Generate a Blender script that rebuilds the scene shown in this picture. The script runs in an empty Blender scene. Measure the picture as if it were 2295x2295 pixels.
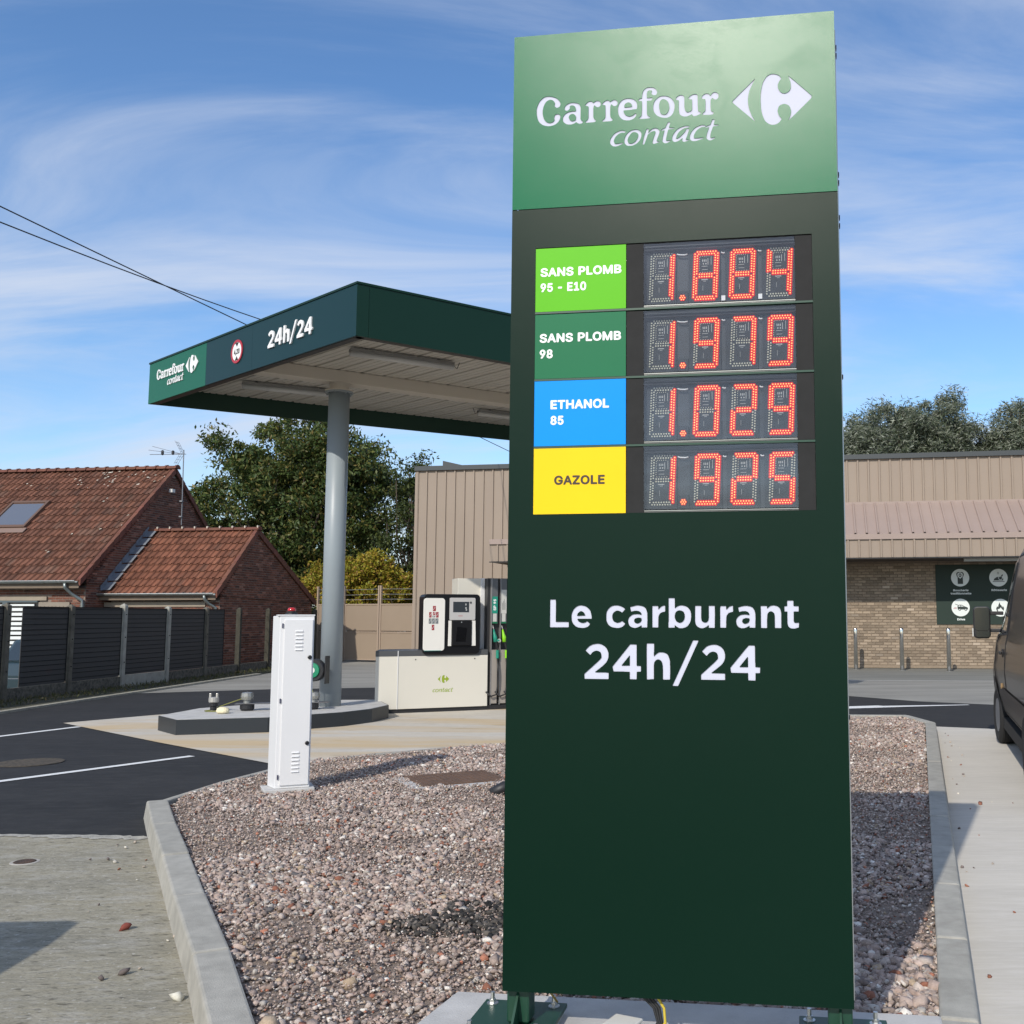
import bpy, bmesh, math, random
import numpy as np
from mathutils import Vector, Matrix
random.seed(7); RNG = np.random.default_rng(11)
SC = bpy.context.scene; COL = SC.collection
R_ = math.radians
# ------------------------------------------------------------------ camera
cam = bpy.data.cameras.new('camera'); co = bpy.data.objects.new('camera', cam); COL.objects.link(co)
cam.sensor_width = 36; cam.sensor_fit = 'HORIZONTAL'; cam.lens = 36.0
cam.shift_x = -(1457.3 - 1147.5) / 2295; cam.shift_y = 0; cam.clip_start = 0.05; cam.clip_end = 3000
co.location = (0, 0, 1.55)
_p, _r = R_(5.811), R_(-0.066)
_f = Vector((0, math.cos(_p), math.sin(_p))); _x = Vector((1, 0, 0)); _u = _x.cross(_f)
_x2 = _x*math.cos(_r) + _u*math.sin(_r); _u2 = -_x*math.sin(_r) + _u*math.cos(_r)
co.matrix_world = Matrix.Translation(co.location) @ Matrix((_x2, _u2, -_f)).transposed().to_4x4()
SC.camera = co
# ------------------------------------------------------------------ light and sky
SUNV = Vector((0.547, 1.375, -1.0)).normalized()          # the way the light travels
EL = math.asin(-SUNV.z); AZ = math.atan2(-SUNV.x, -SUNV.y)
sl = bpy.data.lights.new('sun', 'SUN'); sl.energy = 2.5; sl.angle = R_(0.5); sl.color = (1.0, 0.935, 0.83)
so = bpy.data.objects.new('sun', sl); COL.objects.link(so); so.rotation_euler = SUNV.to_track_quat('-Z', 'Y').to_euler()
so.location = (-20, -50, 40)
W = bpy.data.worlds.new('World'); SC.world = W; W.use_nodes = True
nt = W.node_tree; nt.nodes.clear()
def N(tree, t, **k):
    n = tree.nodes.new(t)
    for a, v in k.items():
        if a == 'inp':
            for i, x in v.items(): n.inputs[i].default_value = x
        else: setattr(n, a, v)
    return n
sky = N(nt, 'ShaderNodeTexSky', sky_type='NISHITA', sun_disc=False, sun_elevation=EL, sun_rotation=AZ, altitude=50, air_density=1.0, dust_density=0.6, ozone_density=3.6)
tc = N(nt, 'ShaderNodeTexCoord'); sep = N(nt, 'ShaderNodeSeparateXYZ'); nt.links.new(tc.outputs['Generated'], sep.inputs[0])
def mth(tree, op, a, b=None, c=None, clamp=False):
    n = tree.nodes.new('ShaderNodeMath'); n.operation = op; n.use_clamp = clamp
    for i, v in enumerate((a, b, c)):
        if v is None: continue
        if isinstance(v, (int, float)): n.inputs[i].default_value = v
        else: tree.links.new(v, n.inputs[i])
    return n.outputs[0]
zz = mth(nt, 'MAXIMUM', mth(nt, 'ADD', sep.outputs[2], 0.22), 0.05)
cx = mth(nt, 'DIVIDE', sep.outputs[0], zz); cy = mth(nt, 'DIVIDE', sep.outputs[1], zz)
cmb = N(nt, 'ShaderNodeCombineXYZ'); nt.links.new(cx, cmb.inputs[0]); nt.links.new(cy, cmb.inputs[1])
mp = N(nt, 'ShaderNodeMapping'); nt.links.new(cmb.outputs[0], mp.inputs[0])
mp.inputs['Rotation'].default_value = (0, 0, R_(-28)); mp.inputs['Scale'].default_value = (0.60, 1.7, 1); mp.inputs['Location'].default_value = (3.1, 1.7, 0)
n1 = N(nt, 'ShaderNodeTexNoise', inp={'Scale': 1.25, 'Detail': 11.0, 'Roughness': 0.60, 'Distortion': 0.9}); nt.links.new(mp.outputs[0], n1.inputs['Vector'])
mp2 = N(nt, 'ShaderNodeMapping'); nt.links.new(cmb.outputs[0], mp2.inputs[0]); mp2.inputs['Scale'].default_value = (0.5, 0.7, 1); mp2.inputs['Location'].default_value = (-1.2, 4.4, 0)
n2 = N(nt, 'ShaderNodeTexNoise', inp={'Scale': 0.8, 'Detail': 4.0, 'Roughness': 0.5}); nt.links.new(mp2.outputs[0], n2.inputs['Vector'])
m = mth(nt, 'ADD', mth(nt, 'MULTIPLY', n1.outputs[0], 0.62), mth(nt, 'MULTIPLY', n2.outputs[0], 0.38))
mr = N(nt, 'ShaderNodeMapRange', inp={'From Min': 0.38, 'From Max': 0.66, 'To Min': 0.0, 'To Max': 0.88}); mr.interpolation_type = 'SMOOTHSTEP'; nt.links.new(m, mr.inputs[0])
mx = N(nt, 'ShaderNodeMix', data_type='RGBA'); nt.links.new(mr.outputs[0], mx.inputs[0])
# deepen the clear sky a little, as a phone camera does
gm = N(nt, 'ShaderNodeHueSaturation', inp={'Saturation': 1.12, 'Value': 0.84, 'Hue': 0.502}); nt.links.new(sky.outputs[0], gm.inputs['Color'])
nt.links.new(gm.outputs[0], mx.inputs[6]); mx.inputs[7].default_value = (3.25, 3.55, 4.15, 1)
bg = N(nt, 'ShaderNodeBackground', inp={'Strength': 0.15}); nt.links.new(mx.outputs[2], bg.inputs[0])
ow = N(nt, 'ShaderNodeOutputWorld'); nt.links.new(bg.outputs[0], ow.inputs[0])
SC.view_settings.view_transform = 'Standard'; SC.view_settings.look = 'None'; SC.view_settings.exposure = 0.50; SC.view_settings.gamma = 1.0
SC.view_settings.use_curve_mapping = False
SC.render.engine = 'CYCLES'; SC.cycles.max_bounces = 8; SC.cycles.transparent_max_bounces = 12; SC.cycles.use_denoising = True
SC.cycles.sample_clamp_indirect = 8

# ------------------------------------------------------------------ helpers
def tag(o, label=None, cat=None, group=None, kind=None):
    if label: o['label'] = label
    if cat: o['category'] = cat
    if group: o['group'] = group
    if kind: o['kind'] = kind
    return o
def thing(name, label, cat, loc=(0, 0, 0), rz=0.0, group=None):
    o = bpy.data.objects.new(name, None); COL.objects.link(o); o.empty_display_size = 0.2
    o.location = loc; o.rotation_euler = (0, 0, R_(rz)); return tag(o, label, cat, group)
class MB:
    def __init__(s): s.v = []; s.f = []; s.m = []; s.k = 0
    def add(s, vs, fs):
        b = len(s.v); s.v += [tuple(v) for v in vs]; s.f += [tuple(b+i for i in f) for f in fs]; s.m += [s.k]*len(fs); return s
    def box(s, x0, y0, z0, x1, y1, z1):
        return s.add([(x0,y0,z0),(x1,y0,z0),(x1,y1,z0),(x0,y1,z0),(x0,y0,z1),(x1,y0,z1),(x1,y1,z1),(x0,y1,z1)],
                     [(0,3,2,1),(4,5,6,7),(0,1,5,4),(1,2,6,5),(2,3,7,6),(3,0,4,7)])
    def prism(s, poly, z0, z1):
        n = len(poly); a = sum(poly[i][0]*poly[(i+1) % n][1]-poly[(i+1) % n][0]*poly[i][1] for i in range(n))
        if a < 0: poly = poly[::-1]
        return s.add([(p[0], p[1], z0) for p in poly]+[(p[0], p[1], z1) for p in poly],
                     [tuple(range(n))[::-1], tuple(range(n, 2*n))]+[(i, (i+1) % n, n+(i+1) % n, n+i) for i in range(n)])
    def xz(s, poly, y0, y1):                       # outline in x,z pushed from y0 to y1
        n = len(poly); a = sum(poly[i][0]*poly[(i+1) % n][1]-poly[(i+1) % n][0]*poly[i][1] for i in range(n))
        if a < 0: poly = poly[::-1]
        return s.add([(p[0], y0, p[1]) for p in poly]+[(p[0], y1, p[1]) for p in poly],
                     [tuple(range(n)), tuple(range(n, 2*n))[::-1]]+[((i+1) % n, i, n+i, n+(i+1) % n) for i in range(n)])
    def cyl(s, p, q, r, n=16, r2=None, cap=True):
        p, q = Vector(p), Vector(q); d = (q-p).normalized(); a = d.orthogonal().normalized(); b = d.cross(a)
        r2 = r if r2 is None else r2; vs = []
        for c, rr in ((p, r), (q, r2)):
            for i in range(n):
                t = 2*math.pi*i/n; vs.append(c+a*(rr*math.cos(t))+b*(rr*math.sin(t)))
        fs = [(i, (i+1) % n, n+(i+1) % n, n+i) for i in range(n)]
        if cap: fs += [tuple(range(n))[::-1], tuple(range(n, 2*n))]
        return s.add(vs, fs)
    def tube(s, pts, r, n=8):
        pts = [Vector(p) for p in pts]; vs = []; a = None
        for i, p in enumerate(pts):
            d = (pts[min(i+1, len(pts)-1)]-pts[max(i-1, 0)]).normalized()
            a = d.orthogonal().normalized() if a is None else (a-d*a.dot(d)).normalized(); b = d.cross(a)
            rr = r[i] if isinstance(r, (list, tuple)) else r
            for k in range(n):
                t = 2*math.pi*k/n; vs.append(p+a*(rr*math.cos(t))+b*(rr*math.sin(t)))
        fs = [(j*n+i, j*n+(i+1) % n, (j+1)*n+(i+1) % n, (j+1)*n+i) for j in range(len(pts)-1) for i in range(n)]
        fs += [tuple(range(n))[::-1], tuple(range((len(pts)-1)*n, len(pts)*n))]
        return s.add(vs, fs)
    def lathe(s, prof, c=(0, 0, 0), n=16):          # prof: (radius, z)
        vs = [(c[0]+r*math.cos(2*math.pi*i/n), c[1]+r*math.sin(2*math.pi*i/n), c[2]+z) for r, z in prof for i in range(n)]
        m = len(prof)
        fs = [(j*n+i, j*n+(i+1) % n, (j+1)*n+(i+1) % n, (j+1)*n+i) for j in range(m-1) for i in range(n)]
        fs += [tuple(range(n))[::-1], tuple(range((m-1)*n, m*n))]
        return s.add(vs, fs)
    def disc(s, c, r, n=24, y0=0, y1=0.004):        # round plate facing -y
        return s.xz([(c[0]+r*math.cos(2*math.pi*i/n), c[1]+r*math.sin(2*math.pi*i/n)) for i in range(n)], y0, y1)
    def off(s, d):
        s.v = [(v[0]+d[0], v[1]+d[1], v[2]+d[2]) for v in s.v]; return s
    def build(s, name, mat, parent=None, bevel=0, smooth=False, kind=None, label=None, seg=2):
        me = bpy.data.meshes.new(name); me.from_pydata(s.v, [], s.f)
        mats = mat if isinstance(mat, (list, tuple)) else [mat]
        for mm in mats: me.materials.append(mm)
        if len(mats) > 1: me.polygons.foreach_set('material_index', s.m)
        if smooth: me.shade_smooth()
        me.update()
        return place(name, me, parent, bevel, kind, label, seg)
def place(name, me, parent=None, bevel=0, kind=None, label=None, seg=2, loc=None):
    o = bpy.data.objects.new(name, me); COL.objects.link(o)
    if parent: o.parent = parent
    if loc is not None: o.location = loc
    if bevel:
        b = o.modifiers.new('edge', 'BEVEL'); b.width = bevel; b.segments = seg; b.limit_method = 'ANGLE'; b.angle_limit = R_(40)
        b.harden_normals = False
    return tag(o, label=label, kind=kind)
def world_in(parent, mb):                            # points given in world space, parent unrotated
    mb.off((-parent.location.x, -parent.location.y, -parent.location.z)); return mb
def sheet(name, poly, z, mat, parent=None, kind='structure', label=None):
    n = len(poly); a = sum(poly[i][0]*poly[(i+1) % n][1]-poly[(i+1) % n][0]*poly[i][1] for i in range(n))
    if a < 0: poly = poly[::-1]
    me = bpy.data.meshes.new(name); me.from_pydata([(p[0], p[1], z) for p in poly], [], [tuple(range(n))]); me.materials.append(mat)
    return place(name, me, parent, kind=kind, label=label)
def flat(name, loops, y, th, mat, parent=None, label=None, flipx=False):
    """closed outlines in x,z (holes by even-odd) as a plate from y-th to y"""
    c = bpy.data.curves.new('c', 'CURVE'); c.dimensions = '2D'; c.fill_mode = 'BOTH'; c.extrude = th/2
    for L in loops:
        s = c.splines.new('POLY'); s.points.add(len(L)-1)
        for p, q in zip(s.points, L): p.co = (q[0], q[1], 0, 1)
        s.use_cyclic_u = True
    o = bpy.data.objects.new('c', c); COL.objects.link(o)
    me = bpy.data.meshes.new_from_object(o.evaluated_get(bpy.context.evaluated_depsgraph_get()))
    bpy.data.objects.remove(o); bpy.data.curves.remove(c); me.name = name
    me.transform(Matrix.Translation((0, y-th/2, 0)) @ Matrix.Rotation(math.pi/2, 4, 'X'))
    me.materials.clear(); me.materials.append(mat)
    return place(name, me, parent, label=label)
def tri(v): return v
# ------------------------------------------------------------------ materials
MATS = {}
def M(name, col, rough=0.6, metal=0.0, var=0.0, scale=6.0, bump=0.0, bscale=60.0, spec=0.5, coat=0.0, emit=None, est=1.0, stretch=None, col2=None, island=0.0, dirt=0.0, objrand=0.0, detail=6.0):
    m = bpy.data.materials.new(name); m.use_nodes = True; t = m.node_tree; b = t.nodes['Principled BSDF']; MATS[name] = m
    b.inputs['Base Color'].default_value = (*col, 1); b.inputs['Roughness'].default_value = rough; b.inputs['Metallic'].default_value = metal
    b.inputs['Specular IOR Level'].default_value = spec
    if coat: b.inputs['Coat Weight'].default_value = coat; b.inputs['Coat Roughness'].default_value = 0.08
    if emit: b.inputs['Emission Color'].default_value = (*emit, 1); b.inputs['Emission Strength'].default_value = est
    tcn = N(t, 'ShaderNodeTexCoord'); src = tcn.outputs['Object']
    if stretch:
        q = N(t, 'ShaderNodeMapping'); t.links.new(src, q.inputs[0]); q.inputs['Scale'].default_value = stretch; src = q.outputs[0]
    cur = None
    if var or col2:
        n = N(t, 'ShaderNodeTexNoise', inp={'Scale': scale, 'Detail': detail, 'Roughness': 0.6}); t.links.new(src, n.inputs['Vector'])
        r = N(t, 'ShaderNodeMapRange', inp={'From Min': 0.32, 'From Max': 0.68}); t.links.new(n.outputs[0], r.inputs[0])
        x = N(t, 'ShaderNodeMix', data_type='RGBA'); t.links.new(r.outputs[0], x.inputs[0])
        c2 = col2 or tuple(c*(1-var) for c in col)
        c1 = col if col2 else tuple(min(1, c*(1+var)) for c in col)
        x.inputs[6].default_value = (*c2, 1); x.inputs[7].default_value = (*c1, 1); cur = x.outputs[2]
    if island or objrand:
        g = N(t, 'ShaderNodeNewGeometry'); oi = N(t, 'ShaderNodeObjectInfo')
        fr = mth(t, 'FRACT', mth(t, 'ADD', g.outputs['Random Per Island'], oi.outputs['Random']))
        amt = island or objrand
        v = N(t, 'ShaderNodeMapRange', inp={'From Min': 0.0, 'From Max': 1.0, 'To Min': 1-amt, 'To Max': 1+amt}); t.links.new(fr, v.inputs[0])
        h = N(t, 'ShaderNodeHueSaturation'); t.links.new(v.outputs[0], h.inputs['Value'])
        hv = N(t, 'ShaderNodeMapRange', inp={'From Min': 0.0, 'From Max': 1.0, 'To Min': 0.5-amt*0.035, 'To Max': 0.5+amt*0.035}); t.links.new(mth(t, 'FRACT', mth(t, 'MULTIPLY', fr, 7.31)), hv.inputs[0]); t.links.new(hv.outputs[0], h.inputs['Hue'])
        if cur: t.links.new(cur, h.inputs['Color'])
        else: h.inputs['Color'].default_value = (*col, 1)
        cur = h.outputs['Color']
    if dirt:
        n = N(t, 'ShaderNodeTexNoise', inp={'Scale': scale*0.35, 'Detail': 8.0, 'Roughness': 0.7}); t.links.new(tcn.outputs['Object'], n.inputs['Vector'])
        r = N(t, 'ShaderNodeMapRange', inp={'From Min': 0.5, 'From Max': 0.75, 'To Min': 0.0, 'To Max': dirt}); t.links.new(n.outputs[0], r.inputs[0])
        x = N(t, 'ShaderNodeMix', data_type='RGBA'); t.links.new(r.outputs[0], x.inputs[0])
        if cur: t.links.new(cur, x.inputs[6])
        else: x.inputs[6].default_value = (*col, 1)
        x.inputs[7].default_value = (0.09, 0.075, 0.055, 1); cur = x.outputs[2]
    if cur: t.links.new(cur, b.inputs['Base Color'])
    if bump:
        n = N(t, 'ShaderNodeTexNoise', inp={'Scale': bscale, 'Detail': 5.0, 'Roughness': 0.65}); t.links.new(src, n.inputs['Vector'])
        k = N(t, 'ShaderNodeBump', inp={'Strength': bump, 'Distance': 0.02}); t.links.new(n.outputs[0], k.inputs['Height']); t.links.new(k.outputs[0], b.inputs['Normal'])
    return m
def palette(name, cols, rough=0.8, bump=0.0, bscale=40, trans=0.0, spec=0.3, var=0.0):
    """each loose piece takes one of the given colours"""
    m = bpy.data.materials.new(name); m.use_nodes = True; t = m.node_tree; b = t.nodes['Principled BSDF']
    g = N(t, 'ShaderNodeNewGeometry'); oi = N(t, 'ShaderNodeObjectInfo')
    fr = mth(t, 'FRACT', mth(t, 'ADD', g.outputs['Random Per Island'], oi.outputs['Random']))
    cr = N(t, 'ShaderNodeValToRGB'); cr.color_ramp.interpolation = 'CONSTANT' if rough > 0.55 and not trans else 'LINEAR'
    tot = sum(w for _, w in cols); acc = 0; e = cr.color_ramp.elements
    while len(e) < len(cols): e.new(0.5)
    for i, (c, w) in enumerate(cols): e[i].position = acc/tot; e[i].color = (*c, 1); acc += w
    t.links.new(fr, cr.inputs[0])
    h = N(t, 'ShaderNodeHueSaturation'); t.links.new(cr.outputs[0], h.inputs['Color'])
    v = N(t, 'ShaderNodeMapRange', inp={'To Min': 0.72, 'To Max': 1.28}); t.links.new(mth(t, 'FRACT', mth(t, 'MULTIPLY', fr, 13.7)), v.inputs[0]); t.links.new(v.outputs[0], h.inputs['Value'])
    outc = h.outputs[0]
    if var:
        tcn = N(t, 'ShaderNodeTexCoord'); n = N(t, 'ShaderNodeTexNoise', inp={'Scale': bscale*0.3, 'Detail': 5.0}); t.links.new(tcn.outputs['Object'], n.inputs['Vector'])
        r = N(t, 'ShaderNodeMapRange', inp={'From Min': 0.3, 'From Max': 0.7, 'To Min': 1-var, 'To Max': 1+var}); t.links.new(n.outputs[0], r.inputs[0])
        h2 = N(t, 'ShaderNodeHueSaturation'); t.links.new(outc, h2.inputs['Color']); t.links.new(r.outputs[0], h2.inputs['Value']); outc = h2.outputs[0]
    t.links.new(outc, b.inputs['Base Color'])
    b.inputs['Roughness'].default_value = rough; b.inputs['Specular IOR Level'].default_value = spec
    if bump:
        tcn = N(t, 'ShaderNodeTexCoord'); n = N(t, 'ShaderNodeTexNoise', inp={'Scale': bscale, 'Detail': 5.0}); t.links.new(tcn.outputs['Object'], n.inputs['Vector'])
        k = N(t, 'ShaderNodeBump', inp={'Strength': bump, 'Distance': 0.01}); t.links.new(n.outputs[0], k.inputs['Height']); t.links.new(k.outputs[0], b.inputs['Normal'])
    if trans:
        tr = N(t, 'ShaderNodeBsdfTranslucent'); t.links.new(outc, tr.inputs[0]); mx = N(t, 'ShaderNodeMixShader', inp={0: trans})
        t.links.new(b.outputs[0], mx.inputs[1]); t.links.new(tr.outputs[0], mx.inputs[2]); t.links.new(mx.outputs[0], t.nodes['Material Output'].inputs[0])
    return m
def glass(name, tint=(1, 1, 1), refl=0.06, rough=0.02, alpha=0.0, body=(0.02, 0.025, 0.03)):
    m = bpy.data.materials.new(name); m.use_nodes = True; t = m.node_tree; t.nodes.remove(t.nodes['Principled BSDF'])
    tr = N(t, 'ShaderNodeBsdfTransparent'); tr.inputs[0].default_value = (*tint, 1)
    gl = N(t, 'ShaderNodeBsdfGlossy'); gl.inputs['Roughness'].default_value = rough
    lw = N(t, 'ShaderNodeFresnel', inp={'IOR': 1.5}); fac = mth(t, 'ADD', lw.outputs[0], refl, clamp=True)
    a = tr.outputs[0]
    if alpha:
        d = N(t, 'ShaderNodeBsdfDiffuse'); d.inputs[0].default_value = (*body, 1); x = N(t, 'ShaderNodeMixShader', inp={0: alpha})
        t.links.new(a, x.inputs[1]); t.links.new(d.outputs[0], x.inputs[2]); a = x.outputs[0]
    x = N(t, 'ShaderNodeMixShader'); t.links.new(fac, x.inputs[0]); t.links.new(a, x.inputs[1]); t.links.new(gl.outputs[0], x.inputs[2])
    t.links.new(x.outputs[0], t.nodes['Material Output'].inputs[0]); return m
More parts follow.
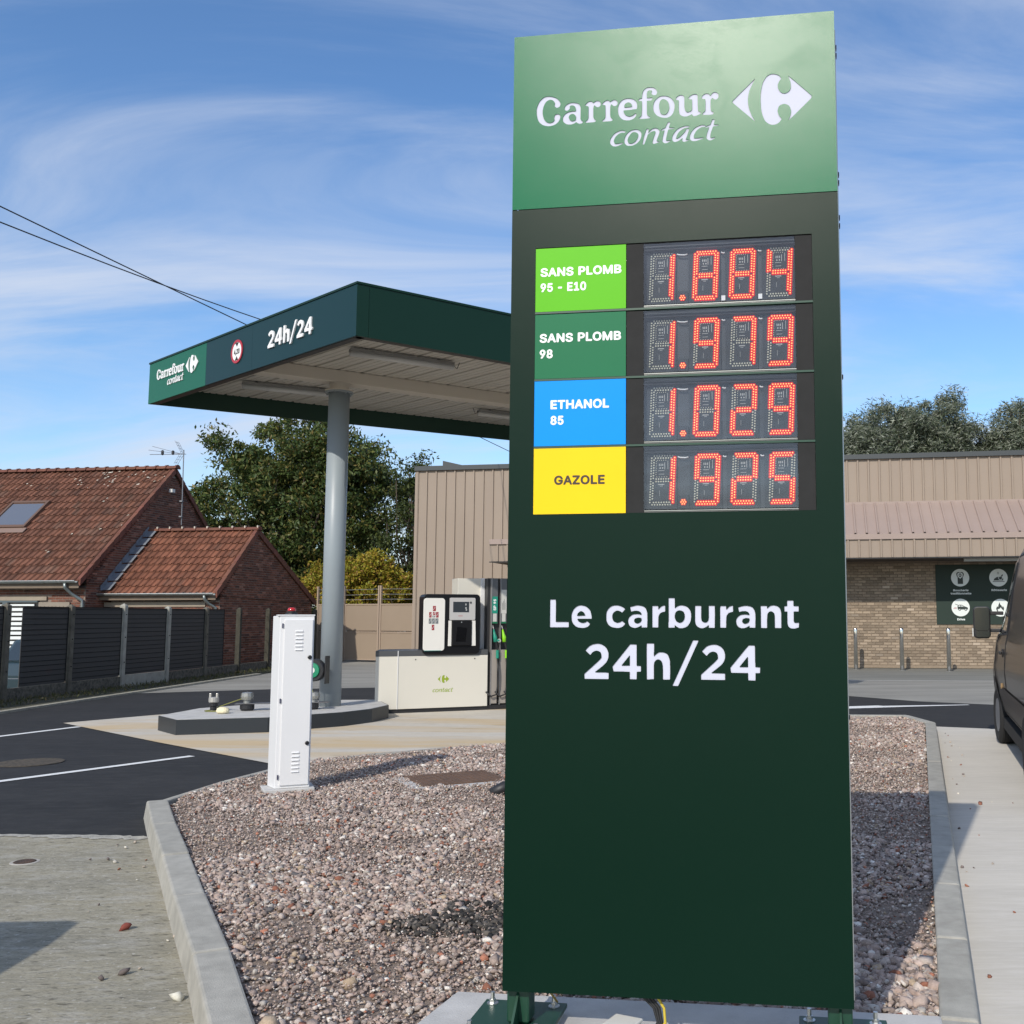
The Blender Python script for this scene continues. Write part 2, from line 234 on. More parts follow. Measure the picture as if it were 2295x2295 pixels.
# lettering traced as outlines
LOGO={"car":[[1344,6701,1359,6701,1372,6705,1392,6714,1396,6722,1395,6725,1393,6729,1378,6735,1376,6742,1375,6762,1374,6770,1374,6852,1372,6858,1369,6863,1364,6866,1357,6867,1348,6867,1335,6865,1321,6857,1311,6848,1308,6840,1310,6834,1317,6830,1330,6830,1333,6825,1334,6756,1332,6750,1327,6744,1320,6739,1308,6735,1300,6734,1295,6736,1286,6744,1281,6753,1277,6774,1277,6836,1276,6848,1273,6856,1268,6863,1261,6867,1252,6869,1243,6867,1232,6863,1225,6859,1218,6852,1214,6839,1214,6836,1218,6832,1233,6830,1236,6828,1236,6756,1239,6737,1242,6725,1246,6719,1254,6712,1262,6707,1274,6703,1286,6702,1298,6703,1312,6708,1332,6717,1333,6716,1338,6706],[265,6702,283,6702,304,6706,319,6712,330,6719,342,6731,350,6744,356,6762,356,6774,352,6782,342,6790,333,6792,323,6790,316,6786,312,6778,309,6762,313,6748,309,6741,306,6737,294,6730,283,6727,271,6727,258,6732,247,6740,238,6750,233,6759,226,6779,222,6804,222,6824,227,6851,234,6870,244,6887,254,6897,268,6904,277,6906,288,6904,298,6900,309,6890,314,6879,314,6869,310,6860,310,6856,312,6853,320,6845,328,6840,334,6840,343,6843,351,6849,355,6856,356,6862,356,6869,355,6875,349,6888,336,6906,327,6913,314,6921,292,6929,273,6933,249,6933,238,6931,225,6925,216,6918,204,6906,196,6896,188,6880,179,6857,175,6836,176,6806,178,6789,182,6772,187,6758,193,6744,203,6731,211,6724,222,6715,241,6707],[1457,6702,1465,6702,1483,6704,1487,6707,1489,6712,1487,6722,1477,6726,1472,6731,1469,6735,1468,6742,1467,6759,1467,6806,1470,6819,1477,6826,1480,6828,1484,6826,1497,6816,1503,6815,1509,6815,1514,6817,1519,6822,1523,6828,1525,6837,1525,6849,1522,6857,1516,6864,1508,6869,1498,6872,1492,6871,1483,6866,1476,6860,1467,6847,1465,6846,1459,6857,1453,6862,1441,6866,1432,6865,1424,6862,1414,6856,1407,6849,1403,6840,1404,6833,1408,6828,1414,6826,1425,6824,1429,6822,1431,6807,1430,6740,1426,6731,1410,6718,1407,6713,1407,6710,1411,6707,1420,6704],[419,6704,439,6703,452,6706,465,6711,476,6719,478,6718,484,6712,490,6708,502,6704,516,6705,522,6707,526,6712,528,6716,527,6720,513,6730,508,6741,509,6826,504,6842,500,6850,495,6857,484,6864,469,6868,451,6871,435,6871,427,6869,409,6862,400,6856,393,6849,389,6840,387,6828,392,6818,394,6815,400,6812,405,6811,410,6811,419,6816,423,6821,427,6828,427,6844,432,6848,441,6850,452,6849,462,6844,466,6839,469,6834,473,6822,473,6807,471,6804,444,6805,424,6802,412,6799,403,6794,394,6789,386,6780,379,6771,375,6758,375,6743,376,6736,381,6726,391,6716,397,6712,406,6707],[852,6704,874,6703,890,6707,901,6712,909,6718,919,6728,924,6740,924,6749,921,6753,916,6754,913,6752,902,6742,891,6737,874,6733,862,6736,848,6743,840,6751,835,6758,831,6767,829,6781,832,6782,890,6783,896,6785,920,6785,925,6786,928,6789,930,6801,930,6819,927,6830,923,6842,918,6849,912,6855,900,6864,889,6868,878,6871,855,6873,835,6870,828,6867,817,6861,802,6846,795,6833,789,6814,787,6803,788,6777,791,6759,795,6748,803,6732,816,6719,822,6714,831,6709],[1131,6704,1149,6703,1164,6707,1177,6714,1187,6724,1195,6736,1201,6752,1205,6772,1206,6795,1203,6810,1195,6830,1184,6845,1177,6853,1166,6860,1154,6866,1136,6871,1124,6872,1111,6872,1095,6868,1081,6860,1066,6846,1058,6836,1053,6822,1049,6804,1048,6783,1051,6765,1055,6754,1063,6740,1074,6727,1081,6721,1099,6712,1112,6707],[679,6707,730,6707,741,6708,746,6711,748,6713,748,6720,735,6734,733,6738,731,6746,730,6759,730,6803,731,6819,734,6831,739,6836,742,6835,746,6830,750,6826,756,6822,763,6820,774,6822,781,6828,785,6837,785,6848,777,6862,770,6867,762,6870,753,6869,741,6863,729,6855,727,6856,722,6863,718,6867,708,6870,700,6868,692,6865,682,6858,670,6845,669,6842,670,6839,682,6834,691,6833,693,6831,694,6827,695,6765,694,6742,692,6736,689,6730,675,6720,672,6716,671,6712,673,6710],[961,6707,1011,6707,1023,6709,1026,6710,1027,6712,1027,6716,1025,6718,1008,6730,1004,6736,1002,6747,1002,6840,1003,6842,1005,6843,1028,6843,1035,6845,1041,6850,1044,6860,1042,6862,1038,6865,1005,6865,1002,6866,1001,6893,1003,6903,1007,6915,1014,6920,1023,6922,1036,6920,1040,6916,1040,6914,1036,6908,1036,6904,1036,6894,1039,6890,1044,6886,1053,6882,1064,6882,1070,6884,1075,6890,1077,6898,1078,6903,1076,6910,1070,6924,1065,6931,1053,6939,1042,6943,1029,6945,1011,6945,1000,6943,993,6939,983,6932,977,6924,973,6915,968,6897,965,6867,963,6865,954,6865,946,6862,941,6857,940,6852,940,6849,944,6845,962,6845,964,6843,965,6842,966,6825,966,6782,964,6742,962,6735,960,6730,955,6725,946,6719,943,6714,944,6712,946,6710],[555,6708,602,6708,614,6709,620,6712,622,6714,623,6719,622,6723,609,6735,605,6746,604,6759,604,6809,605,6822,608,6832,610,6836,613,6837,616,6836,620,6831,626,6826,634,6822,642,6822,646,6823,651,6826,655,6830,659,6838,659,6850,656,6856,652,6863,648,6867,643,6870,632,6872,625,6871,602,6857,595,6866,590,6870,585,6871,574,6871,567,6868,556,6861,544,6848,542,6844,544,6840,554,6837,564,6834,566,6832,568,6827,568,6748,566,6740,562,6732,558,6728,549,6722,546,6718,545,6716,547,6711],[1126,6727,1118,6730,1109,6735,1105,6739,1100,6747,1094,6771,1092,6782,1092,6806,1097,6828,1103,6838,1112,6845,1118,6847,1122,6847,1130,6845,1146,6837,1155,6827,1160,6816,1164,6806,1166,6790,1167,6779,1164,6764,1161,6756,1155,6743,1150,6737,1141,6730,1130,6727],[446,6729,436,6732,428,6738,422,6750,420,6755,420,6761,423,6771,429,6778,439,6783,450,6784,454,6783,460,6780,467,6774,473,6765,475,6754,473,6742,468,6734,458,6730,452,6728],[836,6805,835,6807,834,6812,837,6825,842,6832,849,6837,860,6841,866,6841,876,6838,883,6834,891,6821,892,6809,890,6807,864,6805]],"con":[[866,6509,891,6509,903,6511,914,6516,927,6523,939,6533,951,6548,957,6561,961,6574,962,6590,961,6599,956,6610,948,6619,939,6626,930,6629,921,6631,905,6630,888,6626,880,6622,870,6616,861,6609,850,6595,845,6587,840,6574,836,6560,835,6545,838,6533,842,6525,850,6516,858,6511],[1133,6510,1145,6510,1151,6511,1167,6520,1174,6525,1176,6527,1175,6530,1173,6532,1149,6529,1144,6530,1142,6533,1142,6543,1145,6556,1152,6590,1158,6611,1161,6613,1170,6614,1198,6616,1200,6617,1202,6620,1200,6623,1197,6625,1164,6627,1163,6629,1169,6648,1173,6659,1172,6665,1166,6670,1161,6670,1157,6669,1155,6666,1151,6659,1137,6628,1117,6620,1107,6614,1105,6611,1106,6608,1109,6605,1126,6609,1130,6609,1131,6608,1118,6557,1115,6533,1116,6526,1121,6518,1127,6513],[1455,6510,1466,6509,1472,6510,1496,6523,1498,6527,1497,6531,1493,6531,1478,6528,1469,6528,1464,6531,1463,6534,1464,6550,1470,6574,1484,6611,1487,6613,1520,6616,1523,6618,1523,6622,1520,6625,1498,6625,1490,6627,1489,6629,1494,6649,1496,6658,1495,6665,1490,6668,1482,6667,1480,6665,1478,6662,1464,6627,1448,6623,1429,6615,1428,6614,1428,6609,1432,6606,1454,6610,1456,6609,1449,6590,1440,6563,1435,6537,1435,6532,1440,6521,1448,6514],[763,6512,773,6511,792,6515,808,6521,822,6528,825,6531,825,6533,824,6536,820,6537,802,6534,776,6531,767,6533,764,6535,762,6538,757,6551,761,6566,766,6576,774,6589,782,6596,789,6602,803,6609,816,6613,822,6613,837,6611,842,6613,844,6616,844,6620,842,6624,837,6626,820,6630,810,6630,792,6626,783,6622,771,6616,761,6609,752,6600,738,6581,733,6572,730,6558,729,6545,732,6536,737,6527,745,6519,755,6513],[974,6512,980,6511,984,6515,1001,6562,1008,6585,1031,6602,1041,6607,1050,6609,1059,6609,1064,6605,1065,6600,1064,6592,1054,6566,1043,6528,1043,6521,1044,6518,1050,6512,1056,6511,1090,6521,1092,6524,1090,6527,1076,6531,1074,6532,1073,6534,1077,6546,1090,6580,1094,6594,1094,6602,1093,6608,1090,6614,1085,6621,1077,6627,1068,6631,1060,6631,1052,6629,1037,6624,1030,6618,1012,6599,1012,6603,1015,6618,1015,6624,1013,6627,1010,6629,1006,6630,1002,6629,1000,6628,997,6624,981,6575,970,6521,970,6515],[1272,6512,1276,6511,1288,6514,1305,6519,1308,6522,1307,6525,1305,6526,1299,6528,1288,6528,1285,6530,1293,6548,1309,6596,1309,6604,1306,6608,1304,6610,1295,6610,1290,6608,1288,6605,1281,6588,1275,6581,1261,6567,1243,6551,1232,6544,1226,6541,1218,6540,1217,6540,1215,6543,1220,6560,1227,6574,1233,6583,1239,6591,1248,6598,1264,6609,1275,6614,1281,6616,1306,6617,1311,6620,1312,6626,1310,6629,1290,6632,1281,6632,1263,6628,1246,6622,1234,6616,1219,6606,1204,6588,1193,6570,1188,6556,1187,6548,1187,6538,1189,6528,1196,6519,1202,6516,1211,6515,1227,6519,1238,6524,1246,6530,1262,6542,1262,6540,1260,6530,1260,6522,1264,6515,1268,6513],[1339,6512,1355,6511,1367,6513,1409,6526,1414,6530,1414,6533,1410,6536,1379,6533,1364,6533,1348,6535,1345,6537,1344,6539,1344,6549,1345,6555,1349,6564,1357,6579,1364,6588,1371,6595,1385,6605,1398,6612,1407,6614,1419,6614,1428,6615,1430,6618,1430,6622,1426,6627,1409,6630,1398,6630,1390,6628,1373,6622,1359,6615,1345,6605,1336,6594,1325,6578,1316,6557,1315,6546,1316,6534,1320,6525,1324,6519,1330,6515],[878,6526,872,6528,867,6531,863,6537,861,6543,859,6554,861,6561,865,6573,880,6596,891,6607,902,6611,912,6611,918,6609,925,6606,932,6602,935,6598,938,6593,939,6587,938,6579,934,6567,928,6555,921,6545,915,6539,904,6531,891,6526]],"emb":[[1906,6594,1925,6594,1936,6597,1949,6603,1955,6607,1963,6615,1975,6632,1975,6634,1974,6636,1962,6653,1954,6667,1949,6683,1947,6695,1949,6707,1954,6724,1959,6731,1967,6737,1985,6744,1999,6744,2006,6742,2017,6737,2027,6730,2035,6718,2042,6696,2043,6680,2038,6657,2034,6646,2023,6622,2023,6619,2050,6642,2131,6719,2156,6743,2190,6777,2189,6779,2187,6782,2191,6785,2192,6788,2183,6799,2165,6818,2069,6914,2061,6921,2030,6951,2028,6953,2026,6953,2027,6950,2040,6911,2044,6893,2044,6872,2043,6862,2037,6846,2028,6836,2015,6828,2002,6824,1994,6824,1982,6828,1967,6839,1959,6851,1953,6864,1951,6876,1951,6888,1952,6896,1961,6916,1976,6935,1976,6938,1966,6956,1958,6963,1943,6971,1925,6976,1907,6977,1896,6974,1884,6969,1872,6960,1861,6946,1850,6928,1843,6910,1838,6891,1833,6866,1828,6826,1828,6813,1827,6806,1827,6770,1828,6764,1829,6728,1833,6700,1838,6677,1847,6651,1854,6634,1862,6622,1874,6610,1883,6604,1895,6598],[1782,6632,1784,6630,1785,6633,1761,6678,1747,6717,1742,6737,1738,6760,1737,6777,1737,6804,1741,6833,1748,6861,1761,6892,1789,6948,1787,6949,1778,6941,1732,6896,1673,6841,1628,6796,1626,6792,1626,6790,1625,6789,1624,6786,1634,6774,1666,6743]],"carb":[[1995,3016,2014,3016,2038,3023,2040,3026,2041,3042,2041,3053,2040,3056,2028,3054,2015,3054,2012,3056,2008,3060,2006,3069,2007,3129,2009,3131,2037,3131,2040,3132,2041,3165,2038,3167,2016,3167,2008,3168,2006,3171,2006,3184,2006,3202,2004,3205,1966,3205,1964,3202,1964,3170,1961,3168,1947,3167,1945,3165,1945,3132,1948,3131,1962,3131,1965,3129,1965,3128,1964,3120,1964,3056,1966,3044,1968,3035,1973,3027,1979,3022,1986,3018],[1226,3018,1247,3018,1266,3023,1281,3032,1289,3041,1295,3050,1300,3059,1304,3071,1307,3093,1307,3113,1305,3123,1302,3135,1295,3147,1291,3153,1281,3163,1266,3170,1248,3174,1229,3174,1215,3169,1208,3165,1198,3157,1196,3156,1194,3157,1194,3189,1194,3208,1193,3222,1191,3225,1155,3225,1151,3224,1151,3066,1149,3058,1149,3024,1150,3023,1152,3021,1191,3022,1193,3024,1193,3036,1194,3039,1208,3027],[1374,3018,1389,3018,1398,3021,1413,3028,1426,3039,1428,3036,1428,3023,1430,3021,1466,3020,1469,3022,1470,3092,1471,3100,1470,3169,1468,3171,1463,3171,1433,3171,1429,3170,1429,3090,1427,3077,1424,3068,1418,3061,1412,3058,1404,3056,1398,3057,1389,3061,1383,3065,1380,3069,1378,3075,1376,3090,1377,3170,1373,3171,1338,3171,1335,3170,1334,3070,1337,3050,1341,3040,1350,3029,1364,3021],[1652,3018,1667,3018,1674,3019,1689,3025,1706,3035,1707,3034,1707,3024,1709,3022,1743,3021,1746,3023,1747,3074,1748,3081,1747,3118,1743,3135,1739,3144,1732,3155,1725,3161,1712,3166,1692,3170,1674,3170,1645,3164,1634,3160,1631,3158,1637,3131,1638,3129,1641,3129,1654,3133,1664,3134,1676,3134,1685,3133,1694,3130,1697,3128,1705,3120,1707,3113,1707,3108,1706,3107,1684,3111,1671,3111,1653,3109,1644,3106,1635,3100,1624,3089,1619,3080,1616,3068,1618,3052,1621,3040,1626,3033,1632,3027,1638,3023],[534,3020,545,3019,556,3020,568,3023,580,3027,590,3035,597,3045,597,3048,581,3063,576,3066,566,3058,551,3054,540,3054,531,3057,519,3063,514,3067,508,3078,508,3082,512,3083,608,3083,609,3086,609,3099,605,3118,601,3134,591,3149,576,3163,567,3168,557,3172,538,3176,528,3176,520,3175,505,3170,494,3162,482,3150,478,3144,469,3125,465,3107,466,3082,468,3069,471,3060,480,3045,490,3035,498,3029,513,3023],[782,3020,794,3019,804,3020,821,3025,831,3031,842,3042,846,3047,846,3050,825,3067,809,3059,795,3055,788,3055,782,3057,769,3063,762,3070,756,3086,755,3101,758,3114,763,3124,767,3128,779,3136,786,3139,797,3139,807,3136,814,3133,824,3126,826,3127,835,3137,842,3144,844,3148,845,3150,838,3157,828,3164,810,3171,795,3175,771,3175,754,3171,741,3164,726,3149,718,3136,714,3122,713,3111,713,3080,714,3070,720,3056,728,3042,737,3034,742,3030,760,3023],[909,3020,917,3019,929,3022,944,3028,959,3037,961,3036,961,3026,963,3023,998,3023,1001,3024,1002,3065,1003,3072,1002,3082,1002,3119,998,3136,991,3153,984,3161,975,3167,958,3172,939,3175,929,3175,915,3172,893,3167,882,3164,881,3161,888,3133,891,3132,912,3138,929,3138,939,3136,946,3134,954,3128,959,3122,961,3117,961,3112,959,3110,944,3114,933,3115,912,3114,900,3111,893,3108,885,3102,874,3091,870,3083,867,3072,868,3060,872,3044,877,3035,884,3029,896,3023],[1787,3020,1822,3019,1826,3021,1826,3078,1827,3086,1828,3102,1830,3114,1832,3119,1839,3127,1843,3130,1851,3132,1857,3132,1862,3130,1868,3126,1874,3120,1876,3117,1879,3101,1879,3023,1880,3020,1918,3019,1922,3020,1922,3081,1923,3114,1922,3126,1918,3140,1914,3152,1907,3160,1902,3164,1894,3168,1881,3171,1870,3173,1860,3171,1851,3169,1844,3165,1829,3151,1828,3153,1827,3166,1826,3169,1786,3169,1784,3166,1784,3160,1785,3152,1785,3023],[1508,3022,1544,3021,1547,3023,1548,3072,1549,3078,1549,3093,1552,3104,1558,3113,1565,3121,1574,3125,1593,3130,1596,3132,1595,3171,1593,3172,1577,3167,1568,3163,1551,3145,1549,3147,1548,3166,1546,3169,1512,3169,1509,3167,1507,3152,1507,3026],[1038,3023,1074,3023,1078,3024,1079,3089,1080,3099,1084,3108,1088,3116,1096,3123,1107,3128,1125,3132,1127,3135,1126,3173,1125,3174,1119,3174,1107,3170,1097,3165,1080,3147,1079,3149,1078,3167,1076,3171,1041,3171,1037,3170,1037,3028],[312,3024,442,3024,446,3026,446,3057,444,3061,357,3061,353,3062,353,3125,353,3201,351,3216,350,3218,346,3218,315,3218,311,3216,311,3029],[1674,3048,1665,3052,1660,3057,1657,3063,1658,3072,1663,3080,1670,3084,1683,3087,1691,3087,1706,3085,1707,3083,1708,3080,1708,3074,1704,3062,1701,3057,1691,3051,1680,3048],[929,3051,921,3053,916,3056,912,3059,909,3068,910,3075,913,3081,920,3086,930,3089,941,3091,952,3089,960,3087,962,3080,961,3070,957,3063,951,3057,940,3052,934,3050],[1224,3055,1212,3060,1207,3064,1201,3070,1194,3087,1193,3094,1193,3102,1196,3117,1201,3128,1205,3132,1217,3139,1223,3140,1232,3140,1245,3136,1251,3133,1255,3129,1258,3123,1262,3112,1263,3096,1259,3078,1254,3069,1247,3062,1240,3058,1230,3055],[506,3104,505,3105,505,3108,511,3122,518,3128,526,3134,533,3136,539,3135,546,3131,553,3126,558,3119,563,3108,562,3105,527,3104,520,3103]],"h24":[[1177,2625,1211,2624,1214,2625,1216,2627,1355,2927,1356,2934,1353,2935,1322,2935,1318,2933,1178,2631,1177,2627],[1697,2666,1739,2665,1743,2666,1744,2714,1746,2715,1770,2715,1774,2717,1776,2751,1774,2753,1773,2754,1746,2755,1745,2756,1743,2758,1743,2781,1742,2788,1742,2884,1740,2900,1737,2901,1700,2901,1679,2877,1580,2758,1575,2751,1574,2747,1578,2721,1581,2716,1693,2715,1694,2712,1694,2685,1695,2668],[1111,2667,1131,2666,1138,2667,1156,2667,1158,2669,1159,2670,1159,2696,1160,2704,1160,2759,1159,2766,1159,2793,1155,2808,1147,2830,1140,2840,1129,2847,1112,2852,1103,2853,1092,2853,1082,2851,1072,2846,1056,2833,1052,2827,1049,2826,1048,2827,1047,2850,1049,2859,1049,2909,1048,2912,1046,2913,1001,2913,998,2912,997,2855,998,2669,1000,2667,1018,2667,1025,2669,1044,2669,1047,2670,1047,2765,1050,2783,1054,2790,1062,2799,1071,2803,1079,2804,1086,2802,1095,2797,1101,2789,1106,2778,1109,2760,1109,2745,1110,2739,1110,2670],[562,2668,725,2667,729,2668,730,2669,731,2708,729,2711,706,2713,654,2713,636,2714,635,2716,687,2756,710,2778,720,2792,725,2805,728,2813,729,2823,729,2842,728,2850,724,2861,718,2874,709,2886,700,2894,690,2900,678,2906,659,2910,647,2910,628,2907,617,2905,604,2899,594,2893,579,2879,568,2866,567,2864,569,2861,599,2833,602,2834,614,2849,627,2858,640,2862,648,2862,659,2859,669,2854,674,2849,678,2838,680,2819,679,2814,675,2808,658,2790,560,2703,559,2699,559,2688,560,2682,560,2670],[881,2668,923,2667,927,2669,928,2717,930,2719,954,2720,957,2722,957,2756,957,2757,954,2759,930,2759,929,2759,927,2762,927,2904,924,2905,909,2906,881,2906,861,2881,761,2758,758,2752,764,2723,767,2720,836,2720,843,2719,878,2718,879,2715,879,2672],[1374,2668,1533,2667,1537,2669,1537,2708,1535,2711,1449,2713,1445,2714,1445,2715,1492,2752,1507,2764,1518,2775,1530,2792,1537,2812,1538,2820,1538,2841,1533,2859,1528,2871,1515,2887,1502,2896,1488,2902,1478,2905,1463,2906,1443,2904,1425,2899,1413,2893,1407,2888,1381,2862,1381,2860,1383,2858,1410,2831,1413,2830,1429,2848,1440,2855,1451,2858,1463,2858,1470,2856,1480,2851,1485,2844,1489,2834,1489,2824,1491,2817,1489,2811,1480,2800,1463,2783,1374,2703,1373,2699,1373,2673],[1638,2755,1637,2757,1639,2760,1655,2780,1687,2819,1691,2823,1693,2823,1694,2817,1694,2756,1690,2755],[824,2760,822,2762,823,2764,874,2826,878,2830,879,2829,879,2825,879,2762,875,2761]]}
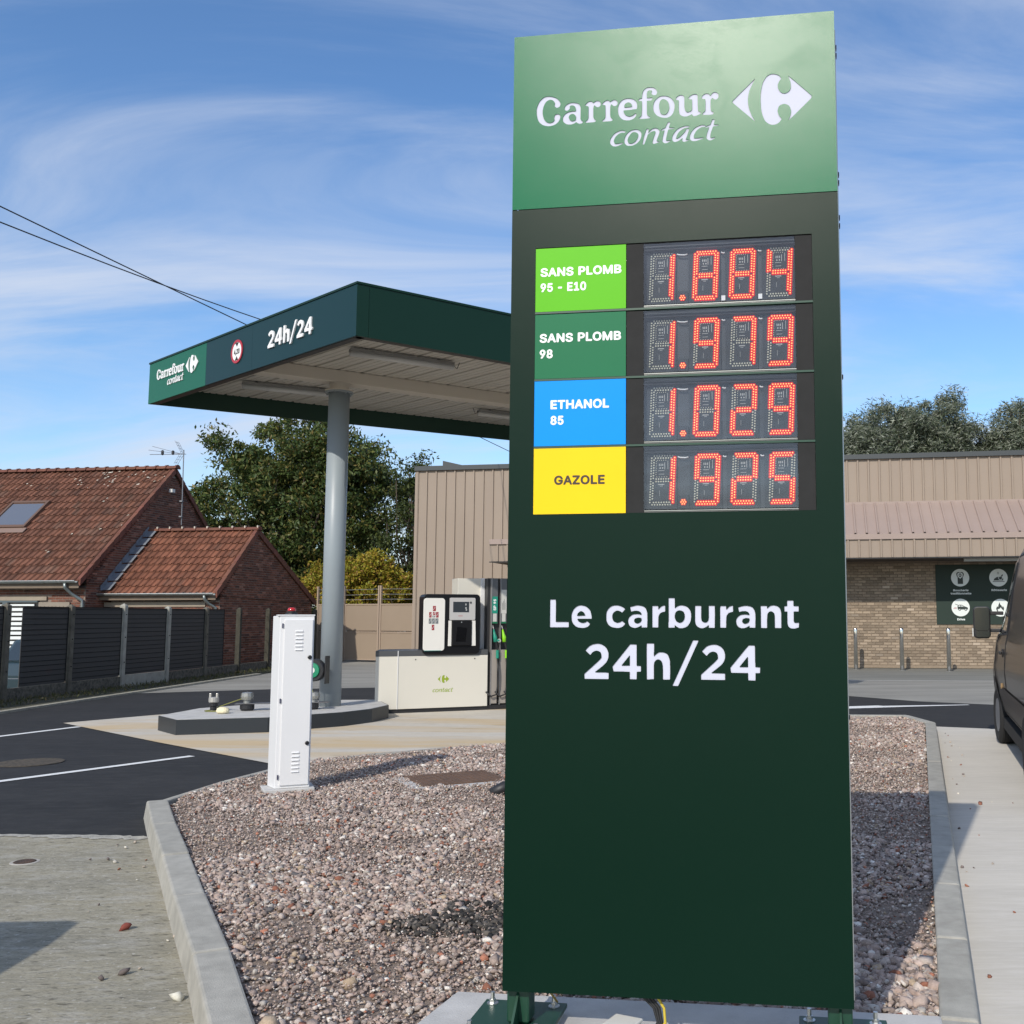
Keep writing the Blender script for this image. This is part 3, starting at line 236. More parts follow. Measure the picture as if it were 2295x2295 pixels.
GLY={" ":[0.228,[]],",":[0.21,[[28,-76,49,-76,57,-74,63,-70,67,-62,94,32,89,45,79,50,47,51,35,46,30,40,26,26,13,-60,17,-70]]],"-":[0.475,[[66,78,173,77,187,82,194,96,194,120,189,132,178,138,71,139,57,134,50,120,50,96,55,84]]],"/":[0.271,[[16,-54,43,-55,55,-50,60,-44,142,264,139,276,128,282,101,282,89,278,85,272,2,-36,5,-49]]],"0":[0.475,[[105,-18,142,-18,156,-14,184,2,198,16,210,36,220,62,227,90,229,144,225,174,214,210,204,228,188,248,162,265,142,272,112,274,88,267,64,254,50,238,32,206,19,156,19,96,26,64,36,38,46,20,58,6,82,-10],[112,42,96,56,86,78,81,104,81,150,88,182,97,200,114,213,134,213,152,197,160,178,165,156,165,98,156,64,149,52,136,42]]],"1":[0.475,[[47,-16,112,-17,124,-12,132,-3,138,-12,150,-17,202,-17,215,-12,220,0,221,24,215,38,202,43,168,43,164,46,163,252,156,266,144,271,132,271,112,271,96,264,44,226,38,214,38,182,42,170,48,166,54,164,64,168,96,190,99,186,99,46,94,43,50,43,36,36,32,24,32,2,36,-10]]],"2":[0.475,[[41,-16,202,-17,214,-12,220,0,221,26,216,38,212,42,200,45,126,46,173,98,200,134,214,168,217,190,204,230,182,255,148,270,122,273,108,273,80,264,60,252,42,232,30,204,27,190,30,176,34,170,46,165,70,165,82,170,86,176,94,200,102,209,110,213,134,213,140,210,152,198,155,186,152,171,137,148,30,32,25,20,26,0,30,-10]]],"3":[0.475,[[97,-18,138,-18,170,-8,188,2,202,16,216,40,220,54,222,78,212,112,194,138,155,158,208,220,212,232,212,252,206,264,194,270,48,270,36,265,32,258,29,250,29,228,36,214,48,210,116,208,115,202,76,158,73,148,74,124,80,112,90,108,124,108,140,103,153,92,158,80,158,66,154,54,142,44,130,42,106,42,94,46,84,56,76,75,64,81,36,82,22,74,17,54,33,18,56,-2]]],"4":[0.475,[[151,-16,178,-17,190,-12,196,2,198,36,214,37,226,42,233,58,232,78,228,90,216,96,200,97,197,100,196,156,192,168,180,174,154,175,140,168,135,156,134,98,93,98,96,106,158,212,178,246,180,254,176,264,160,271,136,271,123,266,28,106,13,74,13,56,16,47,20,42,30,38,134,36,136,0,140,-10]]],"5":[0.475,[[101,-18,140,-18,164,-10,185,2,200,18,212,38,221,66,221,96,206,136,197,150,178,167,142,182,124,184,100,180,97,182,99,206,102,210,188,210,202,214,209,230,209,250,204,263,188,270,80,270,58,269,48,265,44,258,29,142,30,120,34,114,44,110,72,108,106,122,134,121,146,112,156,96,156,66,149,52,138,44,132,42,110,42,100,46,91,54,80,77,68,82,44,82,30,74,25,54,38,22,51,6,78,-10]]],"7":[0.475,[[58,-16,89,-17,106,-8,222,226,222,254,218,264,211,268,201,271,87,271,43,271,30,266,24,250,24,230,29,218,43,211,141,211,146,208,44,6,44,0,46,-10]]],"8":[0.475,[[101,-18,142,-18,184,-4,200,8,212,22,220,38,227,62,225,82,218,102,210,117,194,134,210,160,217,182,217,198,210,220,200,239,188,252,161,266,146,272,110,274,86,267,66,257,51,244,42,232,29,196,29,182,36,160,52,134,36,116,22,82,21,54,28,34,43,10,56,0,80,-12],[106,42,96,46,86,56,83,68,86,82,104,99,116,102,138,100,146,96,160,82,163,70,160,56,150,46,140,42],[110,162,100,168,94,176,94,198,100,208,110,213,136,213,146,208,152,198,152,176,146,168,136,162]]],"9":[0.475,[[75,-16,108,-17,122,-10,196,100,210,128,218,154,221,180,218,196,212,214,198,238,182,254,160,266,138,273,124,273,98,270,62,253,42,230,27,192,27,158,36,132,44,118,68,96,110,80,62,6,60,0,64,-10],[118,138,106,142,94,154,89,166,89,184,94,198,104,209,112,213,127,214,140,210,154,196,156,188,156,162,150,150,138,140]]],"A":[0.502,[[17,-16,50,-17,63,-12,86,50,92,55,170,54,198,-12,212,-17,238,-17,251,-12,256,2,200,156,160,264,144,271,114,271,100,265,4,6,2,0,6,-10],[112,115,110,118,128,170,130,171,134,160,148,116]]],"B":[0.478,[[39,-16,128,-17,166,-13,204,4,222,24,233,50,235,78,220,116,204,134,218,156,225,180,222,206,208,238,190,254,152,269,44,271,28,264,23,250,23,4,28,-10],[92,45,89,50,90,98,146,99,160,92,171,76,170,60,162,50,148,45],[92,159,89,164,90,208,144,209,154,204,160,196,161,176,150,164,138,159]]],"D":[0.524,[[39,-16,54,-17,66,-14,76,-17,114,-17,162,-10,180,-4,202,8,214,17,232,38,244,62,253,88,257,114,257,142,250,176,242,198,228,222,212,240,182,258,146,269,78,271,64,268,44,271,28,264,23,250,23,4,28,-10],[92,45,89,50,90,208,138,209,156,204,173,192,188,168,193,146,193,108,184,78,168,59,158,52,134,45]]],"E":[0.441,[[39,-16,194,-17,206,-12,212,0,212,28,208,38,202,42,192,45,94,45,89,48,90,98,182,99,194,102,198,106,203,118,203,140,198,152,184,159,92,159,89,162,89,172,89,204,92,209,194,209,206,214,212,226,213,252,210,260,206,266,194,271,44,271,28,264,23,250,23,4,28,-10]]],"G":[0.542,[[121,-18,164,-18,198,-8,223,6,246,34,260,66,265,90,265,124,260,136,256,140,244,144,154,144,142,138,136,126,135,102,140,90,154,84,196,84,199,80,194,68,183,54,160,44,144,42,128,44,104,56,90,72,82,90,77,120,79,152,86,176,99,194,116,207,130,212,154,212,170,206,190,189,202,164,214,158,242,158,252,160,258,164,263,176,248,214,231,238,206,257,168,272,128,274,96,265,62,244,42,223,28,196,15,152,15,102,20,80,38,38,47,24,63,8,90,-8]]],"H":[0.539,[[39,-16,70,-17,82,-12,86,-8,89,4,89,94,90,98,94,99,190,98,191,2,196,-10,212,-17,236,-17,250,-10,255,4,255,250,250,264,244,268,236,271,210,271,196,264,191,250,191,164,186,161,90,162,89,252,84,264,68,271,42,271,28,264,23,250,23,4,28,-10]]],"L":[0.415,[[39,-16,188,-17,200,-12,206,0,206,28,202,38,196,42,186,45,90,46,89,168,89,250,84,264,70,271,42,271,30,266,24,254,23,2,28,-10]]],"M":[0.65,[[39,-16,68,-17,80,-12,84,-6,87,4,88,117,92,112,142,-10,156,-17,176,-17,190,-12,194,-6,242,114,246,119,247,4,250,-6,254,-12,266,-17,290,-17,302,-12,309,4,309,198,309,252,302,266,288,271,250,271,238,266,170,94,166,90,98,262,90,268,80,271,42,271,30,266,23,250,23,4,28,-10]]],"N":[0.545,[[39,-16,72,-16,84,-10,88,0,90,146,96,140,194,-12,206,-17,236,-17,252,-10,257,4,257,250,252,264,241,270,214,271,204,268,198,264,194,254,192,107,178,126,88,266,76,271,44,271,28,264,23,250,23,4,28,-10]]],"O":[0.555,[[121,-18,160,-18,174,-16,200,-6,222,8,241,26,252,44,266,80,271,100,273,120,271,154,260,192,248,216,235,234,216,251,190,265,166,272,132,274,118,271,88,261,66,248,45,226,34,208,20,172,15,152,17,90,26,62,38,38,49,22,72,2,96,-10],[142,42,126,44,112,50,99,60,90,72,81,92,77,134,86,174,99,194,122,209,144,212,156,212,174,205,184,198,196,182,207,154,209,114,204,88,193,66,170,47]]],"P":[0.467,[[39,-16,70,-17,84,-10,89,2,90,76,142,77,174,86,200,101,214,118,229,156,231,172,229,192,216,226,195,250,172,262,134,271,42,271,28,264,23,250,23,4,28,-10],[92,137,89,142,90,210,124,211,144,208,156,202,164,190,167,174,164,158,158,147,148,140,136,137]]],"Q":[0.555,[[211,-40,244,-40,254,-36,260,-26,256,-14,234,18,248,38,260,62,271,100,273,120,271,154,260,192,248,216,237,232,215,252,194,262,158,273,126,273,104,267,76,254,58,241,44,224,28,196,15,150,15,102,28,58,51,20,76,0,96,-10,128,-19,160,-19,182,-14,200,-35],[128,44,116,48,102,57,84,84,77,120,79,152,84,170,104,199,128,210,160,210,174,204,186,195,196,182,207,156,209,114,204,88,194,70,178,89,166,94,136,95,124,90,119,82,120,72,138,46,136,44]]],"R":[0.471,[[39,-16,70,-17,84,-10,89,4,89,80,94,83,122,83,126,80,166,6,178,-12,190,-17,218,-17,232,-12,238,0,236,8,190,96,212,118,224,142,231,168,228,198,222,216,212,234,190,254,162,266,136,271,44,271,30,266,23,250,23,4,28,-10],[92,143,89,148,90,210,144,209,156,203,164,194,167,180,164,160,158,151,148,146,134,143]]],"S":[0.469,[[98,-18,143,-20,173,-11,189,-3,199,4,218,26,230,60,230,80,226,96,218,112,205,126,171,146,103,167,85,180,84,194,88,202,99,210,111,212,137,212,149,208,162,196,167,179,179,173,207,172,222,180,226,198,222,214,208,238,194,252,171,264,155,270,137,272,121,274,103,272,75,264,59,256,40,240,32,230,20,196,20,178,26,156,35,141,47,128,79,111,153,88,166,78,164,58,149,45,131,40,111,40,91,47,81,58,73,78,61,84,33,84,18,78,14,66,16,48,28,22,38,10,51,-1,70,-10]]],"T":[0.471,[[107,-16,134,-17,144,-14,150,-10,155,2,156,208,218,210,230,216,235,228,234,254,230,264,224,268,214,271,138,271,28,271,16,266,9,252,9,228,16,214,28,209,86,209,90,206,91,2,96,-10]]],"X":[0.496,[[18,-16,53,-17,67,-11,129,76,191,-12,203,-17,233,-17,249,-10,253,0,248,14,168,132,244,242,248,254,241,266,227,271,199,271,187,266,129,184,71,266,59,271,29,271,13,264,10,254,12,244,90,130,6,8,4,0,6,-8,9,-12]]],"Z":[0.46,[[31,-16,204,-17,220,-10,225,2,225,26,220,38,216,42,206,45,106,45,102,48,220,222,225,234,224,254,220,264,209,270,34,271,18,264,13,252,13,228,18,216,22,212,32,209,132,209,137,206,18,31,15,22,16,0,20,-10]]],"a":[0.411,[[72,-18,105,-19,135,-8,151,-15,175,-15,190,-8,194,6,194,136,192,148,184,170,165,190,147,200,125,206,101,208,77,204,49,192,30,176,20,160,16,146,19,136,25,132,53,123,65,123,72,128,80,140,97,148,121,148,127,144,132,136,131,132,127,130,67,120,45,112,31,102,20,92,15,82,10,68,10,40,20,14,28,4,41,-6],[85,40,77,42,73,48,72,56,75,60,99,68,121,71,129,72,132,66,128,54,119,45,105,39]]],"c":[0.418,[[94,-18,131,-19,165,-6,179,3,195,22,206,48,202,60,197,64,163,74,151,69,143,54,131,42,113,39,96,42,82,56,74,82,74,106,82,132,97,146,117,149,135,143,153,118,163,115,177,119,193,124,202,130,206,142,202,154,191,172,177,187,141,204,109,209,75,200,51,187,30,164,20,144,12,114,12,74,20,44,34,18,49,3,74,-12]]],"d":[0.446,[[90,-18,123,-19,153,-7,169,-15,193,-15,207,-8,212,4,212,254,206,266,191,271,161,268,154,264,150,254,149,200,125,207,103,209,89,206,59,194,38,176,30,166,14,126,12,72,20,42,30,22,51,0,67,-10],[105,40,88,48,79,63,74,82,74,106,78,126,90,142,103,148,119,149,133,143,145,127,150,106,150,84,144,58,135,47,119,40]]],"e":[0.426,[[96,-18,133,-19,169,-6,192,12,208,42,200,58,174,68,201,72,210,80,212,106,202,150,187,175,174,188,153,200,129,207,109,209,85,204,65,196,51,187,35,170,20,144,14,126,12,112,12,74,20,44,30,24,46,6,59,-4],[105,40,85,51,78,60,78,68,127,69,156,68,145,52,137,44,127,40],[81,128,83,135,101,148,121,149,135,142,142,132,141,127]]],"h":[0.432,[[36,-16,64,-17,76,-12,80,-7,84,4,84,124,88,136,94,143,112,149,132,144,141,130,142,4,146,-10,162,-17,186,-17,199,-12,206,4,204,129,196,162,190,174,177,190,154,202,126,209,108,207,84,200,83,252,78,264,62,271,38,271,26,266,20,250,20,4,24,-10]]],"i":[0.189,[[36,-16,62,-17,72,-14,79,-10,84,2,84,186,77,200,64,206,83,222,90,244,80,264,68,274,48,277,34,272,20,260,16,248,16,236,22,220,40,206,24,198,20,184,20,2,24,-10]]],"l":[0.211,[[64,-15,92,-16,102,-14,110,-7,116,7,106,38,98,42,86,42,84,45,83,251,78,264,70,268,40,270,30,267,24,263,20,249,20,47,22,29,32,4,44,-8]]],"n":[0.432,[[36,-16,64,-17,76,-12,80,-6,84,4,84,124,88,136,98,146,110,149,122,148,133,144,140,132,142,4,148,-12,160,-17,184,-17,200,-10,205,2,206,68,203,140,192,170,177,190,154,202,126,209,106,206,80,196,62,205,38,205,28,202,23,196,20,184,20,4,24,-10]]],"o":[0.437,[[94,-18,133,-18,157,-10,178,2,188,12,202,32,216,76,216,112,200,160,190,174,169,192,133,206,117,209,95,207,75,200,52,188,30,164,20,144,12,114,14,64,30,24,46,6,59,-4],[105,40,95,43,79,63,74,82,74,106,78,124,89,140,103,148,123,148,135,143,148,126,154,102,154,86,150,64,136,46,119,39]]],"r":[0.281,[[36,-16,64,-17,76,-12,80,-6,84,4,84,130,90,139,98,144,108,147,128,145,140,150,147,164,147,188,144,196,139,204,128,208,102,207,78,198,62,205,38,205,26,200,22,194,20,184,20,2,24,-10]]],"s":[0.387,[[79,-18,120,-19,142,-12,162,-2,182,20,190,42,190,64,186,78,180,90,170,101,146,114,88,130,82,134,81,140,84,145,102,151,118,148,133,128,146,123,172,130,180,134,184,139,186,148,182,162,174,176,162,189,138,202,116,207,100,209,86,207,48,192,30,174,22,158,17,140,23,112,30,100,43,86,64,76,120,60,128,54,128,50,120,42,94,39,79,44,68,62,56,68,32,64,18,56,13,42,18,27,27,12,48,-6]]],"t":[0.249,[[76,-16,107,-17,117,-14,127,-8,132,4,128,24,121,37,109,42,93,41,88,46,88,144,91,147,111,148,123,154,128,166,128,184,121,200,109,205,89,206,88,232,85,241,81,246,69,251,45,251,33,246,26,232,25,206,2,200,-4,184,-4,166,1,154,26,144,26,42,31,22,45,-1]]],"u":[0.432,[[84,-16,114,-18,144,-6,154,-13,164,-16,186,-16,200,-9,206,6,206,186,200,200,186,206,160,206,148,202,144,196,142,186,142,66,138,56,128,45,110,40,96,43,86,54,84,64,84,186,78,200,62,206,38,206,24,200,20,186,20,76,24,42,36,14,52,-2]]],"v":[0.411,[[92,-16,120,-17,135,-10,210,186,206,198,194,204,164,205,152,200,146,190,112,96,108,86,104,89,64,200,50,205,22,205,10,200,4,188,76,-4,82,-12]]],"\u00f4":[0.437,[[94,-18,133,-18,157,-10,178,2,188,12,202,32,216,76,216,112,205,149,190,174,158,200,179,208,184,218,182,226,152,262,133,278,103,281,89,276,47,228,44,218,46,208,53,204,69,200,70,198,51,187,34,170,20,144,12,114,14,64,30,24,46,6,59,-4],[105,40,95,43,79,63,74,82,74,106,78,124,89,140,103,148,123,148,135,143,148,126,154,102,154,86,150,64,136,46,119,39],[105,208,104,212,113,221,118,218,123,210]]]}
# ------------------------------------------------------------------ lettering outlines (x, z pairs)
def dec(loops, sc): return [[(L[i]/sc, L[i+1]/sc) for i in range(0, len(L), 2)] for L in loops]
def logo(keys, sx=1, sz=1, ox=0, oz=0, cx=0, cz=0):
    out = []
    for k in keys: out += [[(ox+(x-cx)*sx, oz+(z-cz)*sz) for x, z in L] for L in dec(LOGO[k], 2000)]
    return out
def text(body, x, z, cap, width=None, anchor='l', slant=0.0):
    s = cap/0.573; pen = 0; out = []
    for ch in body:
        adv, loops = GLY[ch]
        for L in dec(loops, 500): out.append([(pen+p[0], p[1]+0.03) for p in L])
        pen += adv
    w = max(p[0] for L in out for p in L); x0 = min(p[0] for L in out for p in L)
    sx = s if width is None else width/(w-x0)
    tot = (w-x0)*sx; o = x - (tot/2 if anchor == 'c' else tot if anchor == 'r' else 0)
    return [[(o+(p[0]-x0)*sx+slant*p[1]*s, z+p[1]*s) for p in L] for L in out]
def rectl(x0, z0, x1, z1): return [(x0, z0), (x1, z0), (x1, z1), (x0, z1)]
def roundrect(x0, z0, x1, z1, r, n=5):
    P = []
    for cx_, cz_, a in ((x1-r, z0+r, -90), (x1-r, z1-r, 0), (x0+r, z1-r, 90), (x0+r, z0+r, 180)):
        for i in range(n+1):
            t = R_(a+90*i/n); P.append((cx_+r*math.cos(t), cz_+r*math.sin(t)))
    return P

# ------------------------------------------------------------------ ground
concrete = M('concrete', (0.42, 0.395, 0.35), 0.85, var=0.16, scale=5, bump=0.25, bscale=90)
slabm = M('fresh_concrete', (0.50, 0.49, 0.47), 0.85, var=0.10, scale=7, bump=0.2, bscale=120)
kerbm = M('kerb_concrete', (0.38, 0.365, 0.32), 0.9, var=0.14, scale=9, bump=0.35, bscale=150, objrand=0.08, dirt=0.25)
asph_ = M('spare_asphalt', (0.0235, 0.0235, 0.0245), 0.85, var=0.38, scale=2.2, bump=0.9, bscale=170, spec=0.15, stretch=(0.5, 1.6, 1), detail=10.0)
oldasph = M('old_asphalt', (0.27, 0.26, 0.23), 0.9, var=0.18, scale=0.9, bump=0.5, bscale=120, stretch=(0.4, 1.6, 1))
whitep = M('road_paint', (0.78, 0.78, 0.76), 0.7, var=0.05, scale=30, bump=0.3, bscale=120)
verge = M('dirt_verge', (0.105, 0.095, 0.062), 0.95, col2=(0.05, 0.052, 0.028), scale=4, bump=0.9, bscale=60)
yardm = M('yard_ground', (0.12, 0.115, 0.10), 0.95, var=0.3, scale=3, bump=0.5)
def ground_mat(name, c1, c2, c3, sc1, st, bump, ochre=None, pits=0.0):
    m = bpy.data.materials.new(name); m.use_nodes = True; t = m.node_tree; b = t.nodes['Principled BSDF']; b.inputs['Roughness'].default_value = 0.88; b.inputs['Specular IOR Level'].default_value = 0.3
    g = N(t, 'ShaderNodeTexCoord'); mp = N(t, 'ShaderNodeMapping'); t.links.new(g.outputs['Object'], mp.inputs[0]); mp.inputs['Scale'].default_value = st
    def nz(s, d=8.0, r=0.62, src=mp.outputs[0], dist=0.0):
        n = N(t, 'ShaderNodeTexNoise', inp={'Scale': s, 'Detail': d, 'Roughness': r, 'Distortion': dist}); t.links.new(src, n.inputs['Vector']); return n.outputs[0]
    def mp_(v, a, b_, lo=0.0, hi=1.0):
        r = N(t, 'ShaderNodeMapRange', inp={'From Min': a, 'From Max': b_, 'To Min': lo, 'To Max': hi}); t.links.new(v, r.inputs[0]); return r.outputs[0]
    def mix(f, a, b_):
        x = N(t, 'ShaderNodeMix', data_type='RGBA'); t.links.new(f, x.inputs[0])
        for i, v in ((6, a), (7, b_)):
            if isinstance(v, tuple): x.inputs[i].default_value = (*v, 1)
            else: t.links.new(v, x.inputs[i])
        return x.outputs[2]
    c = mix(mp_(nz(sc1), 0.35, 0.65), c1, c2)
    c = mix(mp_(nz(sc1*9, 6.0, 0.7), 0.45, 0.72, 0, 0.75), c, c3)
    if ochre:
        c = mix(mp_(nz(0.55, 7.0, 0.6, dist=0.6), 0.44, 0.62, 0, 0.85), c, ochre)
        c = mix(mp_(nz(2.3, 7.0, 0.6, dist=0.4), 0.60, 0.72, 0, 0.55), c, tuple(v*0.5 for v in ochre))
    if pits:
        c = mix(mp_(nz(sc1*16, 3.0, 0.5), 0.60, 0.68, 0, pits), c, tuple(v*0.35 for v in c1))
        c = mix(mp_(nz(sc1*30, 2.0, 0.5, g.outputs['Object']), 0.66, 0.72, 0, pits), c, (0.5, 0.48, 0.42))
        c = mix(mp_(nz(sc1*3.2, 9.0, 0.75), 0.50, 0.62, 0, 0.5), c, (0.44, 0.42, 0.37)); c = mix(mp_(nz(sc1*60, 2.0, 0.5), 0.56, 0.66, 0, 0.45), c, (0.11, 0.10, 0.085))
    t.links.new(c, b.inputs['Base Color'])
    k = N(t, 'ShaderNodeBump', inp={'Strength': bump, 'Distance': 0.01}); t.links.new(nz(sc1*14, 6.0, 0.7), k.inputs['Height']); t.links.new(k.outputs[0], b.inputs['Normal'])
    return m
forecourt = ground_mat('forecourt_concrete', (0.52, 0.48, 0.41), (0.60, 0.56, 0.49), (0.44, 0.41, 0.36), 1.4, (0.45, 1.9, 1), 0.3, ochre=(0.56, 0.42, 0.24))
oldconc = ground_mat('worn_concrete', (0.325, 0.295, 0.215), (0.24, 0.225, 0.175), (0.42, 0.39, 0.315), 1.3, (0.7, 1.7, 1), 0.8, pits=0.8)
laneconc = ground_mat('brushed_concrete', (0.60, 0.56, 0.485), (0.53, 0.495, 0.43), (0.66, 0.62, 0.56), 0.8, (0.5, 3.5, 1), 0.25)
asph = ground_mat('worn_black_asphalt', (0.020, 0.0205, 0.0215), (0.030, 0.030, 0.031), (0.045, 0.045, 0.044), 0.55, (0.6, 1.5, 1), 0.9, pits=0.0)
FX = lambda Y: -11.86+(Y-18.95)*0.036                # the fence line
sheet('ground', [(FX(-30), -30), (FX(60), 60), (-40, 60), (-40, 300), (300, 300), (300, -30)], -0.016, oldasph)
sheet('yard', [(FX(-30)+0.03, -30), (FX(60)+0.03, 60), (-300, 60), (-300, -30)], -0.5, yardm)
sheet('asphalt_road', [(-10.5, 7.9), (-10.5, 16.8), (-10.62, 21.2), (-8.2, 22.35), (-4.0, 23.3), (0, 23.1), (2.4, 21.6), (3.9, 20.3), (4.9, 19.03), (6.05, 18.3), (9, 17.2), (22, 13.5), (22, 8.5), (4.74, 14.33), (4.0, 14.66), (3.0, 10.5), (-2.5, 7.3), (-3.45, 7.42), (-4.65, 7.52), (-7, 7.62)], -0.008, asph)
sheet('old_forecourt_pavement', [(-10.5, -8), (-10.5, 7.9), (-7, 7.62), (-4.65, 7.52), (-3.45, 7.42), (-2.4, 6.0), (-0.5, 2.5), (-0.5, -8)], -0.004, oldconc)
sheet('forecourt_pavement', [(-8.63, 15.28), (-6.1, 12.93), (-4.1, 11.14), (-3.3, 10.4), (-1.5, 11.6), (1.6, 13.7), (2.1, 17.0), (-1.2, 21.6), (-5.06, 19.05), (-5.96, 18.3), (-7.85, 16.52)], 0.0, forecourt)
sheet('lane_pavement', [(-0.45, -8), (-0.45, 2.5), (0.9, 2.6), (1.06, 3.77), (1.75, 6.3), (3.4, 12.9), (4.02, 14.65), (4.74, 14.33), (22, 8.6), (22, -8)], 0.0, laneconc)
def stripe(name, a, b, w, z, w2=None):
    a, b = Vector(a), Vector(b); d = (b-a).normalized(); n = Vector((-d.y, d.x)); w2 = w if w2 is None else w2
    sheet(name, [a+n*w/2, a-n*w/2, b-n*w2/2, b+n*w2/2], z, whitep, kind='structure')
stripe('road_marking', (-8.13, 14.82), (-9.2, 11.6), 0.11, -0.004)
stripe('road_marking', (-5.14, 11.70), (-8.4, 6.2+0.0), 0.11, -0.002)
sheet('road_marking', [(2.0, 17.0), (3.4, 17.55), (4.35, 17.85), (3.95, 18.12), (3.4, 17.95), (2.0, 17.55)], -0.004, whitep)
sheet('road_marking', [(4.30, 17.84), (5.6, 18.20), (5.58, 18.28), (3.9, 18.02)], -0.0035, whitep)
sheet('road_marking', [(3.0, 25.38), (14, 24.35), (14, 24.50), (3.0, 25.53)], -0.012, M('pale_joint', (0.42, 0.41, 0.38), 0.9, var=0.1))
sheet('store_pavement', [(-6, 26.2), (3.0, 25.53), (14, 24.50), (22, 23.7), (22, 28.6), (0, 32.3), (-7.6, 33.5)], -0.0125, M('grey_paving', (0.205, 0.203, 0.180), 0.9, var=0.15, scale=0.8, bump=0.4, stretch=(0.3, 2, 1)))
jm = M('joint_mortar', (0.42, 0.40, 0.35), 0.95, var=0.25, scale=14, bump=0.8)
jp = [(-7.0, 7.62), (-5.8, 7.58), (-4.65, 7.52), (-4.0, 7.49), (-3.5, 7.43)]; fine = []
for (a, b) in zip(jp[:-1], jp[1:]):
    for k in range(14): fine.append((a[0]+(b[0]-a[0])*k/14, a[1]+(b[1]-a[1])*k/14))
sheet('road_joint', [(x, y+random.uniform(0.01, 0.05)) for x, y in fine]+[(x, y-random.uniform(0.03, 0.11)) for x, y in fine[::-1]], -0.0005, jm)
sheet('verge', [(-10.62, -8), (-10.62, 21.2), (-10.62, 34.5), (FX(34.5), 34.5), (FX(-8), -8)], 0.0, verge)
mb = MB()
for i in range(26):
    y = 8+i*1.0
    if y < 28: mb.box(-10.66, y+0.005, -0.02, -10.52, y+0.995, 0.025)
mb.build('path_edging', M('edging', (0.33, 0.31, 0.25), 0.9, var=0.2, scale=8, bump=0.4), kind='structure')

# ------------------------------------------------------------------ gravel bed with its kerbs
BED = [(-0.95, 2.75), (-1.399, 3.81), (-1.564, 4.138), (-2.334, 5.537), (-3.07, 6.903), (-3.70, 8.05), (-3.83, 8.6), (-3.80, 9.1), (-3.60, 9.865), (-3.42, 10.75), (-2.7, 11.25), (-1.69, 12.0), (0.2, 13.2), (1.7, 14.15), (2.88, 15.06), (3.35, 15.22), (3.66, 15.0), (3.76, 14.3), (2.336, 8.8), (1.633, 6.11), (1.249, 4.645), (1.04, 3.857), (0.85, 2.8)]
def inpoly(px, py, poly):
    ins = np.zeros(px.shape, bool); n = len(poly)
    for i in range(n):
        x1, y1 = poly[i]; x2, y2 = poly[(i+1) % n]
        if y1 == y2: continue
        ins ^= ((y1 > py) != (y2 > py)) & (px < (x2-x1)*(py-y1)/(y2-y1)+x1)
    return ins
GZ = 0.078
sheet('gravel_bed', BED, GZ, M('gravel_fines', (0.40, 0.315, 0.255), 0.95, col2=(0.30, 0.235, 0.19), scale=30, bump=1.0, bscale=140))
def ico():
    bm = bmesh.new(); bmesh.ops.create_icosphere(bm, subdivisions=1, radius=1.0)
    v = np.array([p.co[:] for p in bm.verts]); f = np.array([[q.index for q in p.verts] for p in bm.faces]); bm.free(); return v, f
IV, IF = ico()
def stones(name, P, rad, mat, parent=None, kind='stuff', label=None, z=None, flat_=0.62):
    n = len(P); protos = []
    for k in range(14):
        v = IV*(1+RNG.normal(0, 0.25, (len(IV), 1))); protos.append(v*np.array([1.0, RNG.uniform(0.62, 0.95), flat_*RNG.uniform(0.75, 1.2)]))
    protos = np.array(protos); V = protos[RNG.integers(0, 14, n)]
    a = RNG.uniform(0, 2*np.pi, n); b = RNG.normal(0, 0.35, n); c = RNG.normal(0, 0.35, n)
    def rot(ax, t):
        Rm = np.zeros((n, 3, 3)); i, j = [(1, 2), (0, 2), (0, 1)][ax]; Rm[:, ax, ax] = 1
        Rm[:, i, i] = np.cos(t); Rm[:, j, j] = np.cos(t); Rm[:, i, j] = -np.sin(t); Rm[:, j, i] = np.sin(t); return Rm
    Rm = rot(2, a) @ rot(0, b) @ rot(1, c)
    V = np.einsum('nij,nkj->nki', Rm, V)*rad[:, None, None]+P[:, None, :]
    nv = V.shape[1]; F = IF[None]+(np.arange(n)*nv)[:, None, None]
    me = bpy.data.meshes.new(name); me.vertices.add(n*nv); me.vertices.foreach_set('co', V.reshape(-1).astype(np.float32))
    nf = n*len(IF); me.loops.add(nf*3); me.loops.foreach_set('vertex_index', F.reshape(-1).astype(np.int32))
    me.polygons.add(nf); me.polygons.foreach_set('loop_start', np.arange(0, nf*3, 3, dtype=np.int32)); me.polygons.foreach_set('loop_total', np.full(nf, 3, dtype=np.int32))
    me.update(); me.validate(); me.materials.append(mat)
    o = place(name, me, parent, kind=kind); return tag(o, label=label, cat='gravel' if kind == 'stuff' and not parent else None)
STONE = [((0.45, 0.355, 0.305), 28), ((0.38, 0.29, 0.245), 24), ((0.52, 0.44, 0.385), 15), ((0.60, 0.55, 0.49), 6), ((0.72, 0.68, 0.62), 2.0), ((0.22, 0.175, 0.155), 9), ((0.36, 0.155, 0.10), 3.5), ((0.13, 0.12, 0.12), 2.5), ((0.37, 0.31, 0.27), 12), ((0.48, 0.37, 0.26), 4)]
stonem = palette('gravel_stone', STONE, rough=0.85, bump=0.5, bscale=260, var=0.18)
xs = [p[0] for p in BED]; ys = [p[1] for p in BED]
def scatter(n, poly, x0, x1, y0, y1):
    px = RNG.uniform(x0, x1, n); py = RNG.uniform(y0, y1, n); k = inpoly(px, py, poly); return px[k], py[k]
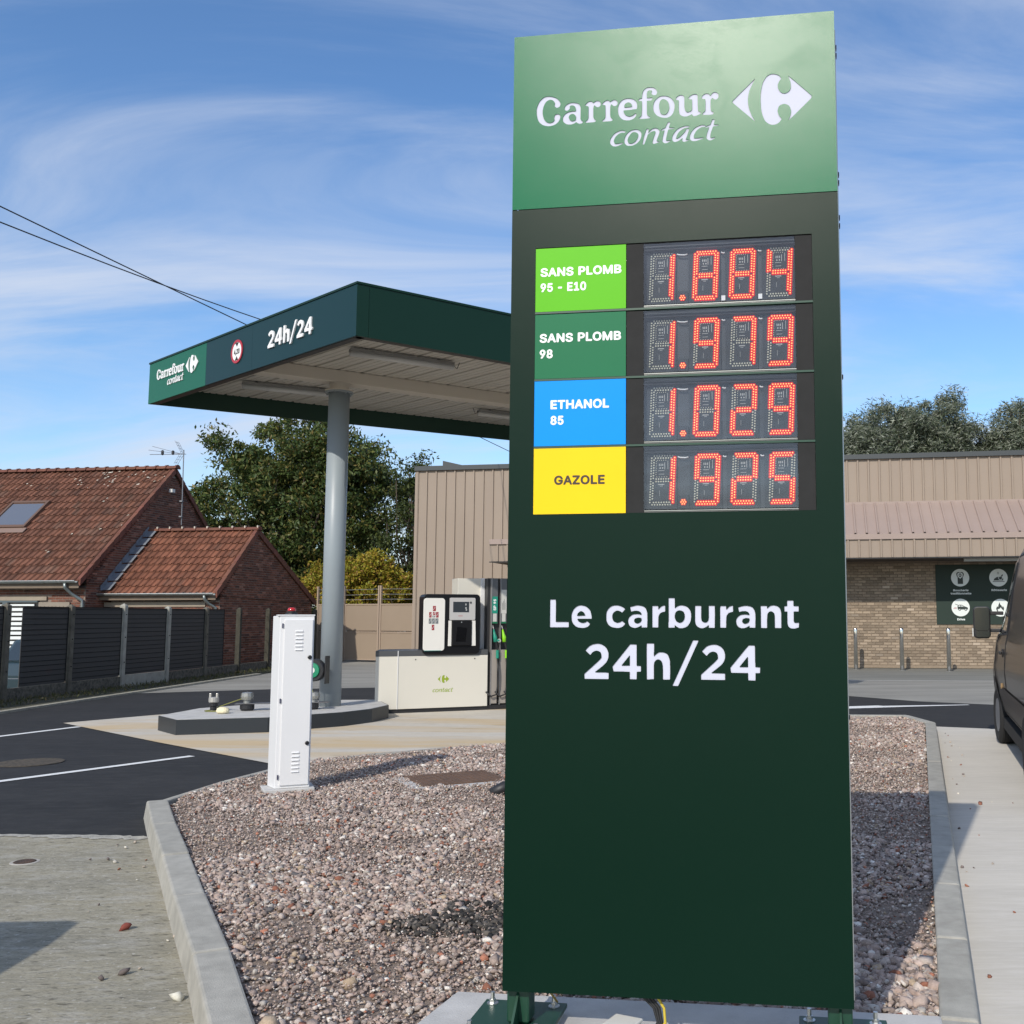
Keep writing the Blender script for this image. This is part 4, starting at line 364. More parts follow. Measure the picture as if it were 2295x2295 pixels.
OV = np.array([(1,0,0),(-1,0,0),(0,1,0),(0,-1,0),(0,0,1),(0,0,-1)], float); OF = np.array([(4,0,2),(4,2,1),(4,1,3),(4,3,0),(5,2,0),(5,1,2),(5,3,1),(5,0,3)])
def grit():
    """the fine broken grit that lies between the stones"""
    global IV, IF
    keep = (IV, IF); IV, IF = OV, OF
    px, py = scatter(190000, BED, min(xs), max(xs), 2.7, 15.3); d = np.hypot(px, py); k = (RNG.random(len(px)) < np.clip(1.25-d/13.0, 0.25, 1)) & ~inpoly(px, py, SLAB) & (((px+1.72)**2+(py-9.45)**2) > 0.14); px, py = px[k][:78000], py[k][:78000]
    r = RNG.uniform(0.0045, 0.0095, len(px))*np.clip(np.hypot(px, py)/6, 0.9, 1.5)
    stones('fine_gravel', np.stack([px, py, GZ+0.010+RNG.uniform(0, 0.016, len(px))], 1), r, stonem, label='fine brown grit between the gravel stones of the kerbed bed')
    IV, IF = keep
SLAB = [(-0.84, 2.75), (-0.831, 3.78), (-0.743, 4.10), (1.045, 3.85), (0.85, 2.75)]
CO = math.cos
def patchy(px, py): return np.sin(px*2.3+1.1*np.sin(py*1.7))+np.sin(py*2.9+px*1.3)+0.7*np.sin(px*6.1-py*4.3)
pts = []; rr = []
for (n, y0, y1, r0, r1) in ((7000, 2.7, 4.9, 0.013, 0.030), (27000, 2.7, 6.5, 0.0085, 0.021), (26000, 6.5, 10.5, 0.010, 0.022), (17000, 10.5, 15.3, 0.012, 0.024)):
    px, py = scatter(n*2, BED, min(xs), max(xs), y0, y1); px, py = px[:n], py[:n]
    k = ~inpoly(px, py, SLAB); px, py = px[k], py[k]
    pa = patchy(px, py); r = RNG.uniform(r0, r1, len(px))*np.where(pa < -0.2, 0.66, 1.0)*np.where(RNG.random(len(px)) < 0.06, 1.5, 1.0)
    keep = (((px+1.72)**2+(py-9.45)**2) > 0.16) & ((pa > -0.2) | (RNG.random(len(px)) < 0.5))
    px, py, r = px[keep], py[keep], r[keep]
    pts.append(np.stack([px, py, GZ+r*0.35+RNG.uniform(0, 0.012, len(px))], 1)); rr.append(r)
grit()
stones('gravel', np.vstack(pts), np.concatenate(rr), stonem, label='pinkish grey crushed gravel filling the kerbed bed round the price sign')
# a burnt dark patch beside the sign
n = 900; a = RNG.uniform(0, 2*np.pi, n); q = np.sqrt(RNG.random(n))
px = -0.86+0.34*q*np.cos(a)+0.1*np.sin(a*3); py = 5.12+0.30*q*np.sin(a); r = RNG.uniform(0.008, 0.02, n)
stones('dark_gravel', np.stack([px, py, GZ+0.012+r*0.4], 1), r, palette('dark_stone', [((0.05, 0.045, 0.04), 5), ((0.09, 0.08, 0.07), 4), ((0.16, 0.14, 0.12), 2), ((0.02, 0.02, 0.02), 3)], 0.9), label='patch of dark sooty stones in the gravel left of the price sign')
def offset_path(P, w):
    out = []
    for i, p in enumerate(P):
        a = Vector(P[max(i-1, 0)]); b = Vector(P[min(i+1, len(P)-1)]); d = (b-a).normalized(); n = Vector((-d.y, d.x)); out.append(Vector(p)+n*w)
    return out
def resample(P, step):
    P = [Vector(p) for p in P]; L = [0]
    for i in range(len(P)-1): L.append(L[-1]+(P[i+1]-P[i]).length)
    n = max(1, round(L[-1]/step)); out = []
    for k in range(n+1):
        s = L[-1]*k/n; i = max(j for j in range(len(L)-1) if L[j] <= s+1e-9); t = (s-L[i])/(L[i+1]-L[i]); out.append(P[i].lerp(P[i+1], t))
    return out
def kerb(name, P, w, ztop, step, batter=0.03, label=None):
    base = bpy.data.objects.new(name, None); COL.objects.link(base); tag(base, kind='structure', label=label)
    Q = resample(P, step); O = offset_path(Q, w); OB = offset_path(Q, w+batter)
    for i in range(len(Q)-1):
        def le(a, b, t): return a.lerp(b, t)
        g = 0.006/((Q[i+1]-Q[i]).length); mbk = MB(); zt = ztop+random.uniform(-0.004, 0.004)
        vs = []
        for t in (g, 1-g):
            a, b, c = le(Q[i], Q[i+1], t), le(O[i], O[i+1], t), le(OB[i], OB[i+1], t)
            vs += [(a.x, a.y, -0.1), (a.x, a.y, zt), (b.x, b.y, zt), (c.x, c.y, -0.1)]
        mbk.add(vs, [(0, 1, 2, 3), (7, 6, 5, 4), (1, 5, 6, 2), (2, 6, 7, 3), (0, 4, 5, 1), (3, 7, 4, 0)])
        mbk.build('kerb_stone', kerbm, base, bevel=0.012)
kerb('left_kerb', [(-0.93, 2.75), (-1.40, 3.81), (-1.564, 4.138), (-2.334, 5.537), (-3.07, 6.903), (-3.70, 8.02), (-3.80, 8.25)], 0.15, 0.12, 0.98)
kerb('back_kerb', [(-3.84, 8.3), (-3.83, 8.9), (-3.62, 9.865), (-3.44, 10.75), (-2.7, 11.27), (-1.69, 12.02), (0.2, 13.22), (1.7, 14.17), (2.84, 15.06)], 0.07, 0.095, 0.98, 0.005)
kerb('right_kerb', [(2.84, 15.07), (3.2, 15.27), (3.5, 15.24), (3.68, 15.0), (3.76, 14.5), (3.74, 14.15), (2.336, 8.8), (1.633, 6.11), (1.249, 4.645), (1.04, 3.857), (0.80, 2.9)], 0.135, 0.12, 0.98)
# stray stones along the lane edge and the old concrete
loose = []
for i in range(26):
    y = RNG.uniform(4, 14); x = 1.20+0.268*(y-3.9)+abs(RNG.normal(0, 0.10)); loose.append((x+0.03, y, 0.008))
for i in range(16): loose.append((RNG.uniform(1.5, 3.3), RNG.uniform(4.2, 9), 0.005))
for i in range(20):
    y = RNG.uniform(4, 7.3); loose.append((-1.62-0.57*(y-4.1)-abs(RNG.normal(0.04, 0.22)), y, 0.004))
for p in ((2.0, 7.0), (1.98, 7.6), (2.72, 8.65), (2.35, 5.9), (2.58, 5.0), (-2.05, 5.0), (-1.93, 4.75), (-2.30, 4.65)): loose.append((*p, 0.012))
L = np.array(loose); r = np.concatenate([RNG.uniform(0.006, 0.016, len(L)-8), RNG.uniform(0.018, 0.03, 8)]); L[:, 2] = r*0.4
stones('loose_gravel', L, r, palette('loose_stone', [((0.30, 0.13, 0.085), 4), ((0.17, 0.14, 0.13), 5), ((0.42, 0.36, 0.30), 4), ((0.66, 0.62, 0.54), 2)], 0.85), label='scattered loose stones lying on the concrete beside the kerbs')

# cover plate, conduit end and manholes
rust = M('rusty_steel', (0.17, 0.10, 0.065), 0.75, col2=(0.11, 0.07, 0.05), scale=12, bump=0.3)
cv = thing('access_cover', 'rusty brown ribbed steel access cover set in the gravel behind the price sign', 'cover', (-1.76, 9.44, GZ+0.005), 29)
mb = MB(); mb.box(-0.38, -0.31, 0, 0.38, 0.31, 0.022); mb.build('plate', rust, cv)
mb = MB()
for i in range(14):
    for j in range(12): mb.box(-0.355+i*0.052, -0.285+j*0.049, 0.022, -0.33+i*0.052, -0.258+j*0.049, 0.026)
mb.build('tread_pattern', rust, cv, kind='stuff')
mb = MB(); mb.prism([(-0.50, -0.40), (0.45, -0.42), (0.46, -0.313), (-0.382, -0.312), (-0.384, 0.33), (-0.49, 0.31)], -0.02, 0.012); mb.build('mortar_edge', slabm, cv, bevel=0.01)
cd = thing('conduit', 'black plastic conduit end poking out of the gravel beside the sign', 'conduit', (-1.2, 8.7, GZ), 20)
mb = MB(); mb.tube([(-0.12, 0, 0.01), (-0.02, 0.0, 0.06), (0.2, 0.02, 0.06), (0.5, 0.0, 0.03)], 0.05, 10); mb.build('pipe', M('black_plastic', (0.02, 0.02, 0.022), 0.5), cd, smooth=True)
for (x, y, r, nm, lb, c) in ((-6.66, 11.2, 0.33, 'manhole_cover', 'round patch of rough aggregate showing in the new black asphalt', 'manhole'), (-3.99, 6.72, 0.065, 'valve_cover', 'small rusty round valve cover in the worn concrete', 'valve cover')):
    t = thing(nm, lb, c, (x, y, -0.006))
    mb = MB(); mb.lathe([(r, 0), (r, 0.006), (r*0.9, 0.009)], n=28); mb.build('lid', M(nm+'_mat', (0.15, 0.12, 0.085) if r > 0.2 else (0.13, 0.07, 0.045), 0.9, col2=(0.04, 0.036, 0.03), scale=35, bump=1.0, bscale=80), t)
    if r < 0.2: mb = MB(); mb.lathe([(r*1.35, -0.001), (r*1.3, 0.004), (r*1.03, 0.004)], n=28); mb.build('collar', concrete, t)
# the light leaves and bits: three bigger stones that stand out
for (x, y, c, nm, lb) in ((-1.93, 4.35, (0.62, 0.6, 0.52), 'white_stone', 'pale angular stone lying on the worn concrete near the left kerb'), (-2.62, 5.3, (0.20, 0.05, 0.035), 'brick_chip', 'dark red brick chip on the worn concrete away from the kerb'), (2.50, 5.65, (0.22, 0.07, 0.04), 'brick_fragment', 'reddish brick fragment on the pale lane right of the kerb')):
    o = stones(nm, np.array([[x, y, 0.015]]), np.array([0.03]), M(nm, c, 0.9, var=0.2, scale=40), kind=None); tag(o, lb, 'stone')
    if o.get('kind'): del o['kind']
# ------------------------------------------------------------------ the price sign
def painted(name, col, rough, bow=0.0, x0=0.6, wob=0.02, spec=0.5, flk=0.0, tilt=0.0):
    """powder-coated sheet metal: a slightly bowed, slightly wavy panel"""
    m = M(name, col, rough, spec=spec); t = m.node_tree; b = t.nodes['Principled BSDF']
    g = N(t, 'ShaderNodeTexCoord'); s = N(t, 'ShaderNodeSeparateXYZ'); t.links.new(g.outputs['Object'], s.inputs[0])
    x = mth(t, 'SUBTRACT', s.outputs[0], x0); h = mth(t, 'ADD', mth(t, 'MULTIPLY', mth(t, 'MULTIPLY', x, x), bow), mth(t, 'ADD', mth(t, 'MULTIPLY', x, tilt), mth(t, 'MULTIPLY', s.outputs[2], tilt*-0.4)))
    n = N(t, 'ShaderNodeTexNoise', inp={'Scale': 1.7, 'Detail': 2.0}); t.links.new(g.outputs['Object'], n.inputs['Vector'])
    h = mth(t, 'ADD', h, mth(t, 'MULTIPLY', n.outputs[0], wob))
    n3 = N(t, 'ShaderNodeTexNoise', inp={'Scale': 900.0, 'Detail': 2.0}); t.links.new(g.outputs['Object'], n3.inputs['Vector'])
    h = mth(t, 'ADD', h, mth(t, 'MULTIPLY', n3.outputs[0], 0.00012))
    k = N(t, 'ShaderNodeBump', inp={'Strength': 1.0, 'Distance': 1.0}); t.links.new(h, k.inputs['Height']); t.links.new(k.outputs[0], b.inputs['Normal'])
    n2 = N(t, 'ShaderNodeTexNoise', inp={'Scale': 5.0, 'Detail': 6.0, 'Roughness': 0.7, 'Distortion': 1.0}); t.links.new(g.outputs['Object'], n2.inputs['Vector'])
    r = N(t, 'ShaderNodeMapRange', inp={'From Min': 0.5, 'From Max': 0.72, 'To Min': rough, 'To Max': rough+0.03}); t.links.new(n2.outputs[0], r.inputs[0]); t.links.new(r.outputs[0], b.inputs['Roughness'])
    if flk:
        n4 = N(t, 'ShaderNodeTexNoise', inp={'Scale': 9.0, 'Detail': 7.0, 'Roughness': 0.75, 'Distortion': 1.6}); t.links.new(g.outputs['Object'], n4.inputs['Vector'])
        r4 = N(t, 'ShaderNodeMapRange', inp={'From Min': 0.66, 'From Max': 0.76, 'To Min': 0, 'To Max': flk}); t.links.new(n4.outputs[0], r4.inputs[0])
        x4 = N(t, 'ShaderNodeMix', data_type='RGBA'); t.links.new(r4.outputs[0], x4.inputs[0]); x4.inputs[6].default_value = (*col, 1); x4.inputs[7].default_value = (0.10, 0.125, 0.10, 1); t.links.new(x4.outputs[2], b.inputs['Base Color'])
    return m
green_hi = painted('bright_green_paint', (0.004, 0.135, 0.058), 0.245, bow=0.022, x0=0.0, wob=0.0012, spec=0.12, flk=0.06, tilt=0.050)
green_dk = painted('dark_green_paint', (0.0016, 0.0160, 0.0088), 0.33, bow=0.012, x0=0.0, wob=0.0012, spec=0.12, flk=0.10, tilt=0.05)
gframe = M('green_frame_paint', (0.008, 0.050, 0.028), 0.4)
alu = M('aluminium', (0.52, 0.52, 0.50), 0.38, metal=0.85)
opal = M('opal_acrylic', (0.52, 0.53, 0.62), 0.5, spec=0.08, emit=(0.75, 0.8, 1.0), est=0.06)
charcoal = M('charcoal_panel', (0.026, 0.026, 0.026), 0.7, var=0.1, scale=20, spec=0.15)
TP = thing('price_sign', 'tall green fuel price sign with red digit displays standing on a concrete slab', 'price sign', (-0.5061, 3.6398, 0), -8.2077)
W_, HB, HD, HT, DP = 1.1787, 0.28, 3.0365, 3.7081, 0.19
hp = flat('header_panel', [rectl(0, HD+0.0015, W_, HT)]+logo(['car', 'con', 'emb']), 0.0, 0.0025, green_hi, TP, label='bright green top panel with cut-out lettering')
flat('letter_backing', [rectl(0.03, 3.20, 1.15, 3.55)], 0.0045, 0.004, opal, TP, label='milky white acrylic behind the cut-out logo')
WX0, WX1, WZ0, WZ1 = 0.0905, 1.0862, 1.9105, 2.8875
flat('lower_panel', [rectl(0, HB, W_, HD-0.0015), rectl(WX0, WZ0, WX1, WZ1)]+logo(['carb', 'h24']), 0.0, 0.0025, green_dk, TP, label='dark green panel reading Le carburant 24h/24')
flat('letter_backing', [rectl(0.10, 1.26, 1.08, 1.66)], 0.0045, 0.004, opal, TP, label='milky white acrylic behind the slogan')
mb = MB()                                             # folded edges of the front panels
for x0, x1 in ((0, 0.003), (W_-0.003, W_)): mb.box(x0, 0.0002, HB, x1, 0.055, HT)
mb.box(0.003, 0.0002, HT-0.003, W_-0.003, 0.035, HT); mb.box(0.003, 0.0002, HB, W_-0.003, 0.03, HB+0.003)
mb.build('panel_return', gframe, TP)
mb = MB(); mb.box(0.006, 0.056, HB+0.004, W_+0.006, DP, HT-0.035); mb.build('side_casing', alu, TP, bevel=0.004)
for z in (3.60, 3.57, 3.12, 3.09, 2.96, 2.93, 2.38, 1.2, 0.8):
    mb = MB(); mb.box(W_+0.0062, 0.06, z, W_+0.0095, 0.08, z+0.014); mb.build('hinge', M('hinge_dark', (0.02, 0.02, 0.025), 0.5) if 'hinge_dark' not in MATS else MATS['hinge_dark'], TP)
for x in (0.0027, W_-0.0827):
    lg = MB(); lg.box(x+0.0, 0.045, 0.16, x+0.08, 0.125, HB+0.02); lo = lg.build('leg', gframe, TP, bevel=0.006)
    g = MB(); g.add([(x+0.036, 0.045, 0.155), (x+0.044, 0.045, 0.155), (x+0.044, -0.055, 0.155), (x+0.036, -0.055, 0.155), (x+0.036, 0.045, 0.262), (x+0.044, 0.045, 0.262)], [(0, 1, 2, 3), (0, 4, 5, 1), (2, 5, 4, 3), (0, 3, 4), (1, 5, 2)]); g.build('gusset', gframe, lo)
    pz = 0.139; px0, px1 = (-0.135, 0.168) if x < 0.5 else (1.0, 1.30)
    pm = MB(); pm.box(px0, -0.08, 0.139, px1, 0.262, 0.155); po = pm.build('base_plate', gframe, TP, bevel=0.003)
    for bx in (px0+0.035, px1-0.04):
        for by in (-0.045, 0.222):
            t = MB(); t.lathe([(0.021, 0), (0.021, 0.003)], (bx, by, 0.155), 16); t.lathe([(0.0125, 0.003), (0.0125, 0.016)], (bx, by, 0.155), 6); t.lathe([(0.008, 0.016), (0.008, 0.040)], (bx, by, 0.155), 10); t.build('bolt', M('zinc', (0.55, 0.56, 0.55), 0.32, metal=0.9) if 'zinc' not in MATS else MATS['zinc'], po)
    mb = MB(); mb.box(px0+0.01, -0.07, 0.12, px1-0.01, 0.25, 0.139); mb.build('grout', slabm, TP)
# slab
sb = thing('sign_foundation', 'pale concrete slab under the price sign', 'slab', (0, 0, 0))
mb = MB(); mb.prism(SLAB, -0.1, 0.12); mb.build('slab', slabm, sb, bevel=0.01)
# cables and box
yel = M('yellow_cable', (0.55, 0.42, 0.04), 0.5); blk = M('black_cable', (0.015, 0.015, 0.015), 0.5)
cb = thing('sign_cables', 'black and yellow-green cables dropping from under the price sign', 'cable', TP.location, -8.2077)
for k, (dx, mt) in enumerate(((0, blk), (0.012, blk), (0.026, blk), (0.05, yel))):
    mb = MB(); mb.tube([(0.455+dx, 0.05, 0.30), (0.475+dx, 0.05, 0.27), (0.515+dx*0.7, 0.045, 0.235), (0.53+dx*0.5, 0.04, 0.19), (0.51+dx*0.3, 0.03, 0.15), (0.46, 0.03, 0.145)], 0.0055 if mt is blk else 0.005, 8); mb.build('cable', mt, cb, smooth=True)
ea = thing('earth_wire', 'thin brown and yellow earth wire bolted to the left base plate', 'wire', TP.location, -8.2077)
mb = MB(); mb.tube([(0.115, 0.10, 0.30), (0.13, 0.12, 0.25), (0.145, 0.16, 0.205), (0.15, 0.18, 0.187), (0.14, 0.20, 0.187), (0.128, 0.222, 0.188)], 0.0035, 8); mb.build('wire', M('earth_wire_mat', (0.24, 0.17, 0.03), 0.5), ea, smooth=True)
jb = thing('junction_box', 'small white junction box lying on the slab below the price sign', 'junction box', (TP.location.x+0.41, TP.location.y-0.02, 0.12), -26)
mb = MB(); mb.box(-0.05, -0.05, 0, 0.05, 0.05, 0.055); mb.build('box', M('white_plastic', (0.72, 0.71, 0.66), 0.4), jb, bevel=0.006)
mb = MB(); mb.box(-0.053, -0.053, 0.056, 0.053, 0.053, 0.068); mb.build('lid', MATS['white_plastic'], jb, bevel=0.005)
mb = MB(); mb.cyl((0.05, 0, 0.03), (0.078, 0, 0.032), 0.014, 10); mb.build('cable_gland', M('blue_grey_plastic', (0.35, 0.43, 0.5), 0.5), jb)

# price rows
ROWZ = [2.885, 2.6375, 2.392, 2.1475]; RH = 0.2375
LCOL = [(0.11, 0.46, 0.010), (0.014, 0.150, 0.065), (0.0, 0.27, 0.80), (0.85, 0.57, 0.01)]
LTXT = [[('SANS PLOMB', 0.1097, 2.7783, 0.0325, 0.2985), ('95 - E10', 0.1103, 2.7214, 0.0325, 0.169)], [('SANS PLOMB', 0.1089, 2.5334, 0.0325, 0.2985), ('98', 0.1095, 2.4753, 0.0325, 0.048)],
        [('ETHANOL', 0.151, 2.2884, 0.0325, 0.2134), ('85', 0.1514, 2.2314, 0.0325, 0.048)], [('GAZOLE', 0.1666, 2.0152, 0.0325, 0.183)]]
LN = ['light green', 'dark green', 'blue', 'yellow']; PRICES = ['1884', '1979', '1029', '1925']
wlet = M('white_vinyl', (0.82, 0.82, 0.82), 0.45); dlet = M('dark_vinyl', (0.03, 0.016, 0.006), 0.45)
pcb = M('circuit_board', (0.026, 0.028, 0.030), 0.6, var=0.15, scale=40, spec=0.2); tray = M('display_tray', (0.036, 0.038, 0.041), 0.5, var=0.2, scale=6, spec=0.3)
ledoff = M('led_unlit', (0.62, 0.60, 0.48), 0.4); ledred = M('led_lit', (0.06, 0.0, 0.0), 0.6, spec=0.05, emit=(1.0, 0.004, 0.010), est=0.75); ledhot = M('led_core', (0.3, 0.08, 0.02), 0.5, spec=0.1, emit=(1.0, 0.40, 0.10), est=2.6)
ledbed = M('led_halo', (0.10, 0.0, 0.0), 0.7, spec=0.05, emit=(1.0, 0.004, 0.010), est=0.5)
dgl = glass('display_glass', (0.93, 0.95, 0.97), refl=0.02, rough=0.015)
SEG = {'0': 'ABCDEF', '1': 'BC', '2': 'ABGED', '4': 'FGBC', '5': 'AFGCD', '7': 'ABC', '8': 'ABCDEFG', '9': 'ABCDFG'}
def ledpos():
    P = []; p = 0.0093
    for i in range(8): P.append(('A', 0.0087+i*p, 0)); P.append(('D', 0.0087+i*p, -0.1745))
    for i in range(7): P.append(('A', 0.0133+i*p, -0.0083)); P.append(('D', 0.0133+i*p, -0.1662))
    for i in range(18):
        s = 'F' if i <= 8 else 'E'; s2 = 'B' if i <= 8 else 'C'
        P.append((s, 0, -0.0078-i*p)); P.append((s2, 0.082, -0.0078-i*p))
    for i in range(8): P.append(('F', 0.0087, -0.0150-i*p)); P.append(('B', 0.0733, -0.0150-i*p))
    for i in range(7): P.append(('E', 0.0087, -0.0970-i*p)); P.append(('C', 0.0733, -0.0970-i*p))
    for i in range(6): P.append(('G', 0.0190+i*0.0088, -0.0830)); P.append(('G', 0.0190+i*0.0088, -0.0920))
    for i in range(5): P.append(('U', 0.020+i*0.0075, -0.0158)); P.append(('U', 0.021+i*0.0088, -0.0752))
    for i in range(7): P.append(('U', 0.0172, -0.020-i*0.0078))
    return P
LEDS = ledpos()
def dot(mb, x, y, z, r, k, n=6, dome=0.0015):
    mb.k = k; mb.add([(x, y-dome, z)]+[(x+r*math.cos(2*math.pi*i/n), y, z+r*math.sin(2*math.pi*i/n)) for i in range(n)], [(0, 1+i, 1+(i+1) % n) for i in range(n)])
BY = 0.030
for r in range(4):
    zt = ROWZ[r]; zb = zt-RH
    lp = flat('fuel_label', [rectl(WX0+0.0008, zb+0.0006, 0.4246, zt-0.0006)], 0.0, 0.003, M('label_'+LN[r].replace(' ', '_'), LCOL[r], 0.42, var=0.02, scale=3, spec=0.15), TP, label=LN[r]+' fuel name panel')
    loops = []
    for (b, x, z, c, w) in LTXT[r]: loops += text(b, x, z, c, w)
    flat('lettering', loops, -0.0032, 0.0008, dlet if r == 3 else wlet, lp)
    pd = MB(); pd.box(0.4262, 0.045, zb+0.0005, WX1-0.0005, 0.050, zt-0.0005)
    for a in ((0.4262, 0.0005, zb+0.001, 0.488, 0.0445, zt-0.001), (1.0265, 0.0005, zb+0.001, WX1-0.001, 0.0445, zt-0.001)): pd.box(*a)
    pr = pd.build('price_display', charcoal, TP, label='red figures reading '+PRICES[r][0]+'.'+PRICES[r][1:])
    mb = MB(); mb.box(0.4885, 0.0400, zb+0.001, 1.026, 0.0448, zt-0.001); mb.box(0.4885, 0.012, zt-0.012, 1.026, 0.0395, zt-0.008); mb.box(0.4885, 0.012, zt-0.022, 1.026, 0.030, zt-0.020)
    mb.build('tray', tray, pr)
    mb = MB(); mb.box(0.4885, 0.004, zb+0.006, 1.026, 0.0395, zb+0.0090); mb.box(0.4885, 0.004, zb+0.0025, 1.026, 0.012, zb+0.0035); mb.build('ledge', M('dull_alu', (0.30, 0.31, 0.30), 0.45, metal=0.7) if 'dull_alu' not in MATS else MATS['dull_alu'], pr)
    for (xa, xb) in ((0.606, 0.644), (0.766, 0.778), (0.897, 0.909)):  # white arcs and blocks put in for light reflections between the digits
        zc = zt-0.040; MB().tube([(xa, 0.026, zc+0.003), (xa+(xb-xa)*.25, 0.026, zc), (xa+(xb-xa)*.7, 0.026, zc-0.001), (xb, 0.026, zc+0.001)], 0.0026, 6).build('glint_arc', MATS['white_vinyl'], pr, smooth=True)
        if r == 0 and xa > 0.7: MB().box(xa-0.001, 0.024, zb+0.022, xb+0.001, 0.031, zb+0.040).build('glint_block', MATS['white_vinyl'], pr)
    if r < 3:
        mb = MB(); mb.box(WX0, -0.0038, zb-0.0076, WX1, 0.03, zb-0.0004); mb.build('divider', gframe, pr)
    top = zt-0.032
    for d in range(4):
        x0 = 0.5095+(0, 0.1585, 0.2895, 0.4205)[d]
        mb = MB(); mb.box(x0-0.021, 0.0315, top-0.190, x0+0.0935, 0.0395, top+0.013)
        bo = mb.build('digit_board', pcb, pr)
        mb = MB(); cxx = x0+0.036
        mb.box(cxx-0.005, 0.030, top-0.046, cxx-0.001, 0.0315, top-0.041); mb.box(cxx+0.004, 0.030, top-0.046, cxx+0.008, 0.0315, top-0.041)
        for q in range(3): mb.box(cxx-0.007+q*0.006, 0.030, top-0.036, cxx-0.004+q*0.006, 0.0315, top-0.028)
        mb.box(cxx+0.0125, 0.030, top-0.048, cxx+0.0145, 0.0315, top-0.024); mb.box(cxx-0.009, 0.030, top-0.0535, cxx+0.012, 0.0315, top-0.052)
        mb.box(cxx-0.008, 0.030, top-0.066, cxx+0.012, 0.0315, top-0.0645); mb.box(cxx-0.010, 0.030, top-0.1035, cxx+0.012, 0.0315, top-0.1005); mb.box(cxx-0.004, 0.030, top-0.1085, cxx+0.006, 0.0315, top-0.107)
        mb.box(cxx+0.024, 0.030, top-0.048, cxx+0.0255, 0.0315, top-0.018); mb.box(cxx-0.006, 0.030, top-0.142, cxx-0.005, 0.0315, top-0.124)
        mb.build('components', M('solder', (0.42, 0.42, 0.40), 0.4) if 'solder' not in MATS else MATS['solder'], bo) if False else mb.build('components', MATS.get('solder') or M('solder', (0.42, 0.42, 0.40), 0.4), pr)
        ch = PRICES[r][d]; mb = MB(); hk = 0
        for (s, u, v) in LEDS:
            X = x0+u+0.048*v+0.004; Z = top+v; on = s in SEG[ch]
            if s == 'U': dot(mb, X, 0.0305, Z, 0.0018, 0)
            elif on: hk += 1; dot(mb, X, 0.0300-hk*2e-6, Z, 0.0072, 3, 8, 0.0001); dot(mb, X, 0.0290, Z, 0.0046, 1, 7, 0.0008); dot(mb, X, 0.0270, Z, 0.0021, 2, 6)
            else: dot(mb, X, 0.0290, Z, 0.0031, 0)
        mb.build('digit', [ledoff, ledred, ledhot, ledbed], pr, label='figure '+ch+' in lit red dots')
    mb = MB()
    for a in range(6): dot(mb, 0.625+0.0078*math.cos(a*math.pi/3), 0.0290, top-0.166+0.0078*math.sin(a*math.pi/3), 0.0052, 0, 6, 0.0008); dot(mb, 0.625+0.0078*math.cos(a*math.pi/3), 0.0270, top-0.166+0.0078*math.sin(a*math.pi/3), 0.0020, 1)
    dot(mb, 0.625, 0.0285, top-0.166, 0.0052, 0, 6, 0.0008); dot(mb, 0.625, 0.0270, top-0.166, 0.0020, 1)
    mb.build('decimal_point', [ledred, ledhot], pr)
    mb = MB(); mb.box(0.606, 0.0315, top-0.186, 0.644, 0.0395, top-0.140); mb.build('point_board', pcb, pr)
    mb = MB(); mb.box(0.4883, 0.002, zb+0.0115, 1.0262, 0.0045, zt-0.001); mb.build('glass_pane', dgl, pr)

# ------------------------------------------------------------------ white utility cabinet
wm = M('white_steel', (0.745, 0.745, 0.745), 0.4, spec=0.5, var=0.015, scale=3)
cab = thing('utility_cabinet', 'slim white steel cabinet with vents and a red lamp standing in the gravel', 'cabinet', (-3.137, 8.728, 0.10), 23.58)
cw, cdp, ch_ = 0.278, 0.20, 1.455
mb = MB(); mb.prism([(0, 0), (cw, 0), (cw, cdp), (-0.045, cdp)], 0.02, ch_); body = mb.build('body', wm, cab, bevel=0.005)
mb = MB(); mb.box(0.036, -0.014, 0.045, cw-0.012, -0.0005, ch_-0.030); door = mb.build('door', wm, cab, bevel=0.003)
for z0 in (1.165, 0.150):
    for k in range(6):
        z = z0+k*0.0315; mb = MB(); mb.add([(0.125, -0.0145, z), (0.185, -0.0145, z), (0.185, -0.0235, z+0.001), (0.125, -0.0235, z+0.001), (0.125, -0.0145, z+0.013), (0.185, -0.0145, z+0.013)], [(0, 1, 2, 3), (3, 2, 5, 4), (0, 3, 4), (1, 5, 2)]); mb.build('louver', wm, door)
for z in (1.106, 0.388):
    mb = MB(); mb.lathe([(0.017, 0), (0.017, 0.010), (0.012, 0.013)], n=16); o = mb.build('lock', M('lock_black', (0.012, 0.012, 0.014), 0.35) if 'lock_black' not in MATS else MATS['lock_black'], door); o.rotation_euler = (R_(90), 0, 0); o.location = (0.246, -0.0145, z)
for z in (1.355, 0.725, 0.095):
    mb = MB(); mb.box(0.016, -0.010, z, 0.027, -0.0006, z+0.038); mb.build('hinge', M('hinge_steel', (0.10, 0.10, 0.16), 0.4, metal=0.5) if 'hinge_steel' not in MATS else MATS['hinge_steel'], door)
mb = MB(); mb.box(-0.02, -0.006, ch_+0.001, cw+0.004, cdp+0.004, ch_+0.012); mb.build('roof_plate', wm, cab, bevel=0.003)
mb = MB(); mb.prism([(-0.08, -0.05), (cw+0.04, -0.045), (cw+0.04, cdp+0.05), (-0.10, cdp+0.05)], -0.06, 0.019); mb.build('footing', slabm, cab, bevel=0.006)
bt = thing('warning_lamp', 'small red lamp on a black base on top of the white cabinet', 'lamp', (cab.location.x+0.06, cab.location.y+0.10, 0.10+ch_+0.0125))
